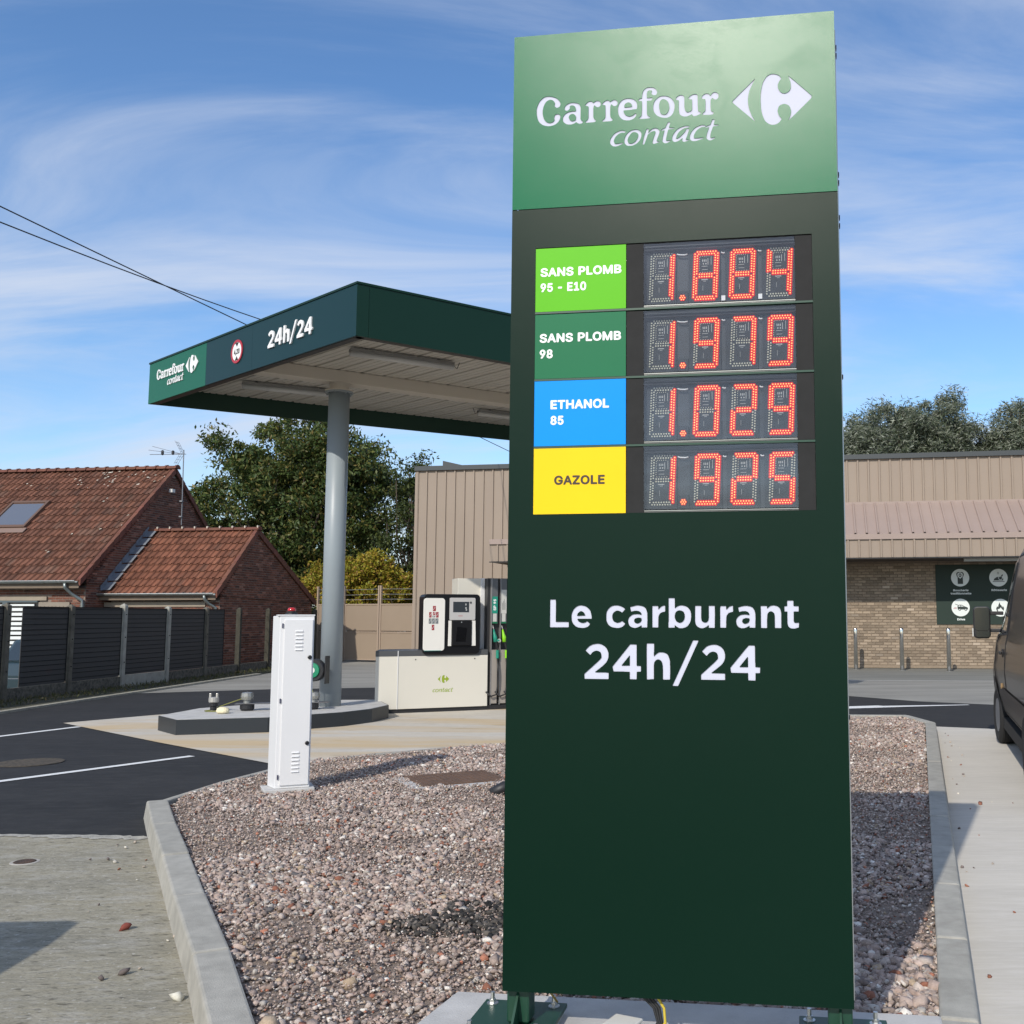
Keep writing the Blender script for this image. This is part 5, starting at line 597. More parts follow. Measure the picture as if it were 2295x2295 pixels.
mb = MB(); mb.lathe([(0.052, 0), (0.050, 0.012), (0.034, 0.016), (0.034, 0.030)], n=20); mb.build('base', M('lamp_base', (0.015, 0.015, 0.016), 0.4), bt, smooth=False)
mb = MB(); mb.lathe([(0.034, 0.0305), (0.034, 0.045), (0.028, 0.056), (0.012, 0.061)], n=20); mb.build('lens', M('red_lens', (0.45, 0.012, 0.012), 0.2, coat=0.5), bt, smooth=True)

# ------------------------------------------------------------------ pump island
ISL = [(-6.76, 14.28), (-6.25, 13.70), (-5.16, 14.02), (-4.36, 14.78), (-4.10, 15.30), (-4.02, 15.95), (-4.45, 16.95), (-5.1, 16.9), (-6.0, 16.3), (-6.7, 15.4)]
isl = thing('pump_island', 'raised concrete island with a dark steel edge under the canopy column', 'island', (0, 0, 0)); 
mb = MB(); mb.prism(ISL, -0.02, 0.197); mb.build('edge', M('anthracite_steel', (0.022, 0.027, 0.032), 0.42), isl)
cen = Vector((-5.2, 15.4)); mb = MB(); mb.prism([tuple(Vector(p)+(cen-Vector(p)).normalized()*0.02) for p in ISL], 0.197, 0.201); mb.build('top', M('island_concrete', (0.50, 0.49, 0.47), 0.85, var=0.12, scale=6, bump=0.3), isl)
gal = M('galvanised', (0.36, 0.36, 0.34), 0.45, metal=0.6); film = glass('plastic_film', (0.9, 0.9, 0.88), refl=0.10, rough=0.25, alpha=0.45, body=(0.42, 0.41, 0.36))
bk = M('black_steel', (0.018, 0.018, 0.02), 0.45); gp = M('painted_plate', (0.10, 0.10, 0.105), 0.5)
def cap(x, y, z, r, h, name, lab, film_on=True, grp=None):
    t = thing(name, lab, 'tank fitting', (x, y, z), group=grp)
    mb = MB(); mb.lathe([(r*0.7, 0), (r*0.7, h*0.45), (r, h*0.5), (r, h*0.92), (r*0.8, h)], n=18); mb.build('cap', gal, t, smooth=False)
    mb = MB(); mb.lathe([(r*1.16, h*0.36), (r*1.25, h*0.7), (r*1.12, h*1.04), (r*0.5, h*1.12)], n=11); mb.build('plastic_wrap', film, t)
    return t
mp_ = thing('mounting_plate', 'long black steel plate carrying wrapped tank fittings on the pump island', 'plate', (-5.55, 15.05, 0.20), 12)
mb = MB(); mb.box(-0.44, -0.07, 0.095, 0.85, 0.10, 0.108); mb.build('plate', gp, mp_, bevel=0.004)
for x, r in ((-0.28, 0.10), (0.14, 0.07), (0.62, 0.09)):
    mb = MB(); mb.lathe([(r*0.8, 0.0), (r, 0.03), (r, 0.085), (r*0.6, 0.094)], (x, 0.01, 0), 18); mb.build('valve_body', bk, mp_)
cap(-5.83, 15.0, 0.309, 0.072, 0.14, 'tank_fitting', 'round grey fitting in clear film, left end of the black plate'); cap(-5.41, 15.09, 0.309, 0.06, 0.13, 'tank_fitting', 'fitting in crumpled clear film right of the grey capped one'); cap(-4.93, 15.2, 0.309, 0.07, 0.13, 'tank_fitting', 'film-wrapped fitting beside the white cabinet, right end of the black plate')
t = thing('vapour_valve', 'upright metal valve with two lugs wrapped in film, left on the pump island', 'valve', (-6.27, 14.9, 0.201))
mb = MB(); mb.lathe([(0.07, 0), (0.06, 0.02), (0.045, 0.03), (0.045, 0.07), (0.062, 0.08), (0.062, 0.11), (0.05, 0.12)], n=14); mb.build('body', bk, t)
mb = MB(); mb.lathe([(0.055, 0.121), (0.07, 0.135), (0.07, 0.19), (0.06, 0.20)], n=14); mb.build('cap', M('cast_alu', (0.50, 0.48, 0.44), 0.4, metal=0.5), t)
for sx in (-1, 1): mb = MB(); mb.box(sx*0.048-0.014, -0.02, 0.19, sx*0.048+0.014, 0.02, 0.255); mb.build('lug', MATS['cast_alu'], t, bevel=0.006)
mb = MB(); mb.tube([(-0.02, -0.05, 0.02), (-0.10, -0.06, 0.012), (-0.05, -0.12, 0.012), (0.10, -0.14, 0.012), (0.2, -0.12, 0.02)], 0.008, 6); mb.build('cable', M('green_yellow', (0.20, 0.20, 0.05), 0.6), t, smooth=True)
w = thing('bond_wire', 'yellow-green bonding wire slanting from the wrapped cap down to the island', 'wire', (0, 0, 0)); mb = MB(); mb.tube([(-5.9, 14.98, 0.37), (-6.1, 14.95, 0.30), (-6.28, 14.9, 0.23), (-6.35, 14.85, 0.206)], 0.007, 6); mb.build('wire', MATS['green_yellow'], w)
fm = thing('foam_lump', 'rounded cream lump of hardened foam on the island edge', 'foam lump', (-5.99, 14.55, 0.2))
mb = MB(); mb.lathe([(0.02, 0.0), (0.075, 0.01), (0.085, 0.04), (0.07, 0.075), (0.03, 0.09)], n=14); mb.v = [(v[0]*1.1, v[1]*0.8, v[2]) for v in mb.v]; mb.build('lump', M('foam', (0.80, 0.72, 0.48), 0.8, var=0.1, scale=20, bump=0.5), fm, smooth=True)

# ------------------------------------------------------------------ canopy
FL = Vector((-8.38, 16.82)); FN = Vector((-3.71, 12.63)); E1 = Vector((0.7804, 0.6252)); E2 = Vector((0.8406, 0.5417)); U = (FN-FL).normalized()
FR = FN+E1*7.4; FB = FL+E2*7.9; ZB, ZT = 5.08, 5.752
cp = thing('station_canopy', 'flat dark green filling station canopy on a grey steel column', 'canopy', (-4.85, 15.72, 0.2))
def wb(mb, name, mat, parent=cp, **k): 
    return world_in(cp, mb).build(name, mat, parent, **k)
fgreen = M('fascia_dark_green', (0.0055, 0.028, 0.018), 0.4, spec=0.2); fteal = M('fascia_teal', (0.006, 0.034, 0.041), 0.4, spec=0.2); flight = M('fascia_light_green', (0.008, 0.115, 0.068), 0.42, spec=0.25)
fin = M('fascia_inner_green', (0.005, 0.035, 0.020), 0.6); brown = M('drip_edge', (0.035, 0.030, 0.026), 0.5)
CENT = (FL+FN+FR+FB)/4
def fasc(a, b, z0, z1, th, name, mat, **k):
    a, b = Vector(a), Vector(b); d = (b-a).normalized(); n = Vector((-d.y, d.x)); 
    if n.dot(CENT-a) < 0: n = -n
    return wb(MB().prism([a, b, b+n*th, a+n*th], z0, z1), name, mat, **k)
fasc(FL+U*0.002, FL+U*2.089, ZB, ZT, 0.03, 'fascia_panel', flight, label='light green end fascia panel with white logo')
fasc(FL+U*2.093, FL+U*3.55, ZB, ZT, 0.03, 'fascia_panel', fteal); fasc(FL+U*3.553, FN-U*0.004, ZB, ZT, 0.03, 'fascia_panel', fteal, label='dark teal fascia panel reading 24h/24')
fasc(FN-U*0.002, FN+E1*0.16, ZB, ZT, 0.032, 'corner_trim', fgreen); fasc(FN+E1*0.165, FN+E1*3.6, ZB, ZT, 0.03, 'fascia_panel', fgreen); fasc(FN+E1*3.605, FR, ZB, ZT, 0.03, 'fascia_panel', fgreen)
fasc(FL+E2*0.03, FB, ZB, ZT, 0.03, 'fascia_panel', fin); fasc(FR, FB, ZB, ZT, 0.03, 'fascia_panel', fgreen)
for a, b in ((FL, FN), (FN, FR)): fasc(Vector(a)+(CENT-Vector(a)).normalized()*0.05, Vector(b)+(CENT-Vector(b)).normalized()*0.05, ZB+0.0, ZB+0.035, 0.10, 'drip_edge', brown)
for a, b, mt in ((FL, FN, fgreen), (FN, FR, fgreen)):
    d = (Vector(b)-Vector(a)).normalized(); n = Vector((-d.y, d.x)); n = n if n.dot(CENT-Vector(a)) > 0 else -n
    wb(MB().prism([Vector(a)-n*0.012-d*0.01, Vector(b)-n*0.012+d*0.01, Vector(b)+n*0.05, Vector(a)+n*0.05], ZT+0.002, ZT+0.03), 'coping', mt)
ZC = 5.37; deckm = M('deck_sheet', (0.56, 0.53, 0.47), 0.5, var=0.03, scale=2)
nst = 21; inn = 0.06
for i in range(nst):                                   # one profiled sheet each, running across the canopy
    def pt(f, g):                                      # f along the length, g from near edge to far edge
        A = FN+E1*7.4*f; B = FL+E2*7.9*f; return A.lerp(B, g)
    f0, f1 = i/nst, (i+1)/nst; w_ = 7.4/nst
    prof = [(0, 0), (0.05, 0.0), (0.09, 0.045), (0.17, 0.045), (0.21, 0.0), (0.42, 0.0), (0.44, 0.008), (0.50, 0.008), (0.52, 0), (0.70, 0.0), (0.72, 0.008), (0.78, 0.008), (0.80, 0), (1.0, 0.0)]
    vs = []; fs = []
    for (u, h) in prof:
        f = f0+(f1-f0)*u*0.9995
        for g in (0.008, 0.992): p = pt(f, g); vs.append((p.x, p.y, ZC+h))
    for k in range(len(prof)-1): fs.append((2*k, 2*k+1, 2*k+3, 2*k+2))
    wb(MB().add(vs, fs), 'deck_sheet', deckm)
A_, B_ = FL+(CENT-FL).normalized()*0.06, FR+(CENT-FR).normalized()*0.06
wb(MB().prism([FL+(CENT-FL).normalized()*0.06, FN+(CENT-FN).normalized()*0.06, FR+(CENT-FR).normalized()*0.06, FB+(CENT-FB).normalized()*0.06], ZC+0.12, ZC+0.20), 'roof', M('roof_grey', (0.3, 0.3, 0.3), 0.7))
CL = Vector((-4.865, 15.76)); BD = Vector((0.815, 0.579)); BN = Vector((-BD.y, BD.x))
s0 = CL-BD*1.28; s1 = CL+BD*6.5
beamm = M('beam_cream', (0.58, 0.53, 0.45), 0.45)
wb(MB().prism([s0+BN*0.13, s0-BN*0.13, s1-BN*0.13, s1+BN*0.13], 5.175, ZC-0.002), 'beam', beamm, bevel=0.01)
colm = M('column_grey', (0.27, 0.31, 0.335), 0.42, spec=0.5, var=0.03, scale=2)
for k, c in enumerate((CL, CL+BD*4.0)):
    o = wb(MB().lathe([(0.16, 0.201), (0.16, 5.02)], (c.x, c.y, 0), 40), 'column', colm, smooth=False)
    for p in o.data.polygons: p.use_smooth = len(p.vertices) == 4
    wb(MB().lathe([(0.215, 5.022), (0.215, 5.045)], (c.x, c.y, 0), 32), 'column_flange', colm, parent=cp)
    wb(MB().lathe([(0.215, 5.047), (0.215, 5.068)], (c.x, c.y, 0), 32).lathe([(0.15, 5.068), (0.15, 5.176)], (c.x, c.y, 0), 32), 'column_head', beamm)
    for a in range(8):
        t = a*math.pi/4; wb(MB().lathe([(0.014, 5.000), (0.014, 5.022)], (c.x+0.19*math.cos(t), c.y+0.19*math.sin(t), 0), 6), 'bolt', colm)
tubeh = M('tube_housing', (0.26, 0.26, 0.25), 0.5); tubed = M('tube_diffuser', (0.60, 0.60, 0.58), 0.3)
for a, b in (((-4.26, 14.24), (-2.96, 15.10)), ((-6.62, 16.32), (-5.34, 17.00)), ((-3.17, 18.60), (-1.86, 19.45))):
    a, b = Vector(a), Vector(b); d = (b-a).normalized(); n = Vector((-d.y, d.x))
    h = wb(MB().prism([a+n*0.06, a-n*0.06, b-n*0.06, b+n*0.06], ZC-0.075, ZC-0.03), 'light_fitting', tubeh)
    mb = MB(); mb.tube([(*a, ZC-0.095), (*b, ZC-0.095)], 0.045, 10); world_in(cp, mb).build('diffuser', tubed, h, smooth=True)
    for q in (0.15, 0.85): p = a.lerp(b, q); world_in(cp, MB().box(p.x-0.02, p.y-0.02, ZC-0.03, p.x+0.02, p.y+0.02, ZC)).build('bracket', tubeh, h)
    e = a if a.x > -3.5 else b; s_ = -1 if a.x > -3.5 else 1
    mb = MB(); mb.tube([(e.x, e.y, ZC-0.06), (e.x+s_*d.x*0.06, e.y+s_*d.y*0.06, ZC-0.11), (e.x+s_*d.x*0.10, e.y+s_*d.y*0.10, ZC-0.01)], 0.006, 5); world_in(cp, mb).build('flex', bk, h)
# signs on the left fascia
yawf = math.degrees(math.atan2(U.y, U.x))

loops = logo(['emb', 'car', 'con'], 1.49, 1.49, 1.4086, 5.4917, 0.8119, 3.3927)
def on_fascia(name, loops, y, th, mat, parent, label=None):
    o = flat(name, loops, y, th, mat, parent, label)
    o.matrix_basis = Matrix.Translation((FL.x-parent.location.x, FL.y-parent.location.y, -parent.location.z)) @ Matrix.Rotation(R_(yawf), 4, 'Z'); return o
on_fascia('logo_letters', loops, -0.002, 0.012, wlet, cp, 'white logo lettering on the light green panel')
on_fascia('slogan_letters', logo(['h24'], 1.951, 2.0, 4.045, 5.42, 0.2795, 1.392), -0.002, 0.02, wlet, cp, 'white 24h/24 lettering')
hs = thing('height_limit_sign', 'round red-rimmed 4,20 height limit sign on the canopy fascia', 'road sign', (FL.x+U.x*3.103, FL.y+U.y*3.103, 5.25))
def circ(cx_, cz_, r, n=40): return [(cx_+r*math.cos(2*math.pi*i/n), cz_+r*math.sin(2*math.pi*i/n)) for i in range(n)]
X_, Z_ = 3.103, 5.430
on_fascia('rim', [circ(X_, Z_, 0.176), circ(X_, Z_, 0.140)], -0.003, 0.010, M('sign_red', (0.42, 0.02, 0.035), 0.4), hs)
on_fascia('face', [circ(X_, Z_, 0.1395)], -0.003, 0.006, wlet, hs)
on_fascia('arrow', [[(X_-0.055, Z_+0.133), (X_+0.055, Z_+0.133), (X_, Z_+0.070)]], -0.0095, 0.002, dlet, hs); on_fascia('arrow', [[(X_-0.055, Z_-0.133), (X_+0.055, Z_-0.133), (X_, Z_-0.070)]], -0.0095, 0.002, dlet, hs)
on_fascia('numerals', text('4,20', X_, Z_-0.040, 0.080, 0.17, 'c'), -0.0095, 0.002, dlet, hs)
# hose reel on the column
hr = thing('cable_reel', 'black and green cable reel hung on the canopy column', 'cable reel', (-4.98, 15.36, 0.76), -12)
mb = MB(); mb.lathe([(0.155, -0.05), (0.165, -0.04), (0.165, 0.04), (0.155, 0.05)], n=28); o = mb.build('drum', bk, hr); o.rotation_euler = (R_(90), 0, 0)
mb = MB(); mb.lathe([(0.108, 0.051), (0.105, 0.075), (0.03, 0.082)], n=28); o = mb.build('hub', M('reel_green', (0.012, 0.22, 0.11), 0.4), hr); o.rotation_euler = (R_(90), 0, 0)
mb = MB(); mb.lathe([(0.045, 0.0825), (0.043, 0.086)], n=20); o = mb.build('badge', M('badge_white', (0.62, 0.64, 0.60), 0.5), hr); o.rotation_euler = (R_(90), 0, 0)
mb = MB(); mb.box(0.165, -0.02, -0.2, 0.185, 0.10, 0.21); mb.build('bracket', bk, hr, bevel=0.005)
mb = MB(); mb.tube([(-0.03, -0.03, -0.16), (-0.02, -0.04, -0.26), (0.02, -0.05, -0.40), (0.01, -0.06, -0.50), (-0.06, -0.08, -0.55), (-0.18, -0.1, -0.553)], 0.009, 7); mb.build('cable', M('reel_cable', (0.42, 0.44, 0.12), 0.5), hr, smooth=True)
# ------------------------------------------------------------------ fuel pump with payment terminal
PA = (-4.079, 16.699)
cream = M('cream_steel', (0.66, 0.63, 0.55), 0.38, spec=0.5, var=0.01, scale=2); greyband = M('grey_band', (0.075, 0.078, 0.082), 0.4)
stain = M('brushed_steel', (0.42, 0.41, 0.40), 0.42, metal=0.6, var=0.05, scale=3, stretch=(20, 20, 1))
pu = thing('fuel_pump', 'white and black fuel pump with a cream skirt reading contact', 'fuel pump', (PA[0], PA[1], 0), 24.52)
mb = MB(); mb.prism([(0, 0), (1.488, 0), (1.488, 0.8), (-0.15, 0.8), (-0.345, 0.035)], 0.065, 0.908); sk = mb.build('skirt', cream, pu, bevel=0.004)
mb = MB(); mb.prism([(0.01, 0.03), (1.50, 0.03), (1.50, 0.78), (-0.14, 0.78), (-0.33, 0.06)], -0.02, 0.062); mb.build('plinth', bk, pu)
mb = MB(); mb.prism([(-0.004, -0.004), (1.488, -0.004), (1.488, 0.8), (-0.155, 0.8), (-0.351, 0.031)], 0.9105, 1.000); mb.build('top_band', greyband, pu, bevel=0.003)
mb = MB(); mb.box(-0.006, -0.010, 0.0655, 0.006, -0.0045, 0.998); mb.build('corner_strip', MATS['white_steel'], pu)
for x in (0.285, 1.265):
    mb = MB(); mb.box(x-0.008, -0.006, 0.843, x+0.008, -0.0005, 0.862); mb.build('lock', bk, sk)
olive = M('olive_print', (0.27, 0.36, 0.020), 0.5)
flat('emblem', logo(['emb'], 0.66, 0.66, 0.747, 0.528, 0.9539, 3.3927), -0.0007, 0.001, olive, sk, label='olive green emblem')
flat('lettering', logo(['con'], 0.86, 0.86, 0.741, 0.352, 0.5632, 3.2948), -0.0007, 0.001, olive, sk, label='olive green word contact')
# terminal
mb = MB(); mb.xz(roundrect(0.385, 0.93, 1.335, 1.917, 0.07), -0.05, 0.30); tm = mb.build('payment_terminal', M('gloss_black', (0.008, 0.008, 0.009), 0.3, spec=0.25), pu, bevel=0.012)
mb = MB(); mb.xz(roundrect(0.383, 0.990, 0.735, 1.850, 0.05), -0.075, -0.0505); mb.build('door', M('warm_white', (0.74, 0.72, 0.67), 0.38), tm, bevel=0.006)
mb = MB(); mb.box(0.40, -0.0765, 0.9905, 0.68, -0.0752, 0.998); mb.build('trim_line', M('teal_line', (0.03, 0.25, 0.22), 0.4), tm)
red = M('sticker_red', (0.28, 0.012, 0.02), 0.5); gst = M('sticker_grey', (0.14, 0.155, 0.16), 0.5)
def zt_(y): return 1.6778-(y-630)*0.00135
def xt_(x): return 0.5531+(x-942)*0.00135
for (x0, y0, x1, y1, mt) in ((928, 597, 965, 660, red), (883, 672, 914, 738, red), (928, 672, 961, 708, red), (967, 672, 1000, 738, red), (922, 714, 958, 736, gst), (880, 748, 915, 812, gst), (920, 748, 955, 812, gst), (960, 748, 998, 812, gst), (918, 825, 950, 890, red)):
    mb = MB(); mb.k = 0; mb.box(xt_(x0), -0.0762, zt_(y1), xt_(x1)-0.002, -0.0752, zt_(y0)); mb.k = 1
    for q in range(3): xx = xt_(x0)+0.008+q*0.010; zz_ = zt_(y1)+(zt_(y0)-zt_(y1))*(0.25+0.2*q); mb.box(xx, -0.0768, zz_, xx+0.007, -0.0763, zz_+0.012)
    mb.build('card_sticker', [mt, wlet], tm)
mb = MB(); mb.xz(roundrect(0.812, 1.49, 1.245, 1.858, 0.02), -0.075, -0.0505); mb.build('screen_surround', M('silver_paint', (0.46, 0.45, 0.44), 0.4), tm, bevel=0.004)
mb = MB(); mb.box(0.868, -0.0765, 1.618, 1.136, -0.0752, 1.792); scn = mb.build('screen', M('dark_screen', (0.035, 0.042, 0.05), 0.15), tm)
for (x, z) in ((1.07, 1.748), (1.072, 1.69), (1.08, 1.66)):
    mb = MB(); mb.box(x, -0.0772, z-0.016, x+0.022, -0.0766, z+0.014); mb.build('icon', M('icon_grey', (0.35, 0.36, 0.36), 0.5) if 'icon_grey' not in MATS else MATS['icon_grey'], scn)
mb = MB(); mb.box(0.955, -0.0764, 1.552, 1.03, -0.0752, 1.566); mb.build('maker_badge', M('pink_print', (0.42, 0.22, 0.22), 0.5), tm)
mb = MB(); mb.lathe([(0.02, 0), (0.018, 0.003)], n=16); o = mb.build('contactless_mark', greyband, tm); o.rotation_euler = (R_(90), 0, 0); o.location = (1.165, -0.0752, 1.778)
for a in ((0.800, 1.065, 0.850, 1.482), (1.190, 1.065, 1.25, 1.482)):
    mb = MB(); mb.xz([(a[0]-0.005 if a[0] < 1 else a[0], a[1]), (a[2] if a[0] < 1 else a[2]+0.01, a[1]), (a[2], a[3]), (a[0], a[3])], -0.072, -0.0505); mb.build('side_cheek', MATS['warm_white'], tm, bevel=0.004)
mb = MB(); mb.box(0.853, -0.09, 1.07, 1.186, -0.0508, 1.482); pp = mb.build('pin_unit', M('pin_black', (0.008, 0.008, 0.009), 0.5, spec=0.2), tm, bevel=0.012)
mb = MB(); mb.xz([(0.92, 1.14), (1.08, 1.14), (1.10, 1.36), (0.94, 1.38)], -0.096, -0.0905); mb.build('display', M('pin_glass', (0.006, 0.006, 0.007), 0.08), pp)
mb = MB(); mb.lathe([(0.009, 0), (0.009, 0.003)], n=10); o = mb.build('button', MATS['icon_grey'], pp); o.rotation_euler = (R_(90), 0, 0); o.location = (1.01, -0.0905, 1.455)
# column and hose unit
mb = MB(); mb.box(1.042, 0.33, 1.0005, 1.498, 0.75, 2.196); mb.build('column', cream, pu, bevel=0.006)
mb = MB(); mb.box(1.43, 0.28, 1.0005, 1.4985, 0.3295, 2.199); mb.build('column_edge', MATS['white_steel'], pu, bevel=0.004)
mb = MB(); mb.box(1.4995, 0.10, 0.075, 3.2, 0.78, 2.195); mb.build('hose_cabinet', bk, pu)
mb = MB(); mb.box(1.503, 0.04, -0.02, 3.2, 0.78, 0.0745); mb.build('plinth', bk, pu)
tealp = M('pump_teal', (0.012, 0.24, 0.165), 0.4); limep = M('pump_lime', (0.24, 0.62, 0.012), 0.4); dgr = M('pump_dark_grey', (0.10, 0.105, 0.11), 0.45); lab = M('paper_label', (0.50, 0.50, 0.47), 0.6)
pnl = M('pump_panel', (0.30, 0.27, 0.24), 0.45, var=0.05, scale=2)
for k in range(8):
    x0 = 1.556+k*0.155; x1 = x0+0.098
    if x1 > 3.15: break
    o = MB().box(x0, 0.02, 1.43, x1, 0.0995, 2.19).build('hose_strip', dgr, pu)
    c = (tealp, limep, M('pump_blue', (0.0, 0.2, 0.6), 0.4) if 'pump_blue' not in MATS else MATS['pump_blue'], M('pump_yellow', (0.8, 0.5, 0.01), 0.4) if 'pump_yellow' not in MATS else MATS['pump_yellow'])[k % 4]
    if k == 0:
        MB().box(x0+0.002, 0.0175, 1.60, x1-0.002, 0.0195, 1.885).build('grade_label', tealp, o)
        fl_ = flat('grade_text', text('SP 95', 0, 0, 0.045, 0.19, 'c'), 0, 0.001, wlet, o); fl_.rotation_euler = (0, R_(-90), 0); fl_.location = (x0+0.068, 0.0172, 1.745)
        MB().box(x0+0.018, 0.017, 1.462, x1-0.018, 0.0195, 1.598).build('paper_label', lab, o)
    else:
        MB().box(x0+0.002, 0.0175, 1.60, x1-0.002, 0.0195, 2.0).build('grade_label', lab, o)
        for q in range(4): MB().box(x0+0.02+q*0.016, 0.0165, 1.66, x0+0.026+q*0.016, 0.0174, 1.78+0.03*(q % 3)).build('print_line', greyband, o)
        MB().box(x0+0.018, 0.017, 1.462, x1-0.018, 0.0195, 1.598).build('paper_label', lab, o)
    MB().box(x0+0.004, 0.017, 1.432, x1-0.004, 0.0195, 1.458).build('colour_tab', M('tab_green', (0.01, 0.14, 0.06), 0.4) if 'tab_green' not in MATS else MATS['tab_green'], o)
    lo = MB(); lo.box(x0, 0.02, 0.10, x1, 0.0995, 0.99); lo.build('lower_panel', pnl, pu)
    MB().box(x0-0.012, 0.012, 0.08, x0-0.004, 0.0995, 2.19).build('edge_strip', stain, pu)
    nz_ = MB(); nz_.tube([(x0+0.028, 0.0, 1.33), (x0+0.037, -0.01, 1.26), (x0+0.05, -0.02, 1.20), (x0+0.052, -0.02, 1.12)], [0.012, 0.022, 0.036, 0.030], 10)
    nzl = nz_.build('nozzle', c, pu, smooth=True)
    MB().tube([(x0+0.018, 0.03, 1.40), (x0+0.028, 0.0, 1.33)], 0.010, 8).build('spout', stain, nzl, smooth=True)
    if k == 0: o2 = MB().lathe([(0.032, 0), (0.030, 0.006)], n=18).build('badge', lab, nzl); o2.rotation_euler = (R_(90), 0, 0); o2.location = (x0+0.115, -0.035, 1.145); MB().tube([(x0+0.05, -0.02, 1.15), (x0+0.118, -0.03, 1.145)], 0.022, 8).build('trigger_guard', c, nzl)
    xs_ = x0+0.105
    MB().tube([(x0+0.06, -0.02, 1.12), (xs_-0.012, -0.02, 0.99)], 0.012, 8).build('hose_top', bk, pu)
    MB().lathe([(0.026, 0.85), (0.026, 0.985)], (xs_-0.012, -0.02, 0), 12).build('hose_sleeve', c, pu, smooth=False)
    MB().tube([(xs_-0.012, -0.02, 0.85), (xs_+0.005, -0.03, 0.6), (xs_-0.002, -0.03, 0.4), (xs_-0.03, -0.03, 0.25), (xs_-0.12, -0.03, 0.22), (xs_-0.20, -0.01, 0.30)], 0.015, 8).build('hose', bk, pu, smooth=True)

# ------------------------------------------------------------------ supermarket building
SP = (0.0, 32.31); SY = -9.65
tan = M('taupe_cladding', (0.285, 0.225, 0.175), 0.55, var=0.03, scale=0.7, objrand=0.02); tan2 = M('taupe_awning', (0.325, 0.25, 0.215), 0.55, var=0.04, scale=1.0, objrand=0.02)
trimm = M('anthracite_trim', (0.045, 0.052, 0.055), 0.4)
st = thing('supermarket', 'long low brown-beige shop building with ribbed cladding, sloping awning and brick wall', 'building', (*SP, 0), SY)
XL, XR = -7.86, 17.0
MB().box(XL+0.06, 0.03, 0, XR, 14, 6.34).build('wall', tan, st)
def cladding(x0, x1, y0, z0, y1, z1, pitch, ph, th, name, mat, parent):
    """one ribbed sheet per pitch between a lower and an upper edge"""
    k0 = math.floor((x0-ph)/pitch); dirv = Vector((0, y1-y0, z1-z0)); Ln = dirv.length; u = dirv/Ln; nrm = Vector((0, -u.z, u.y))
    k = k0; 
    while ph+k*pitch < x1-0.01:
        a = max(x0, ph+k*pitch); b = min(x1, ph+(k+1)*pitch); k += 1
        if b-a < 0.03: continue
        prof = [(a, 0.0), (b-0.085, 0.0), (b-0.072, 0.042), (b-0.028, 0.042), (b-0.015, 0.0), (b-0.0005, 0.0)] if b-a > 0.1 else [(a, 0), (b, 0)]
        vs = []
        for (x, h) in prof:
            for t in (0, 1):
                base = Vector((0, y0, z0))+u*(Ln*t)+nrm*(h+0.002); vs.append((x, base.y, base.z))
        fs = [(2*i, 2*i+2, 2*i+3, 2*i+1) for i in range(len(prof)-1)]
        # fine vertical ribs between the big ones
        MB().add(vs, fs).build(name, mat, parent)
PIT = 0.3245; PH = 6.2009
cladding(XL, -4.6, 0.0, 0.02, 0.0, 6.34, PIT, PH, 0.03, 'cladding_panel', tan, st)
cladding(-4.6, XR, 0.0, 3.8, 0.0, 6.34, PIT, PH, 0.03, 'cladding_panel', tan, st)
MB().box(XL-0.03, -0.10, 6.342, XR, 14, 6.49).build('roof_trim', trimm, st)
MB().add([(-7.80, 2.2, 6.49), (-7.80, 9, 6.49), (-7.80, 9, 7.35), (-7.80, 2.2, 7.02), (-5.6, 2.2, 6.49), (-5.6, 9, 6.49)], [(0, 3, 2, 1), (0, 4, 3), (1, 2, 5), (3, 4, 5, 2), (0, 1, 5, 4)]).build('raised_roof', trimm, st)
MB().box(XL-0.02, -0.03, 0.0, XL+0.10, 0.02, 6.33).build('corner_flashing', tan, st)
PRO = 1.76; AX0 = -4.7; AX1 = -2.2
# awning: slope from the wall to the front edge, then the upright fascia
cladding(AX1, XR, -PRO, 3.90, -0.02, 4.97, PIT*1.0, PH-0.16, 0.03, 'awning_sheet', tan2, st)
MB().box(AX1, -0.05, 4.93, XR, 0.0, 5.02).build('awning_flashing', tan2, st)
MB().box(AX0, -PRO-0.065, 3.745, XR, -PRO+0.02, 3.90).build('awning_ledge', tan2, st)
MB().box(AX0+0.02, -PRO+0.03, 3.23, AX0+0.05, -0.01, 3.74).build('awning_end', tan, st); MB().add([(AX1, -PRO, 3.80), (AX1, 0, 3.80), (AX1, 0, 4.95)], [(0, 1, 2)]).build('awning_end', tan2, st); MB().box(AX0, -PRO, 3.742, AX1, -0.01, 3.79).build('ledge_top', tan, st)
cladding(AX0, XR, -PRO-0.005, 3.225, -PRO-0.005, 3.742, PIT*0.955, PH-0.05, 0.03, 'fascia_sheet', tan, st)
MB().box(AX0+0.01, -PRO, 3.20, XR, -0.0, 3.222).build('soffit', M('soffit_dark', (0.05, 0.04, 0.035), 0.7), st)
MB().box(AX0, -PRO-0.03, 3.19, XR, -PRO+0.06, 3.219).build('fascia_lip', bk, st)
lf = MB(); lf.box(9.35, -PRO+0.25, 3.10, 12.6, -PRO+0.40, 3.195); lf.build('strip_light', M('light_body', (0.35, 0.35, 0.33), 0.4), st, bevel=0.01)
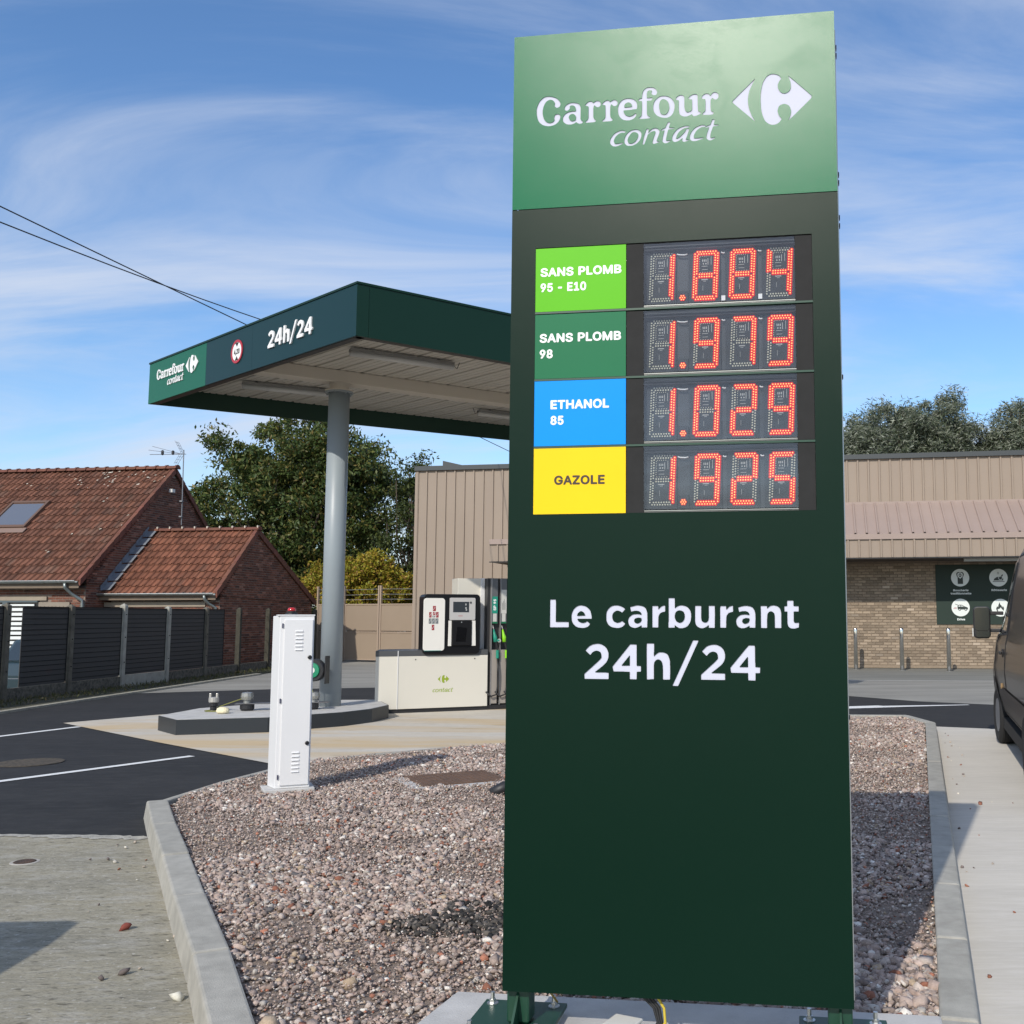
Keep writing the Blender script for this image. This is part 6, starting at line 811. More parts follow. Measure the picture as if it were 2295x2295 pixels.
# brick wall
brickc = [((0.285, 0.225, 0.165), 10), ((0.27, 0.212, 0.155), 8), ((0.30, 0.238, 0.177), 7), ((0.36, 0.295, 0.23), 0.8), ((0.25, 0.195, 0.143), 3)]
bm_store = palette('painted_brick', brickc, 0.85, bump=0.6, bscale=40, var=0.08); mortar = M('painted_mortar', (0.20, 0.155, 0.115), 0.95, var=0.1, scale=10, bump=0.5)
MB().box(-4.55, -0.012, 0, XR, 0.02, 3.21).build('mortar_bed', mortar, st)
def bricks(parent, name, mat, x0, x1, z0, z1, y, L, Hh, gap, clip=None, limit=300, seed=1, cam_local=None, rough=0.006, skip=None, axis='x'):
    """running bond; the nearest `limit` bricks are objects that share meshes, the rest are one mesh"""
    rnd = random.Random(seed); items = []; row = 0; z = z0
    while z+Hh <= z1+1e-6:
        x = x0-(L+gap)*(0.5 if row % 2 else 0)+rnd.uniform(-0.004, 0.004)
        while x < x1:
            a, b = max(x, x0), min(x+L, x1)
            if b-a > 0.03:
                iv = (clip(z, z+Hh) if clip else (x0, x1)); a2, b2 = max(a, iv[0]), min(b, iv[1])
                if b2-a2 > 0.03 and not (skip and skip(a2, b2, z, z+Hh)): items.append((a2, b2, z, rnd.uniform(0, rough)))
            x += L+gap
        z += Hh+gap; row += 1
    if cam_local is not None: items.sort(key=lambda q: (abs((q[0]+q[1])/2-cam_local[0])**2+abs(q[2]-cam_local[1])**2))
    meshes = {}
    def vf(a, b, zz_, pr):
        c = 0.004; yo = y-0.010-pr
        v = [(a, y, zz_), (b, y, zz_), (b, y, zz_+Hh), (a, y, zz_+Hh), (a+c, yo, zz_+c), (b-c, yo, zz_+c), (b-c, yo, zz_+Hh-c), (a+c, yo, zz_+Hh-c)]
        if axis == 'y': v = [(-p[1], p[0], p[2]) for p in v]
        return v, [(4, 5, 6, 7), (0, 1, 5, 4), (1, 2, 6, 5), (2, 3, 7, 6), (3, 0, 4, 7)]
    for (a, b, zz_, pr) in items[:limit]:
        key = (round(b-a, 3), round(pr, 3))
        if key not in meshes:
            v, f = vf(0, b-a, 0, pr); me = bpy.data.meshes.new(name); me.from_pydata(v, [], f); me.materials.append(mat); meshes[key] = me
        o = place(name, meshes[key], parent); o.location = (a, 0, zz_) if axis == 'x' else (0, a, zz_)
    if len(items) > limit:
        m2 = MB()
        for (a, b, zz_, pr) in items[limit:]: m2.add(*vf(a, b, zz_, pr))
        m2.build(name+'_field', mat, parent, kind='stuff')
bricks(st, 'brick', bm_store, -4.5, XR, 0.09, 3.15, -0.013, 0.222, 0.072, 0.013, limit=300, seed=3, cam_local=(8.6, 0.9), skip=lambda a, b, z0, z1: a > 8.72 and b < 12.1 and z0 > 1.32 and z1 < 3.05)
MB().box(-4.5, -0.045, 0.0, XR, -0.013, 0.085).build('plinth_course', bm_store, st)
# info board
ib = thing('service_board', 'dark green board with four round white service pictograms on the shop wall', 'sign', (8.7, 0, 1.298), 0); 
Rm = Matrix.Translation((*SP, 0)) @ Matrix.Rotation(R_(SY), 4, 'Z'); ib.matrix_world = Rm @ Matrix.Translation((8.70, -0.045, 1.298))
bgm = M('board_green', (0.026, 0.042, 0.034), 0.5, spec=0.2); icm = M('board_white', (0.72, 0.76, 0.74), 0.5); icd = M('board_icon', (0.022, 0.032, 0.028), 0.5)
MB().box(0, 0, 0, 3.3, 0.02, 1.782).build('board', bgm, ib)
def ell(cx_, cz_, a, b, n=20, t0=0, t1=360): return [(cx_+a*math.cos(R_(t0+(t1-t0)*i/n)), cz_+b*math.sin(R_(t0+(t1-t0)*i/n))) for i in range(n + (0 if t1-t0 == 360 else 1))]
C1, C2, C3, C4 = (0.712, 1.387), (1.812, 1.382), (0.70, 0.500), (1.842, 0.492); RC = 0.262
for (c, nm) in ((C1, 'butcher'), (C2, 'rotisserie'), (C3, 'drive'), (C4, 'flame')):
    flat('pictogram_disc', [ell(c[0], c[1], RC, RC, 40)], -0.0005, 0.004, icm, ib)
cx_, cz_ = C1                                          # butcher with apron seen from the front
body = [(cx_-0.075, cz_-0.185), (cx_+0.080, cz_-0.185), (cx_+0.078, cz_+0.00), (cx_+0.055, cz_+0.02), (cx_, cz_-0.03), (cx_-0.05, cz_+0.02), (cx_-0.075, cz_+0.0)]
flat('pictogram', [body], -0.006, 0.003, icd, ib)
flat('pictogram', [ell(cx_, cz_+0.075, 0.042, 0.055, 16), ell(cx_-0.002, cz_+0.078, 0.022, 0.022, 12)], -0.006, 0.003, icd, ib)
for s_ in (-1, 1): flat('pictogram', [[(cx_+s_*p[0], cz_+p[1]) for p in ((0.062, -0.005), (0.085, 0.02), (0.108, 0.09), (0.102, 0.140), (0.062, 0.172), (0.010, 0.165), (0.012, 0.143), (0.055, 0.142), (0.078, 0.112), (0.072, 0.05))]], -0.006, 0.003, icd, ib)
flat('caption', text('Boucherie', cx_+0.01, 0.985, 0.058, 0.44, 'c')+text('traditionnelle', cx_+0.01, 0.890, 0.058, 0.60, 'c'), -0.0005, 0.003, icm, ib)
cx_, cz_ = C2                                          # roast chicken on a dish
flat('pictogram', [[(cx_-0.165, cz_-0.125), (cx_+0.170, cz_-0.125), (cx_+0.170, cz_-0.108), (cx_-0.165, cz_-0.108)]], -0.006, 0.003, icd, ib)
flat('pictogram', [[(cx_-0.145, cz_-0.085), (cx_+0.13, cz_-0.085), (cx_+0.135, cz_-0.03), (cx_+0.11, cz_+0.005), (cx_+0.02, cz_+0.025), (cx_-0.05, cz_+0.018), (cx_-0.12, cz_-0.03)]], -0.006, 0.003, icd, ib)
flat('pictogram', [[(cx_+0.03, cz_-0.01), (cx_+0.075, cz_-0.02), (cx_+0.118, cz_+0.055), (cx_+0.130, cz_+0.085), (cx_+0.105, cz_+0.095), (cx_+0.085, cz_+0.07)]], -0.0092, 0.003, icd, ib)
flat('pictogram', [ell(cx_+0.055, cz_-0.01, 0.062, 0.062, 16), ell(cx_+0.055, cz_-0.01, 0.048, 0.048, 16)], -0.0092, 0.003, icm, ib)
for q in (-0.03, 0.0): flat('pictogram', [[(cx_+q-0.006, cz_+0.10), (cx_+q+0.004, cz_+0.10), (cx_+q+0.020, cz_+0.13), (cx_+q+0.006, cz_+0.145), (cx_+q+0.016, cz_+0.17), (cx_+q+0.006, cz_+0.17), (cx_+q-0.004, cz_+0.145), (cx_+q+0.010, cz_+0.13)]], -0.006, 0.003, icd, ib)
flat('caption', text('Rôtisserie', cx_+0.01, 0.985, 0.058, 0.44, 'c'), -0.0005, 0.003, icm, ib)
cx_, cz_ = C3                                          # hatchback with raised tailgate
flat('pictogram', [[(cx_-0.085, cz_-0.055), (cx_-0.092, cz_+0.02), (cx_-0.078, cz_+0.072), (cx_-0.03, cz_+0.082), (cx_+0.04, cz_+0.078), (cx_+0.12, cz_+0.030), (cx_+0.195, cz_+0.005), (cx_+0.21, cz_-0.03), (cx_+0.20, cz_-0.062)],
    [(cx_-0.066, cz_+0.025), (cx_-0.055, cz_+0.062), (cx_-0.005, cz_+0.065), (cx_-0.005, cz_+0.028)], [(cx_+0.012, cz_+0.028), (cx_+0.012, cz_+0.063), (cx_+0.04, cz_+0.060), (cx_+0.095, cz_+0.028)]], -0.006, 0.003, icd, ib)
for q in (-0.03, 0.145): flat('pictogram', [ell(cx_+q, cz_-0.062, 0.036, 0.036, 16), ell(cx_+q, cz_-0.062, 0.018, 0.018, 12)], -0.0095, 0.002, icd, ib); flat('pictogram', [ell(cx_+q, cz_-0.062, 0.018, 0.018, 12)], -0.0095, 0.002, icm, ib)
flat('pictogram', [[(cx_-0.085, cz_+0.068), (cx_-0.160, cz_+0.100), (cx_-0.156, cz_+0.110), (cx_-0.08, cz_+0.082)]], -0.006, 0.003, icd, ib)
flat('pictogram', [[(cx_-0.21, cz_-0.035), (cx_-0.11, cz_-0.035), (cx_-0.11, cz_-0.022), (cx_-0.21, cz_-0.022)], [(cx_-0.185, cz_-0.008), (cx_-0.115, cz_-0.008), (cx_-0.115, cz_+0.004), (cx_-0.185, cz_+0.004)]], -0.006, 0.003, M('pink_lines', (0.45, 0.16, 0.2), 0.5), ib)
flat('caption', text('Drive', cx_+0.005, 0.118, 0.062, 0.225, 'c'), -0.0005, 0.003, icm, ib)
cx_, cz_ = C4                                          # flame
flat('pictogram', [[(cx_-0.09, cz_-0.13), (cx_-0.13, cz_-0.03), (cx_-0.095, cz_+0.04), (cx_-0.07, cz_+0.015), (cx_-0.055, cz_+0.09), (cx_-0.022, cz_+0.165), (cx_-0.01, cz_+0.10), (cx_+0.035, cz_+0.05), (cx_+0.04, cz_-0.0), (cx_+0.07, cz_+0.05), (cx_+0.10, cz_-0.02), (cx_+0.08, cz_-0.09), (cx_+0.03, cz_-0.03), (cx_+0.0, cz_+0.01), (cx_-0.03, cz_-0.03), (cx_-0.085, cz_-0.04), (cx_-0.075, cz_-0.09)]], -0.006, 0.003, icd, ib)
# bollards
chrome = M('polished_steel', (0.72, 0.71, 0.69), 0.13, metal=1.0)
def bollard(x, y, lab):
    t = thing('bollard', lab, 'bollard', (x, y, -0.0125), group='steel bollards before the brick wall')
    o = MB().lathe([(0.062, 0.004), (0.062, 1.15), (0.058, 1.185), (0.04, 1.215), (0.014, 1.226)], n=24).build('post', chrome, t, smooth=True)
    MB().lathe([(0.095, 0), (0.095, 0.006), (0.064, 0.010)], n=24).build('collar', gal, t); return t
bollard(6.02, 30.28, 'steel bollard left of the other two, nearest the price sign edge'); bollard(7.24, 29.74, 'middle steel bollard, before bare brick wall left of the green board'); bollard(8.44, 29.22, 'steel bollard standing just left below the dark green board')

# ------------------------------------------------------------------ sheet metal gate beside the shop
G0, G1 = Vector((-11.9, 36.75)), Vector((-8.02, 34.95)); gd = G1-G0; gL = gd.length; gy = math.degrees(math.atan2(gd.y, gd.x))
gt = thing('yard_gate', 'taupe sheet metal gate and fence with wire strands above', 'gate', (G0.x, G0.y, 0), gy)
tp = M('taupe_sheet', (0.30, 0.235, 0.175), 0.5, var=0.03, scale=1.0); tpf = M('taupe_frame', (0.36, 0.28, 0.215), 0.5)
px_ = [0.0, 0.3, 0.66, 1.0]
for i, (a, b) in enumerate(((0.0, 0.29), (0.29, 0.655), (0.655, 0.995))):
    x0, x1 = a*gL+0.04, b*gL-0.02
    for (z0, z1) in ((0.06, 0.99), (1.03, 1.94)):
        MB().box(x0+0.03, 0.0, z0+0.03, x1-0.03, 0.012, z1).build('sheet_panel', tp, gt)
    fr = MB(); fr.box(x0, -0.02, 0.05, x0+0.035, 0.03, 1.99); fr.box(x1-0.035, -0.02, 0.05, x1, 0.03, 1.99)
    for z in (0.05, 0.995, 1.95): fr.box(x0+0.0355, -0.02, z, x1-0.0355, 0.03, z+0.04)
    fr.build('gate_frame', tpf, gt)
for f in (0.005, 0.285, 0.645, 0.665, 0.998):
    MB().box(f*gL-0.03, -0.03, 0.0, f*gL+0.03, 0.05, 2.62).build('post', tpf, gt)
for z in (2.15, 2.32, 2.50): MB().tube([(0, 0.0, z), (gL*0.33, 0, z-0.02), (gL*0.66, 0, z), (gL, 0, z-0.015)], 0.007, 5).build('wire', gal, gt)
# ------------------------------------------------------------------ brick house and its low annexe
tilem = palette('clay_tile', [((0.150, 0.066, 0.042), 12), ((0.138, 0.063, 0.041), 9), ((0.162, 0.072, 0.045), 7), ((0.125, 0.062, 0.043), 3), ((0.150, 0.080, 0.055), 2)], 0.8, bump=0.5, bscale=25, var=0.14)
tilem2 = palette('newer_clay_tile', [((0.185, 0.074, 0.043), 10), ((0.170, 0.068, 0.040), 6), ((0.205, 0.085, 0.050), 4), ((0.145, 0.066, 0.042), 2)], 0.8, bump=0.4, bscale=25, var=0.15)
redb = palette('red_brick', [((0.165, 0.068, 0.046), 8), ((0.20, 0.085, 0.058), 6), ((0.135, 0.060, 0.044), 5), ((0.25, 0.125, 0.09), 2), ((0.10, 0.052, 0.042), 2)], 0.9, bump=0.5, bscale=30, var=0.15)
rmort = M('red_brick_mortar', (0.24, 0.19, 0.155), 0.95, var=0.2, scale=6, bump=0.4)
vergem = M('verge_tile', (0.145, 0.056, 0.036), 0.85, var=0.2, scale=4, bump=0.4, objrand=0.15); zincm = M('zinc_gutter', (0.27, 0.30, 0.29), 0.4, metal=0.7, var=0.15, scale=6)
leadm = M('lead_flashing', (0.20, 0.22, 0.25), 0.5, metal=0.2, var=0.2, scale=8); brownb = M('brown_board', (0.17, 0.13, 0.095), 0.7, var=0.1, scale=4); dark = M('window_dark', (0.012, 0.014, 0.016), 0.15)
PROF = [(0, .012), (.012, .034), (.032, .052), (.052, .052), (.072, .030), (.084, .006), (.13, .0), (.17, .0), (.198, .011)]
def tile_mesh(mat, tw, th):
    v = []; s = tw/0.2
    for (u, h) in PROF: v += [(u*s, 0, h+.036), (u*s, th, h), (u*s, .045, h+.002)]
    f = []
    for i in range(len(PROF)-1): a, b = 3*i, 3*i+3; f += [(a, b, b+1, a+1), (a+2, b+2, b, a)]
    me = bpy.data.meshes.new('roof_tile'); me.from_pydata(v, [], f); me.materials.append(mat); return me
def roof(parent, mat, x0, x1, ye, ze, yr, zr, tw, course, limit, skip=None, side=1, objs=True, near=None):
    sl = math.hypot(yr-ye, zr-ze); ang = math.atan2(zr-ze, abs(yr-ye)); me = tile_mesh(mat, tw, course+0.035)
    rows = int(round(sl/course)); course = sl/rows; cols = int(round((x1-x0)/tw)); tw = (x1-x0)/cols; items = []
    for r in range(rows):
        for c in range(cols):
            x = x0+c*tw; d = r*course
            y = ye+side*math.cos(ang)*d; z = ze+math.sin(ang)*d
            if skip and skip(x, y): continue
            items.append((x+random.uniform(-.002, .002), y, z+random.uniform(0, .004), random.uniform(-.012, .012)))
    if near: items.sort(key=lambda q: (q[0]-near[0])**2+(q[1]-near[1])**2)
    base = Matrix.Rotation(ang, 4, 'X') if side == 1 else Matrix.Rotation(-ang, 4, 'X') @ Matrix.Scale(-1, 4, (0, 1, 0))
    n = limit if objs else 0
    for (x, y, z, a) in items[:n]:
        o = place('roof_tile', me, parent); o.matrix_basis = Matrix.Translation((x, y, z)) @ base @ Matrix.Rotation(a, 4, 'Z')
    if len(items) > n:
        vs = np.array([v.co[:] for v in me.vertices]); fs = [tuple(p.vertices) for p in me.polygons]; mb = MB(); B = np.array(base)[:3, :3]; vv = vs @ B.T
        for (x, y, z, a) in items[n:]: mb.add((vv+np.array([x, y, z])).tolist(), fs)
        mb.build('roof_tile_field', mat, parent, kind='stuff')
def ridge(parent, mat, x0, x1, y, z, step=0.36, r=0.115, spots=None):
    n = int(round((x1-x0)/step)); step = (x1-x0)/n
    for i in range(n):
        a = x0+i*step; vs = []; fs = []; m = 8
        for (x, rr) in ((a, r*0.92), (a+step*0.86, r*0.92), (a+step*0.87, r*1.13), (a+step+0.02, r*1.16)):
            for k in range(m+1): t = math.pi*k/m; vs.append((x, y+rr*math.cos(t)*1.1, z-0.03+rr*math.sin(t)))
        for j in range(3):
            for k in range(m): fs.append((j*(m+1)+k, j*(m+1)+k+1, (j+1)*(m+1)+k+1, (j+1)*(m+1)+k))
        fs += [tuple(range(m+1)), tuple(range(3*(m+1), 4*(m+1)))[::-1]]
        o = MB().add(vs, fs).build('ridge_tile', mat, parent)
        if spots: MB().box(a+step*0.9, y-0.10, z+r*0.2, a+step*0.99, y-0.02, z+r*1.0).build('mortar_spot', spots, parent)
def verge(parent, x, ye, ze, yr, zr, n, side=1):
    for i in range(n):
        a, b = i/n, (i+1)/n-0.004
        ya, za, yb, zb = ye+(yr-ye)*a, ze+(zr-ze)*a, ye+(yr-ye)*b, ze+(zr-ze)*b
        MB().add([(x, ya, za-0.14), (x+0.035, ya, za-0.14), (x+0.035, ya, za+0.055), (x-0.07, ya, za+0.06), (x, yb, zb-0.15), (x+0.035, yb, zb-0.15), (x+0.035, yb, zb+0.035), (x-0.07, yb, zb+0.05)],
                 [(0, 1, 2, 3), (7, 6, 5, 4), (1, 5, 6, 2), (2, 6, 7, 3), (0, 4, 5, 1), (3, 7, 4, 0)]).build('verge_tile', vergem, parent)
def gutter(parent, x0, x1, y, z, r=0.065):
    m = 8; vs = []; fs = []
    for x in (x0, x1):
        for rr in (r, r-0.006):
            for k in range(m+1): t = math.pi+math.pi*k/m; vs.append((x, y+rr*math.cos(t), z+rr*math.sin(t)))
    q = m+1
    for k in range(m): fs += [(k, k+1, 2*q+k+1, 2*q+k), (q+k+1, q+k, 3*q+k, 3*q+k+1), (k+1, k, q+k, q+k+1), (2*q+k, 2*q+k+1, 3*q+k+1, 3*q+k)]
    fs += [(0, 2*q, 3*q, q), (m, q+m, 3*q+m, 2*q+m)]
    g = MB().add(vs, fs).build('gutter', zincm, parent)
    MB().cyl((x0, y-r, z+0.004), (x1, y-r, z+0.004), 0.012, 8).build('gutter_bead', M('zinc_bright', (0.55, 0.56, 0.54), 0.35, metal=0.6) if 'zinc_bright' not in MATS else MATS['zinc_bright'], parent)
def window_blind(parent, x0, x1, z0, z1, y, mull):
    MB().box(x0, y+0.10, z0, x1, y+0.13, z1).build('window_glass', dark, parent)
    fr = MB(); fr.box(x0, y+0.04, z1-0.05, x1, y+0.0995, z1); fr.box(x0, y+0.04, z0, x1, y+0.0995, z0+0.05)
    for m in mull: fr.box(m-0.075, y+0.03, z0+0.0505, m+0.075, y+0.0995, z1-0.0505)
    fr.build('window_frame', M('grey_frame', (0.09, 0.115, 0.125), 0.4) if 'grey_frame' not in MATS else MATS['grey_frame'], parent)
    edges = [x0+0.02]+list(mull)+[x1-0.02]
    for a, b in zip(edges[:-1], edges[1:]):
        z = z1-0.10; i = 0
        while z > z0+0.08:
            MB().box(a+0.085, y+0.055, z-0.085 if i else z-0.05, b-0.085, y+0.085, z).build('blind_slat', M('blind_white', (0.74, 0.77, 0.76), 0.5) if 'blind_white' not in MATS else MATS['blind_white'], parent)
            z -= 0.135 if i else 0.11; i += 1
H1 = thing('brick_house', 'red brick house with long orange clay tile roof and roof window', 'house', (-16.09, 28.98, -0.5), -8)
def lz(z): return z+0.5
hy = 0.35; sl1 = 3.80/4.28
MB().xz([(-9.2, 0), (-0.10, 0), (-0.10, lz(2.40)), (-9.2, lz(2.40))], hy, 8.2).build('wall', rmort, H1)
gx = -0.10                                              # gable above the eaves
MB().add([(gx, hy, lz(2.401)), (gx, 8.2, lz(2.401)), (gx, 4.28, lz(6.18)), (gx-0.3, hy, lz(2.401)), (gx-0.3, 8.2, lz(2.401)), (gx-0.3, 4.28, lz(6.18))], [(0, 1, 2), (5, 4, 3), (0, 2, 5, 3), (1, 4, 5, 2), (0, 3, 4, 1)]).build('gable', rmort, H1)
def gclip(z0, z1): 
    q = (z1-lz(2.57))/sl1+0.12; return (max(hy, q), 8.2-max(0, q-hy))
bricks(H1, 'brick', redb, hy+0.01, 8.1, 0.1, lz(6.1), 0.0, 0.21, 0.058, 0.014, clip=gclip, limit=150, seed=5, cam_local=(4.0, lz(5.0)), axis='y', rough=0.003)
for o in [c for c in H1.children if c.name.startswith('brick')]: o.location.x += gx-0.0
n0 = len(H1.children)
skipw = lambda a, b, z0, z1: (b > -9 and a < -1.28 and z1 > lz(-0.4) and z0 < lz(2.14))
bricks(H1, 'brick', redb, -9.1, -0.12, 0.1, lz(2.35), hy, 0.21, 0.058, 0.014, limit=120, seed=6, cam_local=(-0.7, lz(1.8)), skip=skipw, rough=0.003)
ns = lambda x, y: -4.72 < x+0.1 < -3.38 and 1.82 < y+0.15 < 2.98
roof(H1, tilem, -9.3, -0.05, 0.0, 2.53+0.5, 4.28, 6.33+0.5, 0.2, 0.36, 300, skip=ns, near=(-0.5, 0.5))
roof(H1, tilem, -9.3, -0.05, 8.56, 2.53+0.5, 4.28, 6.33+0.5, 0.2, 0.36, 0, side=-1, objs=False)
MB().add([(-9.3, 0.03, lz(2.50)), (-0.05, 0.03, lz(2.50)), (-0.05, 4.28, lz(6.29)), (-9.3, 4.28, lz(6.29)), (-9.3, 8.53, lz(2.50)), (-0.05, 8.53, lz(2.50))], [(0, 1, 2, 3), (3, 2, 5, 4), (0, 4, 5, 1)]).build('roof_deck', brownb, H1)
ridge(H1, vergem, -9.3, 0.02, 4.28, lz(6.40), spots=None); verge(H1, -0.05, 0.0, lz(2.57), 4.28, lz(6.37), 16); verge(H1, -0.05, 8.56, lz(2.57), 4.28, lz(6.37), 16)
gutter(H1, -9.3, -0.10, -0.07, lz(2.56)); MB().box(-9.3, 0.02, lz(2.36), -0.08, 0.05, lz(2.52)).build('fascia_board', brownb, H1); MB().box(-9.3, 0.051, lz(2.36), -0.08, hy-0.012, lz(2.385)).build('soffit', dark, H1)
MB().tube([(-0.44, -0.07, lz(2.50)), (-0.44, -0.06, lz(2.38)), (-0.36, 0.12, lz(2.20)), (-0.14, 0.27, lz(2.02)), (-0.13, 0.28, lz(1.9)), (-0.13, 0.28, 0.1)], 0.045, 12).build('downpipe', zincm, H1, smooth=True)
MB().box(-8.9, hy-0.06, lz(2.02), -1.27, hy-0.013, lz(2.13)).build('lintel_board', M('lintel_taupe', (0.30, 0.25, 0.19), 0.6, var=0.1, scale=3), H1)
window_blind(H1, -8.8, -1.53, lz(-0.3), lz(2.015), hy-0.13, (-2.55, -4.6, -6.6))
sh = MB().box(-1.50, hy-0.07, lz(0.2), -0.53, hy-0.030, lz(1.97)).build('shutter', M('shutter_taupe', (0.26, 0.22, 0.175), 0.6, var=0.08, scale=3), H1)
for k in range(7): MB().box(-1.44+k*0.12, hy-0.076, lz(0.25), -1.42+k*0.12, hy-0.0705, lz(1.86)).build('groove', brownb, sh)
MB().box(-1.55, hy-0.09, lz(1.80), -0.50, hy-0.077, lz(1.83)).build('rail', brownb, sh)
# roof window
def onslope(x, y, h=0.0): return (x, y-h*math.sin(math.atan(sl1)), lz(2.57)+sl1*y+h*math.cos(math.atan(sl1)))
def slopebox(x0, x1, y0, y1, h0, h1):
    return MB().add([onslope(x0, y0, h0), onslope(x1, y0, h0), onslope(x1, y1, h0), onslope(x0, y1, h0), onslope(x0, y0, h1), onslope(x1, y0, h1), onslope(x1, y1, h1), onslope(x0, y1, h1)], [(0, 3, 2, 1), (4, 5, 6, 7), (0, 1, 5, 4), (1, 2, 6, 5), (2, 3, 7, 6), (3, 0, 4, 7)])
rw = slopebox(-4.70, -3.40, 1.88, 2.93, -0.03, 0.055).build('roof_window', M('window_brown', (0.13, 0.075, 0.05), 0.5), H1)
slopebox(-4.60, -3.50, 1.98, 2.82, 0.056, 0.062).build('pane', M('skylight_glass', (0.10, 0.115, 0.15), 0.06, spec=1.0), rw)
for a in ((-4.70, -4.62, 1.88, 2.93), (-3.48, -3.40, 1.88, 2.93), (-4.615, -3.485, 1.88, 1.965), (-4.615, -3.485, 2.85, 2.93)): slopebox(a[0], a[1], a[2], a[3], 0.0555, 0.085).build('sash', MATS['window_brown'], rw)
slopebox(-4.80, -3.30, 1.70, 1.87, 0.03, 0.052).build('apron', M('apron_lead', (0.22, 0.15, 0.12), 0.6), rw)
MB().box(0.0, 3.90, lz(5.55), 0.12, 4.05, lz(5.66)).build('gable_lamp', M('lamp_white', (0.6, 0.6, 0.58), 0.5), H1)
lich = palette('lichen', [((0.55, 0.52, 0.44), 3), ((0.42, 0.36, 0.28), 2)], 0.9)
mb = MB()
for i in range(60):
    u = random.random(); x = -0.15-abs(random.gauss(0, 2.0)) if u < .7 else random.uniform(-6, 0); y = 4.15-abs(random.gauss(0, .35)) if u < .7 else random.uniform(0.5, 4); s = random.uniform(.02, .055); p = onslope(x, y, 0.048)
    q = onslope(x+s, y+s*.6, 0.046); r = onslope(x+s*.2, y+s*1.1, 0.045); t = onslope(x-s*.6, y+s*.3, 0.047); mb.add([p, q, r, t], [(0, 1, 2, 3)])
mb.build('lichen_spots', lich, H1, kind='stuff')

H2 = thing('brick_annexe', 'low red brick annexe with orange tile roof joined to the house', 'annexe', (-12.4, 29.4, -0.5), -8)
AY = 0.28; s2 = 2.0/2.18; s3_ = 2.17/3.99
MB().xz([(-3.5, 0), (-0.08, 0), (-0.08, lz(2.0)), (-3.5, lz(2.0))], AY, 6.0).build('wall', rmort, H2)
MB().add([(-0.08, AY, lz(2.001)), (-0.08, 6.0, lz(2.001)), (-0.08, 2.18, lz(4.1)), (-0.38, AY, lz(2.001)), (-0.38, 6.0, lz(2.001)), (-0.38, 2.18, lz(4.1))], [(0, 1, 2), (5, 4, 3), (0, 2, 5, 3), (1, 4, 5, 2), (0, 3, 4, 1)]).build('gable', rmort, H2)
def gclip2(z0, z1): return (max(AY, (z1-lz(2.23))/s2+0.08), min(6.0, 6.17-(z1-lz(2.06))/s3_-0.08))
bricks(H2, 'brick', redb, AY+0.01, 5.98, 0.1, lz(4.05), 0.0, 0.21, 0.058, 0.014, clip=gclip2, limit=300, seed=9, cam_local=(3.2, lz(1.9)), axis='y', rough=0.004)
for o in [c for c in H2.children if c.name.startswith('brick')]: o.location.x += -0.08
bricks(H2, 'brick', redb, -3.45, -0.10, 0.1, lz(1.98), AY, 0.21, 0.058, 0.014, limit=60, seed=10, cam_local=(-0.3, lz(1.9)), rough=0.003)
roof(H2, tilem2, -3.72, -0.04, 0.0, 2.19+0.5, 2.18, 4.19+0.5, 0.205, 0.33, 300, near=(0, 0))
roof(H2, tilem2, -3.72, -0.04, 6.17, 2.02+0.5, 2.18, 4.19+0.5, 0.205, 0.33, 0, side=-1, objs=False)
MB().add([(-3.7, 0.03, lz(2.16)), (-0.04, 0.03, lz(2.16)), (-0.04, 2.18, lz(4.14)), (-3.7, 2.18, lz(4.14)), (-3.7, 6.14, lz(1.98)), (-0.04, 6.14, lz(1.98))], [(0, 1, 2, 3), (3, 2, 5, 4), (0, 4, 5, 1)]).build('roof_deck', brownb, H2)
ridge(H2, vergem, -3.75, 0.02, 2.18, lz(4.25), 0.40, 0.10, spots=M('mortar_white', (0.55, 0.50, 0.42), 0.9)); verge(H2, -0.04, 0.0, lz(2.23), 2.18, lz(4.23), 9); verge(H2, -0.04, 6.17, lz(2.06), 2.18, lz(4.23), 13)
gutter(H2, -3.85, -0.06, -0.06, lz(2.21)); MB().box(-3.8, 0.02, lz(2.03), -0.06, 0.05, lz(2.18)).build('fascia_board', brownb, H2)
MB().box(-3.7, AY-0.05, lz(1.84), -0.5, AY-0.013, lz(1.97)).build('lintel_board', MATS['lintel_taupe'], H2)
MB().tube([(-0.36, -0.06, lz(2.17)), (-0.36, -0.05, lz(2.06)), (-0.30, 0.08, lz(1.92)), (-0.17, 0.22, lz(1.82)), (-0.16, 0.22, 0.1)], 0.045, 12).build('downpipe', zincm, H2, smooth=True)
for i in range(7):                                     # stepped lead flashing against the house gable
    a, b = i/7, (i+1)/7-0.01; ya, yb = 2.15*a, 2.15*b
    MB().add([(-3.66, ya, lz(2.23)+s2*ya+0.09), (-3.36, ya, lz(2.23)+s2*ya+0.105), (-3.36, yb, lz(2.23)+s2*yb+0.085), (-3.66, yb, lz(2.23)+s2*yb+0.07), (-3.66, ya, lz(2.23)+s2*ya+0.22), (-3.66, yb, lz(2.23)+s2*yb+0.20)], [(0, 1, 2, 3), (4, 0, 3, 5)]).build('flashing', leadm, H2)
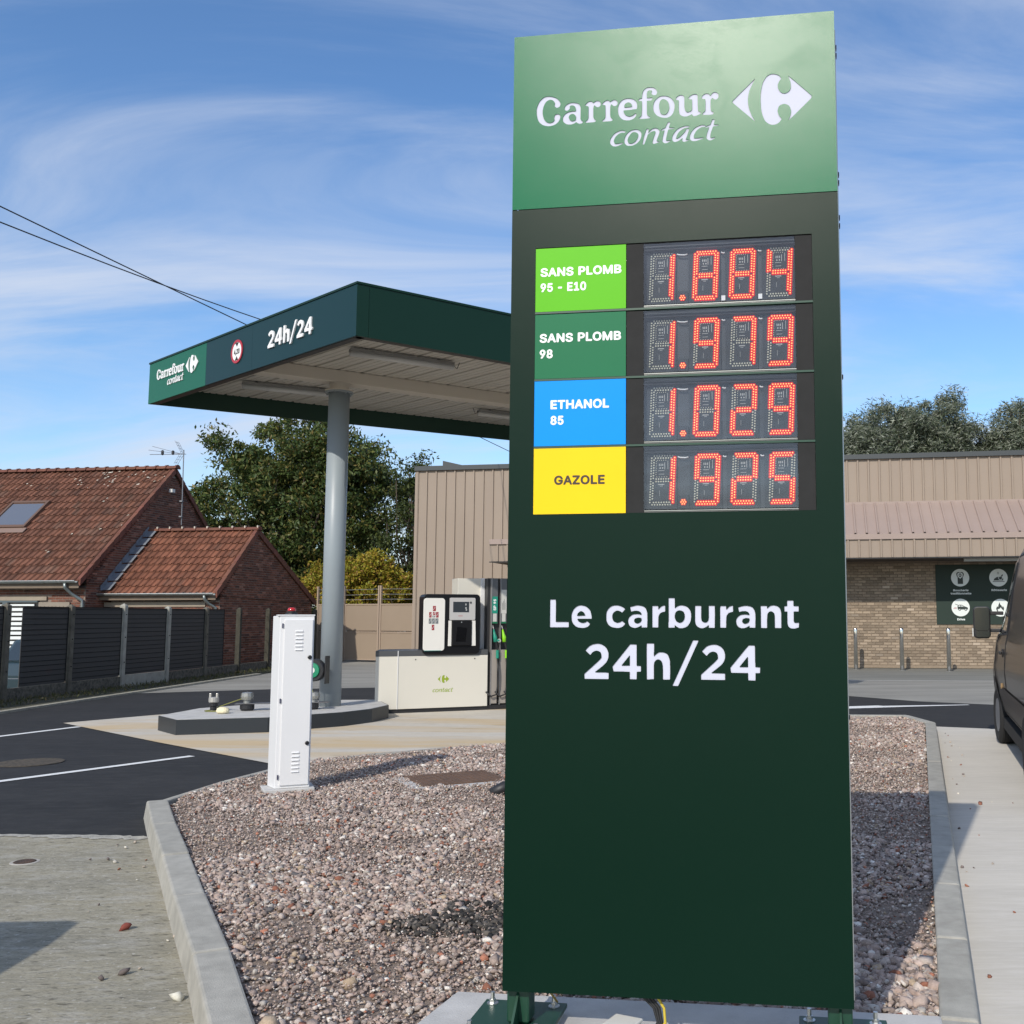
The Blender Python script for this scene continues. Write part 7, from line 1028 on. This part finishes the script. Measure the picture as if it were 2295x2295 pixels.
# aerial
an = thing('tv_aerial', 'television aerial on a thin mast fixed to the house gable', 'aerial', (-15.17, 33.0, 4.5), 0)
am = M('aerial_metal', (0.25, 0.26, 0.28), 0.4, metal=0.5); MB().cyl((0, 0, 0.0), (-0.03, 0, 2.46), 0.018, 8).build('mast', am, an)
MB().box(-0.05, -0.10, 0.25, 0.03, 0.02, 0.29).build('bracket', am, an); MB().box(-0.05, -0.10, 0.75, 0.03, 0.02, 0.79).build('bracket', am, an)
MB().cyl((0.05, 0, 2.32), (-1.13, 0.0, 2.31), 0.010, 6).build('boom', am, an); MB().cyl((-0.15, 0, 2.34), (-1.12, 0.12, 2.60), 0.007, 6).build('boom', am, an); MB().cyl((-0.15, 0, 2.33), (-1.13, -0.1, 2.44), 0.007, 6).build('boom', am, an)
for x, s in ((-0.72, .085), (-0.38, .075)): MB().lathe([(0.01, -s), (0.045, -s*.7), (0.045, s*.7), (0.01, s)], (x, 0, 2.37), 10).build('element', bk, an)
for sg in (1, -1):
    mb = MB()
    for k in range(4):
        z = 2.36+sg*(0.03+k*0.10); xx = -0.08-k*0.055; mb.cyl((xx, -0.14, z), (xx-0.02, 0.16, z+0.02), 0.005, 5)
    for yy in (-0.12, 0.0, 0.14): mb.cyl((-0.07, yy, 2.37), (-0.28, yy, 2.37+sg*0.38), 0.006, 5)
    mb.build('reflector', am, an)

# ------------------------------------------------------------------ boundary fence
fn = thing('boundary_fence', 'old concrete post fence with dark screened wire panels', 'fence', (FX(18.95), 18.95, 0), math.degrees(math.atan2(1, 0.036)))
postm = M('old_concrete_post', (0.135, 0.122, 0.095), 0.95, var=0.3, scale=5, bump=0.8, bscale=60, dirt=0.5); postk = M('darker_post', (0.055, 0.050, 0.036), 0.95, var=0.3, scale=5, bump=0.8, bscale=60); postn = M('newer_post', (0.34, 0.325, 0.28), 0.9, var=0.15, scale=6, bump=0.5)  # postk is a darker tone for the posts at the far end
pebble = M('pebble_board', (0.17, 0.155, 0.125), 0.95, col2=(0.055, 0.05, 0.04), scale=14, bump=1.0, bscale=30)
scr = bpy.data.materials.new('privacy_screen'); scr.use_nodes = True; t = scr.node_tree; b = t.nodes['Principled BSDF']; b.inputs['Base Color'].default_value = (0.092, 0.088, 0.084, 1); b.inputs['Roughness'].default_value = 0.95; b.inputs['Specular IOR Level'].default_value = 0.0
g = N(t, 'ShaderNodeTexCoord'); wv = N(t, 'ShaderNodeTexWave', inp={'Scale': 9.0}); wv.bands_direction = 'X'; t.links.new(g.outputs['Object'], wv.inputs[0])
tr = N(t, 'ShaderNodeBsdfTransparent'); x = N(t, 'ShaderNodeMixShader'); t.links.new(mth(t, 'MULTIPLY', wv.outputs[1], 0.16), x.inputs[0]); t.links.new(b.outputs[0], x.inputs[1]); t.links.new(tr.outputs[0], x.inputs[2]); t.links.new(x.outputs[0], t.nodes['Material Output'].inputs[0])
wirem = M('fence_wire', (0.018, 0.018, 0.019), 0.8, spec=0.1)
pos = [-3.95, -1.98, 0.0, 1.98, 3.95, 5.90, 7.86, 9.86, 11.86, 13.86, 15.7]
for i, s in enumerate(pos):
    new = i in (4, 5)
    hgt = 1.79 if i != 4 else 1.83
    mb = MB(); mb.box(s-0.06, -0.06, -0.5, s+0.06, 0.06, hgt-0.03); mb.add([(s-0.06, -0.06, hgt-0.03), (s+0.06, -0.06, hgt-0.03), (s+0.06, 0.06, hgt-0.03), (s-0.06, 0.06, hgt-0.03), (s, 0, hgt+0.02)], [(0, 1, 4), (1, 2, 4), (2, 3, 4), (3, 0, 4)])
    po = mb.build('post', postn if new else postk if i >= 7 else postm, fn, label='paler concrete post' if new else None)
    for z in (0.55, 1.1, 1.6): MB().cyl((s, -0.061, z), (s, -0.075, z), 0.012, 6).build('wire_eye', wirem, po)
for i in range(len(pos)-1):
    a, b = pos[i]+0.062, pos[i+1]-0.062; new = i == 4
    MB().box(a, -0.025, -0.5, b, 0.03, 0.26 if new else 0.235).build('gravel_board', postn if new else pebble, fn, label='smooth pale concrete board' if new else None)
    if i <= 6:
        x0 = a+0.40 if i == 2 else a+0.02; x1 = b-0.02 if i < 6 else a+1.0
        MB().box(x0, -0.004, 0.24 if not new else 0.265, x1, 0.006, 1.735).build('screen_panel', scr, fn)
        for k in range(15):
            z = 0.30+k*0.1+random.uniform(-0.008, 0.008); MB().box(x0, -0.010, z, x1, -0.0045, z+0.010).build('wire', wirem, fn)
        MB().box(x0, -0.014, 1.735, x1, 0.010, 1.75).build('top_rail', wirem, fn)
        if i != 2 or True: MB().box(x1-0.02, -0.016, 0.27, x1, -0.0125, 1.734).build('edge_bar', wirem, fn)
    else:
        for k in range(4): z = 0.5+k*0.35; MB().box(a, -0.004, z, b, 0.004, z+0.006).build('wire', wirem, fn)

# ------------------------------------------------------------------ small car behind the fence
ca = thing('parked_car', 'dark blue-green hatchback seen from behind through the fence', 'car', (-15.35, 25.3, -0.5), -8)
cbm = M('car_paint', (0.018, 0.038, 0.048), 0.25, coat=0.8, spec=0.5); glz = M('car_glass', (0.02, 0.03, 0.035), 0.05, spec=1.0)
secs = [(0.0, 0.74, 0.30, 0.62, 0.62), (0.06, 0.80, 0.28, 0.90, 0.66), (0.25, 0.82, 0.26, 0.98, 0.6), (3.3, 0.80, 0.26, 0.88, 0.55), (3.6, 0.66, 0.3, 0.62, 0.5)]
def loft(secs_, fn_):
    vs = []; fs = []; n = None
    for s in secs_:
        P = fn_(s); n = len(P); vs += P
    for j in range(len(secs_)-1):
        for k in range(n): fs.append((j*n+k, j*n+(k+1) % n, (j+1)*n+(k+1) % n, (j+1)*n+k))
    fs += [tuple(range(n))[::-1], tuple(range((len(secs_)-1)*n, len(secs_)*n))]; return vs, fs
def csec(s):
    y, w, z0, z1, _ = s; return [(-w*.92, y, z0), (w*.92, y, z0), (w, y, z0+0.15), (w, y, (z0+z1)/2+.05), (w*.95, y, z1), (-w*.95, y, z1), (-w, y, (z0+z1)/2+.05), (-w, y, z0+0.15)]
MB().add(*loft(secs, csec)).build('body', cbm, ca, bevel=0.03)
cab_ = [(0.14, 0.74, 0.96, 1.00), (0.42, 0.62, 1.0, 1.48), (0.8, 0.62, 1.0, 1.53), (2.0, 0.62, 1.0, 1.50), (2.75, 0.72, 0.92, 0.97)]
MB().add(*loft(cab_, lambda s: [(-0.76, s[0]+0.02, 0.94), (0.76, s[0]+0.02, 0.94), (s[1], s[0], s[3]-0.03), (s[1]-0.08, s[0], s[3]), (-s[1]+0.08, s[0], s[3]), (-s[1], s[0], s[3]-0.03)])).build('cabin', cbm, ca, bevel=0.02)
MB().add([(-0.62, 0.135, 0.99), (0.62, 0.135, 0.99), (0.53, 0.37, 1.42), (-0.53, 0.37, 1.42), (-0.62, 0.15, 0.99), (0.62, 0.15, 0.99), (0.53, 0.39, 1.42), (-0.53, 0.39, 1.42)], [(0, 1, 2, 3), (7, 6, 5, 4), (0, 4, 5, 1), (3, 2, 6, 7), (1, 5, 6, 2), (0, 3, 7, 4)]).build('rear_window', glz, ca)
pl_ = MB().box(-0.39, -0.03, 0.43, 0.13, -0.018, 0.54).build('number_plate', wlet, ca); MB().box(-0.389, -0.032, 0.431, -0.345, -0.0305, 0.539).build('blue_strip', M('eu_blue', (0.02, 0.1, 0.42), 0.4), pl_)
flat('characters', text('AQ-7', -0.33, 0.452, 0.07, 0.27), -0.0303, 0.0012, icd, pl_)
MB().box(-0.78, -0.07, 0.30, 0.78, 0.02, 0.56).build('bumper', cbm, ca, bevel=0.03); MB().box(-0.70, -0.074, 0.545, 0.70, -0.0705, 0.558).build('bumper_trim', am, ca)
for s in (-1, 1):
    MB().box(s*0.70-0.09, -0.012, 0.66, s*0.70+0.09, 0.03, 0.86).build('tail_light', M('tail_red', (0.40, 0.01, 0.012), 0.25) if 'tail_red' not in MATS else MATS['tail_red'], ca, bevel=0.015)
    for y in (0.62, 2.9):
        w = MB().cyl((s*0.62, y, 0.29), (s*0.81, y, 0.29), 0.29, 22).build('tyre', M('rubber', (0.018, 0.018, 0.018), 0.85) if 'rubber' not in MATS else MATS['rubber'], ca); MB().cyl((s*0.811, y, 0.29), (s*0.822, y, 0.29), 0.18, 16).build('wheel_trim', am, w)

# second car, added out of view left of the camera to cast a shadow
c2 = ca.copy(); COL.objects.link(c2); c2.location = (-4.36, 3.80, 0); c2.rotation_euler = (0, 0, R_(184)); c2['label'] = 'unseen hatchback added left of the camera to shadow the worn concrete'
for ch in list(ca.children):
    d = ch.copy(); COL.objects.link(d); d.parent = c2
    for g2_ in ch.children: e = g2_.copy(); COL.objects.link(e); e.parent = d
# ------------------------------------------------------------------ delivery van at the right edge
VH = math.degrees(math.atan2(0.2548, 0.967))           # heading, clockwise from +y
vn = thing('delivery_van', 'dark grey-brown panel van at the right edge, seen from behind its left flank', 'van', (4.262, 12.78, 0), -VH)
# local: x to the right across the van, y forward, origin at the left front wheel's outer face
vp = M('van_paint', (0.030, 0.026, 0.024), 0.35, coat=0.35, spec=0.35, var=0.04, scale=1.0); vb = M('van_black_trim', (0.016, 0.016, 0.017), 0.5)
WV = 2.02
def vsec(y, side, zlow=0.36):
    L = side; P = [(d, y, z) for d, z in L]; return P+[(WV-d, y, z) for d, z in reversed(L)]
full = [(0.16, 0.34), (0.07, 0.42), (0.02, 0.62), (0.0, 0.95), (0.02, 1.22), (0.06, 1.40), (0.13, 1.85), (0.20, 2.18), (0.30, 2.40), (0.46, 2.50), (0.8, 2.54)]
def hood(h, fr=0.0): return [(0.16+fr, 0.36), (0.07+fr, 0.42), (0.02+fr, 0.62), (0.0+fr, 0.85), (0.02+fr, min(h, 1.0)), (0.05+fr, h-0.12), (0.09+fr, h-0.08), (0.12+fr, h-0.05), (0.18+fr, h-0.02), (0.28+fr, h), (0.8, h+0.03)]
SEC = [(-4.9, full), (-1.5, full), (-0.75, [(0.16, 0.34), (0.07, 0.42), (0.02, 0.62), (0.0, 0.95), (0.02, 1.22), (0.06, 1.40), (0.14, 1.85), (0.22, 2.16), (0.32, 2.34), (0.48, 2.43), (0.8, 2.47)]),
       (0.0, [(0.16, 0.34), (0.07, 0.42), (0.0, 0.62), (-0.02, 0.95), (0.02, 1.22), (0.08, 1.38), (0.16, 1.60), (0.24, 1.78), (0.33, 1.90), (0.48, 1.98), (0.8, 2.02)]),
       (0.50, hood(1.36)), (0.85, hood(1.12, 0.05)), (1.10, [(0.42, 0.40), (0.34, 0.45), (0.28, 0.6), (0.25, 0.75), (0.26, 0.85), (0.28, 0.92), (0.32, 0.95), (0.36, 0.97), (0.44, 0.98), (0.52, 0.985), (0.8, 0.99)])]
vs = []; fs = []; nP = 22
for y, side in SEC: vs += vsec(y, side)
for j in range(len(SEC)-1):
    for k in range(nP): fs.append((j*nP+k, (j+1)*nP+k, (j+1)*nP+(k+1) % nP, j*nP+(k+1) % nP))
fs += [tuple(range(nP)), tuple(range((len(SEC)-1)*nP, len(SEC)*nP))[::-1]]
vo = MB().add(vs, fs).build('body', vp, vn, smooth=True)
vo.data.set_sharp_from_angle(angle=R_(32)) if hasattr(vo.data, 'set_sharp_from_angle') else None
def flank(y, z, o=0.0):                                # point on the left side
    def at(side, z):
        for (d0, z0), (d1, z1) in zip(side[:-1], side[1:]):
            if z0 <= z <= z1 and z1 > z0: return d0+(d1-d0)*(z-z0)/(z1-z0)
        return side[-1][0] if z > side[-1][1] else side[0][0]
    for (y0, s0), (y1, s1) in zip(SEC[:-1], SEC[1:]):
        if y0 <= y <= y1: d = at(s0, z)+(at(s1, z)-at(s0, z))*(y-y0)/(y1-y0); return (d-o, y, z)
    return (at(SEC[0][1], z)-o, y, z)
def patch(pts_, o, name, mat, th=0.006, parent=vn, sub=4):
    """a thin plate that follows the flank; pts_ is an outline in (y, z)"""
    n = len(pts_); Q = []
    for i in range(n):
        a, b = pts_[i], pts_[(i+1) % n]
        for k in range(sub): Q.append((a[0]+(b[0]-a[0])*k/sub, a[1]+(b[1]-a[1])*k/sub))
    zs = sorted(set(round(q[1], 3) for q in Q)); m = len(Q)
    A = [flank(y, z, o+th) for y, z in Q]; B = [flank(y, z, o) for y, z in Q]
    # centre rows to follow the curve
    return MB().add(A+B, [tuple(range(m))]+[(i, m+i, m+(i+1) % m, (i+1) % m) for i in range(m)]).build(name, mat, parent)
def strip(y0, z0, y1, z1, w, o, name, mat, n=10, parent=vn):
    P = [flank(y0+(y1-y0)*i/n, z0+(z1-z0)*i/n, o) for i in range(n+1)]; return MB().tube(P, w, 5).build(name, mat, parent)
def skin(ys, z0s, z1s, o, name, mat, nz=8, parent=vn):
    vs = []; fs = []; 
    for y, a, b in zip(ys, z0s, z1s):
        for k in range(nz+1): vs.append(flank(y, a+(b-a)*k/nz, o))
    for j in range(len(ys)-1):
        for k in range(nz): fs.append((j*(nz+1)+k, j*(nz+1)+k+1, (j+1)*(nz+1)+k+1, (j+1)*(nz+1)+k))
    return MB().add(vs, fs).build(name, mat, parent, smooth=True)
vg = M('van_glass', (0.020, 0.024, 0.030), 0.04, spec=1.0)
skin([-1.35, -1.0, -0.6, -0.35, -0.15, 0.10], [1.38, 1.36, 1.34, 1.33, 1.33, 1.33], [2.12, 2.12, 2.08, 1.95, 1.80, 1.58], 0.008, 'door_window', vg)
skin([-0.30, -0.24], [1.34, 1.34], [1.98, 1.94], 0.016, 'blue_strip', M('blue_deflector', (0.02, 0.05, 0.22), 0.2))
strip(-1.38, 1.36, -1.38, 2.14, 0.012, 0.004, 'window_seal', vb); strip(0.12, 1.33, -0.62, 2.12, 0.014, 0.004, 'window_seal', vb); strip(-1.38, 1.35, 0.12, 1.31, 0.012, 0.004, 'window_seal', vb)
strip(0.10, 1.30, 0.62, 1.26, 0.02, 0.002, 'pillar_trim', vb)
for y in (-1.45, -0.12 ): strip(y, 0.50, y, 1.32, 0.006, 0.001, 'door_seam', vb)
strip(-1.45, 1.3, -1.45, 2.20, 0.006, 0.001, 'door_seam', vb); strip(-1.45, 0.48, -0.5, 0.48, 0.006, 0.001, 'door_seam', vb)
skin([-4.9, -3.5, -2.0, -1.0, -0.62], [0.46, 0.46, 0.46, 0.46, 0.5], [0.74, 0.74, 0.74, 0.74, 0.72], 0.012, 'side_moulding', vb, 5)
skin([-4.9, -3, -1.0, -0.60], [0.35]*4, [0.44]*4, 0.010, 'sill', vp, 3)
skin([-4.9, -3, -1.5, -0.62], [2.20]*4, [2.23]*4, 0.008, 'roof_rail', vb, 2)
o = MB().lathe([(0.05, 0), (0.045, 0.012), (0.0, 0.014)], n=14).build('handle_cup', vb, vn); p = flank(-1.15, 1.13, 0.001); o.location = p; o.rotation_euler = (0, R_(-90), 0)
MB().box(p[0]-0.045, -1.22, 1.115, p[0]-0.02, -1.06, 1.15).build('door_handle', vb, vn, bevel=0.008)
MB().box(p[0]-0.02, -0.92, 0.72, p[0]+0.0, -0.90, 0.78).build('side_marker', M('marker_amber', (0.30, 0.20, 0.10), 0.3), vn)
# wheel arch and wheel
ar = MB(); nA = 16
ring = [(0.46*math.cos(math.pi*k/nA), 0.36+0.46*math.sin(math.pi*k/nA)) for k in range(nA+1)]
pts_o = [flank(y, max(z, 0.35), 0.012) for y, z in ring]; pts_i = [flank(y*0.93, max(0.35+(z-0.35)*0.93, 0.35), 0.012) for y, z in ring]
ar.add(pts_o+pts_i, [(k, k+1, nA+1+k+1, nA+1+k) for k in range(nA)]); ar.build('wheel_arch', vb, vn)
ai = MB(); ai.add([flank(y*0.935, max(0.355+(z-0.35)*0.93, 0.355), 0.008) for y, z in ring], [tuple(range(nA+1))]); ai.build('arch_liner', M('arch_dark', (0.006, 0.006, 0.006), 0.9), vn)
def wheel(cx0, cy0, toe, name='wheel'):
    prof = [(0.20, 0.02), (0.30, 0.0), (0.325, 0.015), (0.34, 0.035), (0.34, 0.185), (0.325, 0.205), (0.28, 0.215)]
    vs = []; fs = []; n = 36
    for rr, xx in prof:
        for k in range(n): t = 2*math.pi*k/n; vs.append((xx, rr*math.cos(t), rr*math.sin(t)))
    for j in range(len(prof)-1):
        for k in range(n): fs.append((j*n+k, (j+1)*n+k, (j+1)*n+(k+1) % n, j*n+(k+1) % n))
    fs += [tuple(range(n)), tuple(range((len(prof)-1)*n, len(prof)*n))[::-1]]
    ty = MB().add(vs, fs).build('tyre', MATS['rubber'], vn); ty.location = (cx0, cy0, 0.34); ty.rotation_euler = (0, 0, R_(toe))
    for q in (0.062, 0.095, 0.125, 0.158):
        g = MB(); m = 36
        vs = [(q+dx, 0.3415*math.cos(2*math.pi*k/m), 0.3415*math.sin(2*math.pi*k/m)) for dx in (0, 0.008) for k in range(m)]
        g.add(vs, [(k, m+k, m+(k+1) % m, (k+1) % m) for k in range(m)]); g.build('tread_groove', MATS['arch_dark'], ty)
    rm = MB().cyl((0.012, 0, 0), (0.03, 0, 0), 0.2, 20).build('rim', am, ty)
wheel(-0.005, 0.0, 3)
wheel(-0.005, -3.6, 0)
MB().box(0.05, -4.6, 0.22, 1.95, 0.9, 0.345).build('underside', MATS['arch_dark'], vn)
# door mirror
mr_ = MB(); mr_.xz(roundrect(-0.255, 1.275, -0.055, 1.665, 0.05), -0.28, -0.16); mo = mr_.build('mirror_housing', vb, vn, bevel=0.02)
MB().xz(roundrect(-0.240, 1.372, -0.072, 1.648, 0.035), -0.288, -0.2815).build('mirror_glass', M('mirror_dark', (0.018, 0.024, 0.024), 0.12, spec=0.5), mo)
MB().xz(roundrect(-0.225, 1.292, -0.072, 1.362, 0.02), -0.288, -0.2815).build('mirror_glass', MATS['mirror_dark'], mo)
MB().box(-0.268, -0.24, 1.30, -0.256, -0.19, 1.40).build('indicator', M('indicator_clear', (0.6, 0.6, 0.58), 0.3), mo)
for z in (1.35, 1.56): MB().box(-0.056, -0.245, z, 0.10, -0.19, z+0.045).build('mirror_arm', vb, mo, bevel=0.008)

# ------------------------------------------------------------------ trees
def leaves(name, P, size, mat, parent, aspect=0.5, droop=0.0, lean=None, kind=None):
    n = len(P); d = RNG.normal(0, 1, (n, 3)); d[:, 2] -= droop
    if lean is not None: d += np.array(lean)
    d /= np.linalg.norm(d, axis=1)[:, None]; r = RNG.normal(0, 1, (n, 3)); s = np.cross(d, r); s /= np.linalg.norm(s, axis=1)[:, None]; up = np.cross(d, s)
    L = size*RNG.uniform(0.6, 1.3, n)[:, None]; Wd = L*aspect
    V = np.stack([P, P+d*L*0.5+s*Wd*0.5-up*L*0.06, P+d*L, P+d*L*0.5-s*Wd*0.5-up*L*0.06], 1)
    me = bpy.data.meshes.new(name); me.vertices.add(n*4); me.vertices.foreach_set('co', V.reshape(-1).astype(np.float32))
    F = (np.array([[0, 1, 2], [0, 2, 3]])[None]+(np.arange(n)*4)[:, None, None]).reshape(-1)
    me.loops.add(n*6); me.loops.foreach_set('vertex_index', F.astype(np.int32)); me.polygons.add(n*2)
    me.polygons.foreach_set('loop_start', np.arange(0, n*6, 3, dtype=np.int32)); me.polygons.foreach_set('loop_total', np.full(n*2, 3, dtype=np.int32))
    me.update(); me.materials.append(mat); return place(name, me, parent, kind=kind)
barkm = M('bark', (0.10, 0.08, 0.06), 0.95, var=0.3, scale=4, bump=1.0, bscale=12)
def tree(name, label, cat, loc, blobs, trunk_h, trunk_r, nclump, per, csize, lsize, mat, aspect=0.5, droop=0.2, lean=None, group=None, zs=0.75, seed=0):
    rs = np.random.default_rng(seed); t = thing(name, label, cat, loc, 0, group)
    vol = np.array([b[3]*b[4]*b[5] for b in blobs]); pr = vol/vol.sum(); C = []
    while len(C) < nclump:
        b = blobs[rs.choice(len(blobs), p=pr)]; v = rs.normal(0, 1, 3); v /= np.linalg.norm(v); q = rs.random()**0.42
        C.append([b[0]+v[0]*b[3]*q, b[1]+v[1]*b[4]*q, b[2]+v[2]*b[5]*q])
    C = np.array(C); sz = csize*rs.uniform(0.5, 1.35, nclump); P = []
    for c, s in zip(C, sz):
        m = int(per*rs.uniform(0.6, 1.4)); v = rs.normal(0, 1, (m, 3)); v /= np.linalg.norm(v, axis=1)[:, None]; q = rs.random(m)**0.5
        P.append(c+v*q[:, None]*s*np.array([1, 1, zs]))
    leaves('crown', np.vstack(P), lsize, mat, t, aspect, droop, lean)
    mb = MB(); top = Vector((0, 0, trunk_h)); mb.tube([(0, 0, 0), (0.1, 0, trunk_h*0.5), (0, 0, trunk_h), (0.1, 0.1, trunk_h*1.8)], [trunk_r*1.2, trunk_r, trunk_r*0.8, trunk_r*0.35], 9)
    for i in rs.permutation(nclump)[:min(nclump, 70)]:
        c = Vector(C[i].tolist()); h = trunk_h*rs.uniform(0.7, 1.6); st_ = Vector((0.05, 0.05, min(h, c.z*0.9))); mid = st_.lerp(c, 0.5)+Vector((rs.normal(0, .3), rs.normal(0, .3), rs.uniform(-.1, .5)))
        mb.tube([st_, mid, c], [trunk_r*0.34, trunk_r*0.16, 0.02], 5)
    mb.build('trunk', barkm, t); return t
walnut = palette('walnut_leaf', [((0.060, 0.098, 0.024), 8), ((0.042, 0.072, 0.018), 7), ((0.100, 0.130, 0.034), 5), ((0.150, 0.150, 0.040), 2.5), ((0.16, 0.12, 0.03), 0.8)], 0.5, trans=0.22, spec=0.35)
willow = palette('willow_leaf', [((0.105, 0.130, 0.078), 8), ((0.072, 0.095, 0.052), 7), ((0.19, 0.215, 0.155), 5), ((0.30, 0.32, 0.26), 2.5)], 0.5, trans=0.18, spec=0.4)
yellowl = palette('yellow_leaf', [((0.34, 0.31, 0.03), 8), ((0.22, 0.24, 0.03), 7), ((0.46, 0.34, 0.04), 4), ((0.36, 0.20, 0.06), 1.5)], 0.5, trans=0.28, spec=0.3)
darkleaf = palette('dark_leaf', [((0.030, 0.045, 0.013), 8), ((0.045, 0.065, 0.018), 5), ((0.075, 0.09, 0.02), 2)], 0.5, trans=0.15, spec=0.3)
tree('walnut_tree', 'large dark green walnut tree behind the annexe and under the canopy edge', 'tree', (-15.6, 44.5, -0.5),
     [(-0.2, 0, 6.4, 4.3, 3.6, 3.6), (0.6, 0, 8.6, 3.4, 3.0, 2.6), (-2.2, 0, 8.6, 1.7, 1.8, 1.9), (-3.4, 0, 5.6, 1.6, 2, 2.2), (3.4, 0, 6.4, 1.7, 2.0, 2.9), (1.9, 0, 8.6, 2.0, 2.0, 2.0), (1.0, -1, 3.4, 3.8, 2.6, 1.6), (-2.6, -0.5, 3.4, 2.0, 2, 2.0)], 2.6, 0.34, 470, 220, 0.72, 0.20, walnut, 0.42, 0.4, seed=3)
tree('slender_tree', 'dark loose tree squeezed between the big walnut and the shop wall', 'tree', (-10.0, 42.5, -0.5), [(0.1, 0, 5.5, 1.4, 1.5, 3.6), (-0.3, 0, 2.8, 1.8, 1.6, 2.2), (0.4, 0, 8.0, 0.9, 0.9, 1.1)], 2.2, 0.18, 90, 170, 0.55, 0.17, darkleaf, 0.42, 0.4, seed=8)
tree('yellow_shrub', 'yellow-green autumn shrub rising behind the taupe gate', 'shrub', (-10.95, 38.6, -0.3), [(0.0, 0, 2.9, 1.9, 1.2, 1.2), (-1.2, 0, 3.0, 0.8, 0.8, 0.9), (0.3, 0, 3.5, 1.0, 0.8, 0.75), (1.3, 0, 2.8, 1.0, 0.8, 0.75)], 0.9, 0.06, 220, 170, 0.30, 0.125, yellowl, 0.45, 0.0, seed=4, zs=1.0)
tree('dark_shrub', 'low dark green bush under the yellow shrub at the gate', 'shrub', (-9.9, 40.4, -0.3), [(0, 0, 1.6, 3.2, 1.2, 1.3), (-4.0, 0.5, 1.8, 2.2, 1.2, 1.5)], 0.5, 0.05, 110, 150, 0.42, 0.14, darkleaf, 0.45, 0.0, seed=6)
GRP = 'silvery willows behind the shop roof'
tree('willow_tree', 'broad silvery willow nearest the price sign, behind the shop roof', 'tree', (11.6, 50, -0.2), [(0, 0, 9.6, 2.7, 2.4, 2.7), (-1.5, 0, 8.6, 1.9, 2, 2.5), (1.4, 0.5, 10.2, 1.5, 1.6, 2.0)], 4, 0.35, 330, 210, 0.62, 0.24, willow, 0.20, 0.1, (-0.9, 0, -0.1), GRP, seed=21)
tree('willow_tree', 'tall pointed silvery willow, middle one behind the shop roof', 'tree', (14.4, 50.6, -0.2), [(0, 0, 10.6, 1.5, 1.6, 2.7), (1.3, 0, 9.4, 1.7, 1.6, 2.2), (-1.0, 0, 9.6, 1.3, 1.4, 2.2), (1.9, 0, 8.6, 1.6, 1.4, 2.0)], 4, 0.35, 290, 210, 0.58, 0.24, willow, 0.20, 0.1, (-0.9, 0, -0.1), GRP, seed=22)
tree('willow_tree', 'silvery willow above the van, cut by the right photo edge', 'tree', (18.5, 50, -0.2), [(0, 0, 10.0, 1.7, 1.8, 2.8), (1.6, 0, 10.2, 1.6, 1.8, 2.6), (-1.1, 0.4, 9.0, 1.6, 1.4, 2.2)], 4, 0.35, 260, 210, 0.58, 0.24, willow, 0.20, 0.1, (-0.9, 0, -0.1), GRP, seed=23)
# weeds along the fence foot
n = 2600; yy = RNG.uniform(17, 35, n); P = np.stack([FX(yy)+RNG.uniform(0.06, 0.9, n)**1.3, yy, np.full(n, 0.0)], 1)
wd = leaves('weeds', P, 0.09, palette('weed_leaf', [((0.06, 0.075, 0.02), 5), ((0.10, 0.10, 0.035), 3), ((0.15, 0.12, 0.06), 2)], 0.6, trans=0.1), None, 0.18, -1.2, kind='stuff'); tag(wd, label='sparse weeds and grass tufts along the foot of the fence', cat='weeds')
# ------------------------------------------------------------------ overhead wires
def span(a, b, sag, n=24):
    a, b = Vector(a), Vector(b); return [a.lerp(b, i/n)+Vector((0, 0, -4*sag*(i/n)*(1-i/n))) for i in range(n+1)]
for a, b, sg, lb in (((-10.193, 14, 7.818), (-4.149, 34, 6.783), 0.0, 'upper thin black overhead wire crossing the sky to the shop'), ((-10.172, 14, 7.509), (-3.671, 40, 10.573), 0.62, 'lower thin black overhead wire sagging behind the canopy')):
    w = thing('overhead_wire', lb, 'overhead wire', a, 0, 'overhead wires in the sky'); mb = MB(); mb.tube([tuple(p-Vector(a)) for p in span(a, b, sg)], 0.011, 5); mb.build('wire', blk, w)
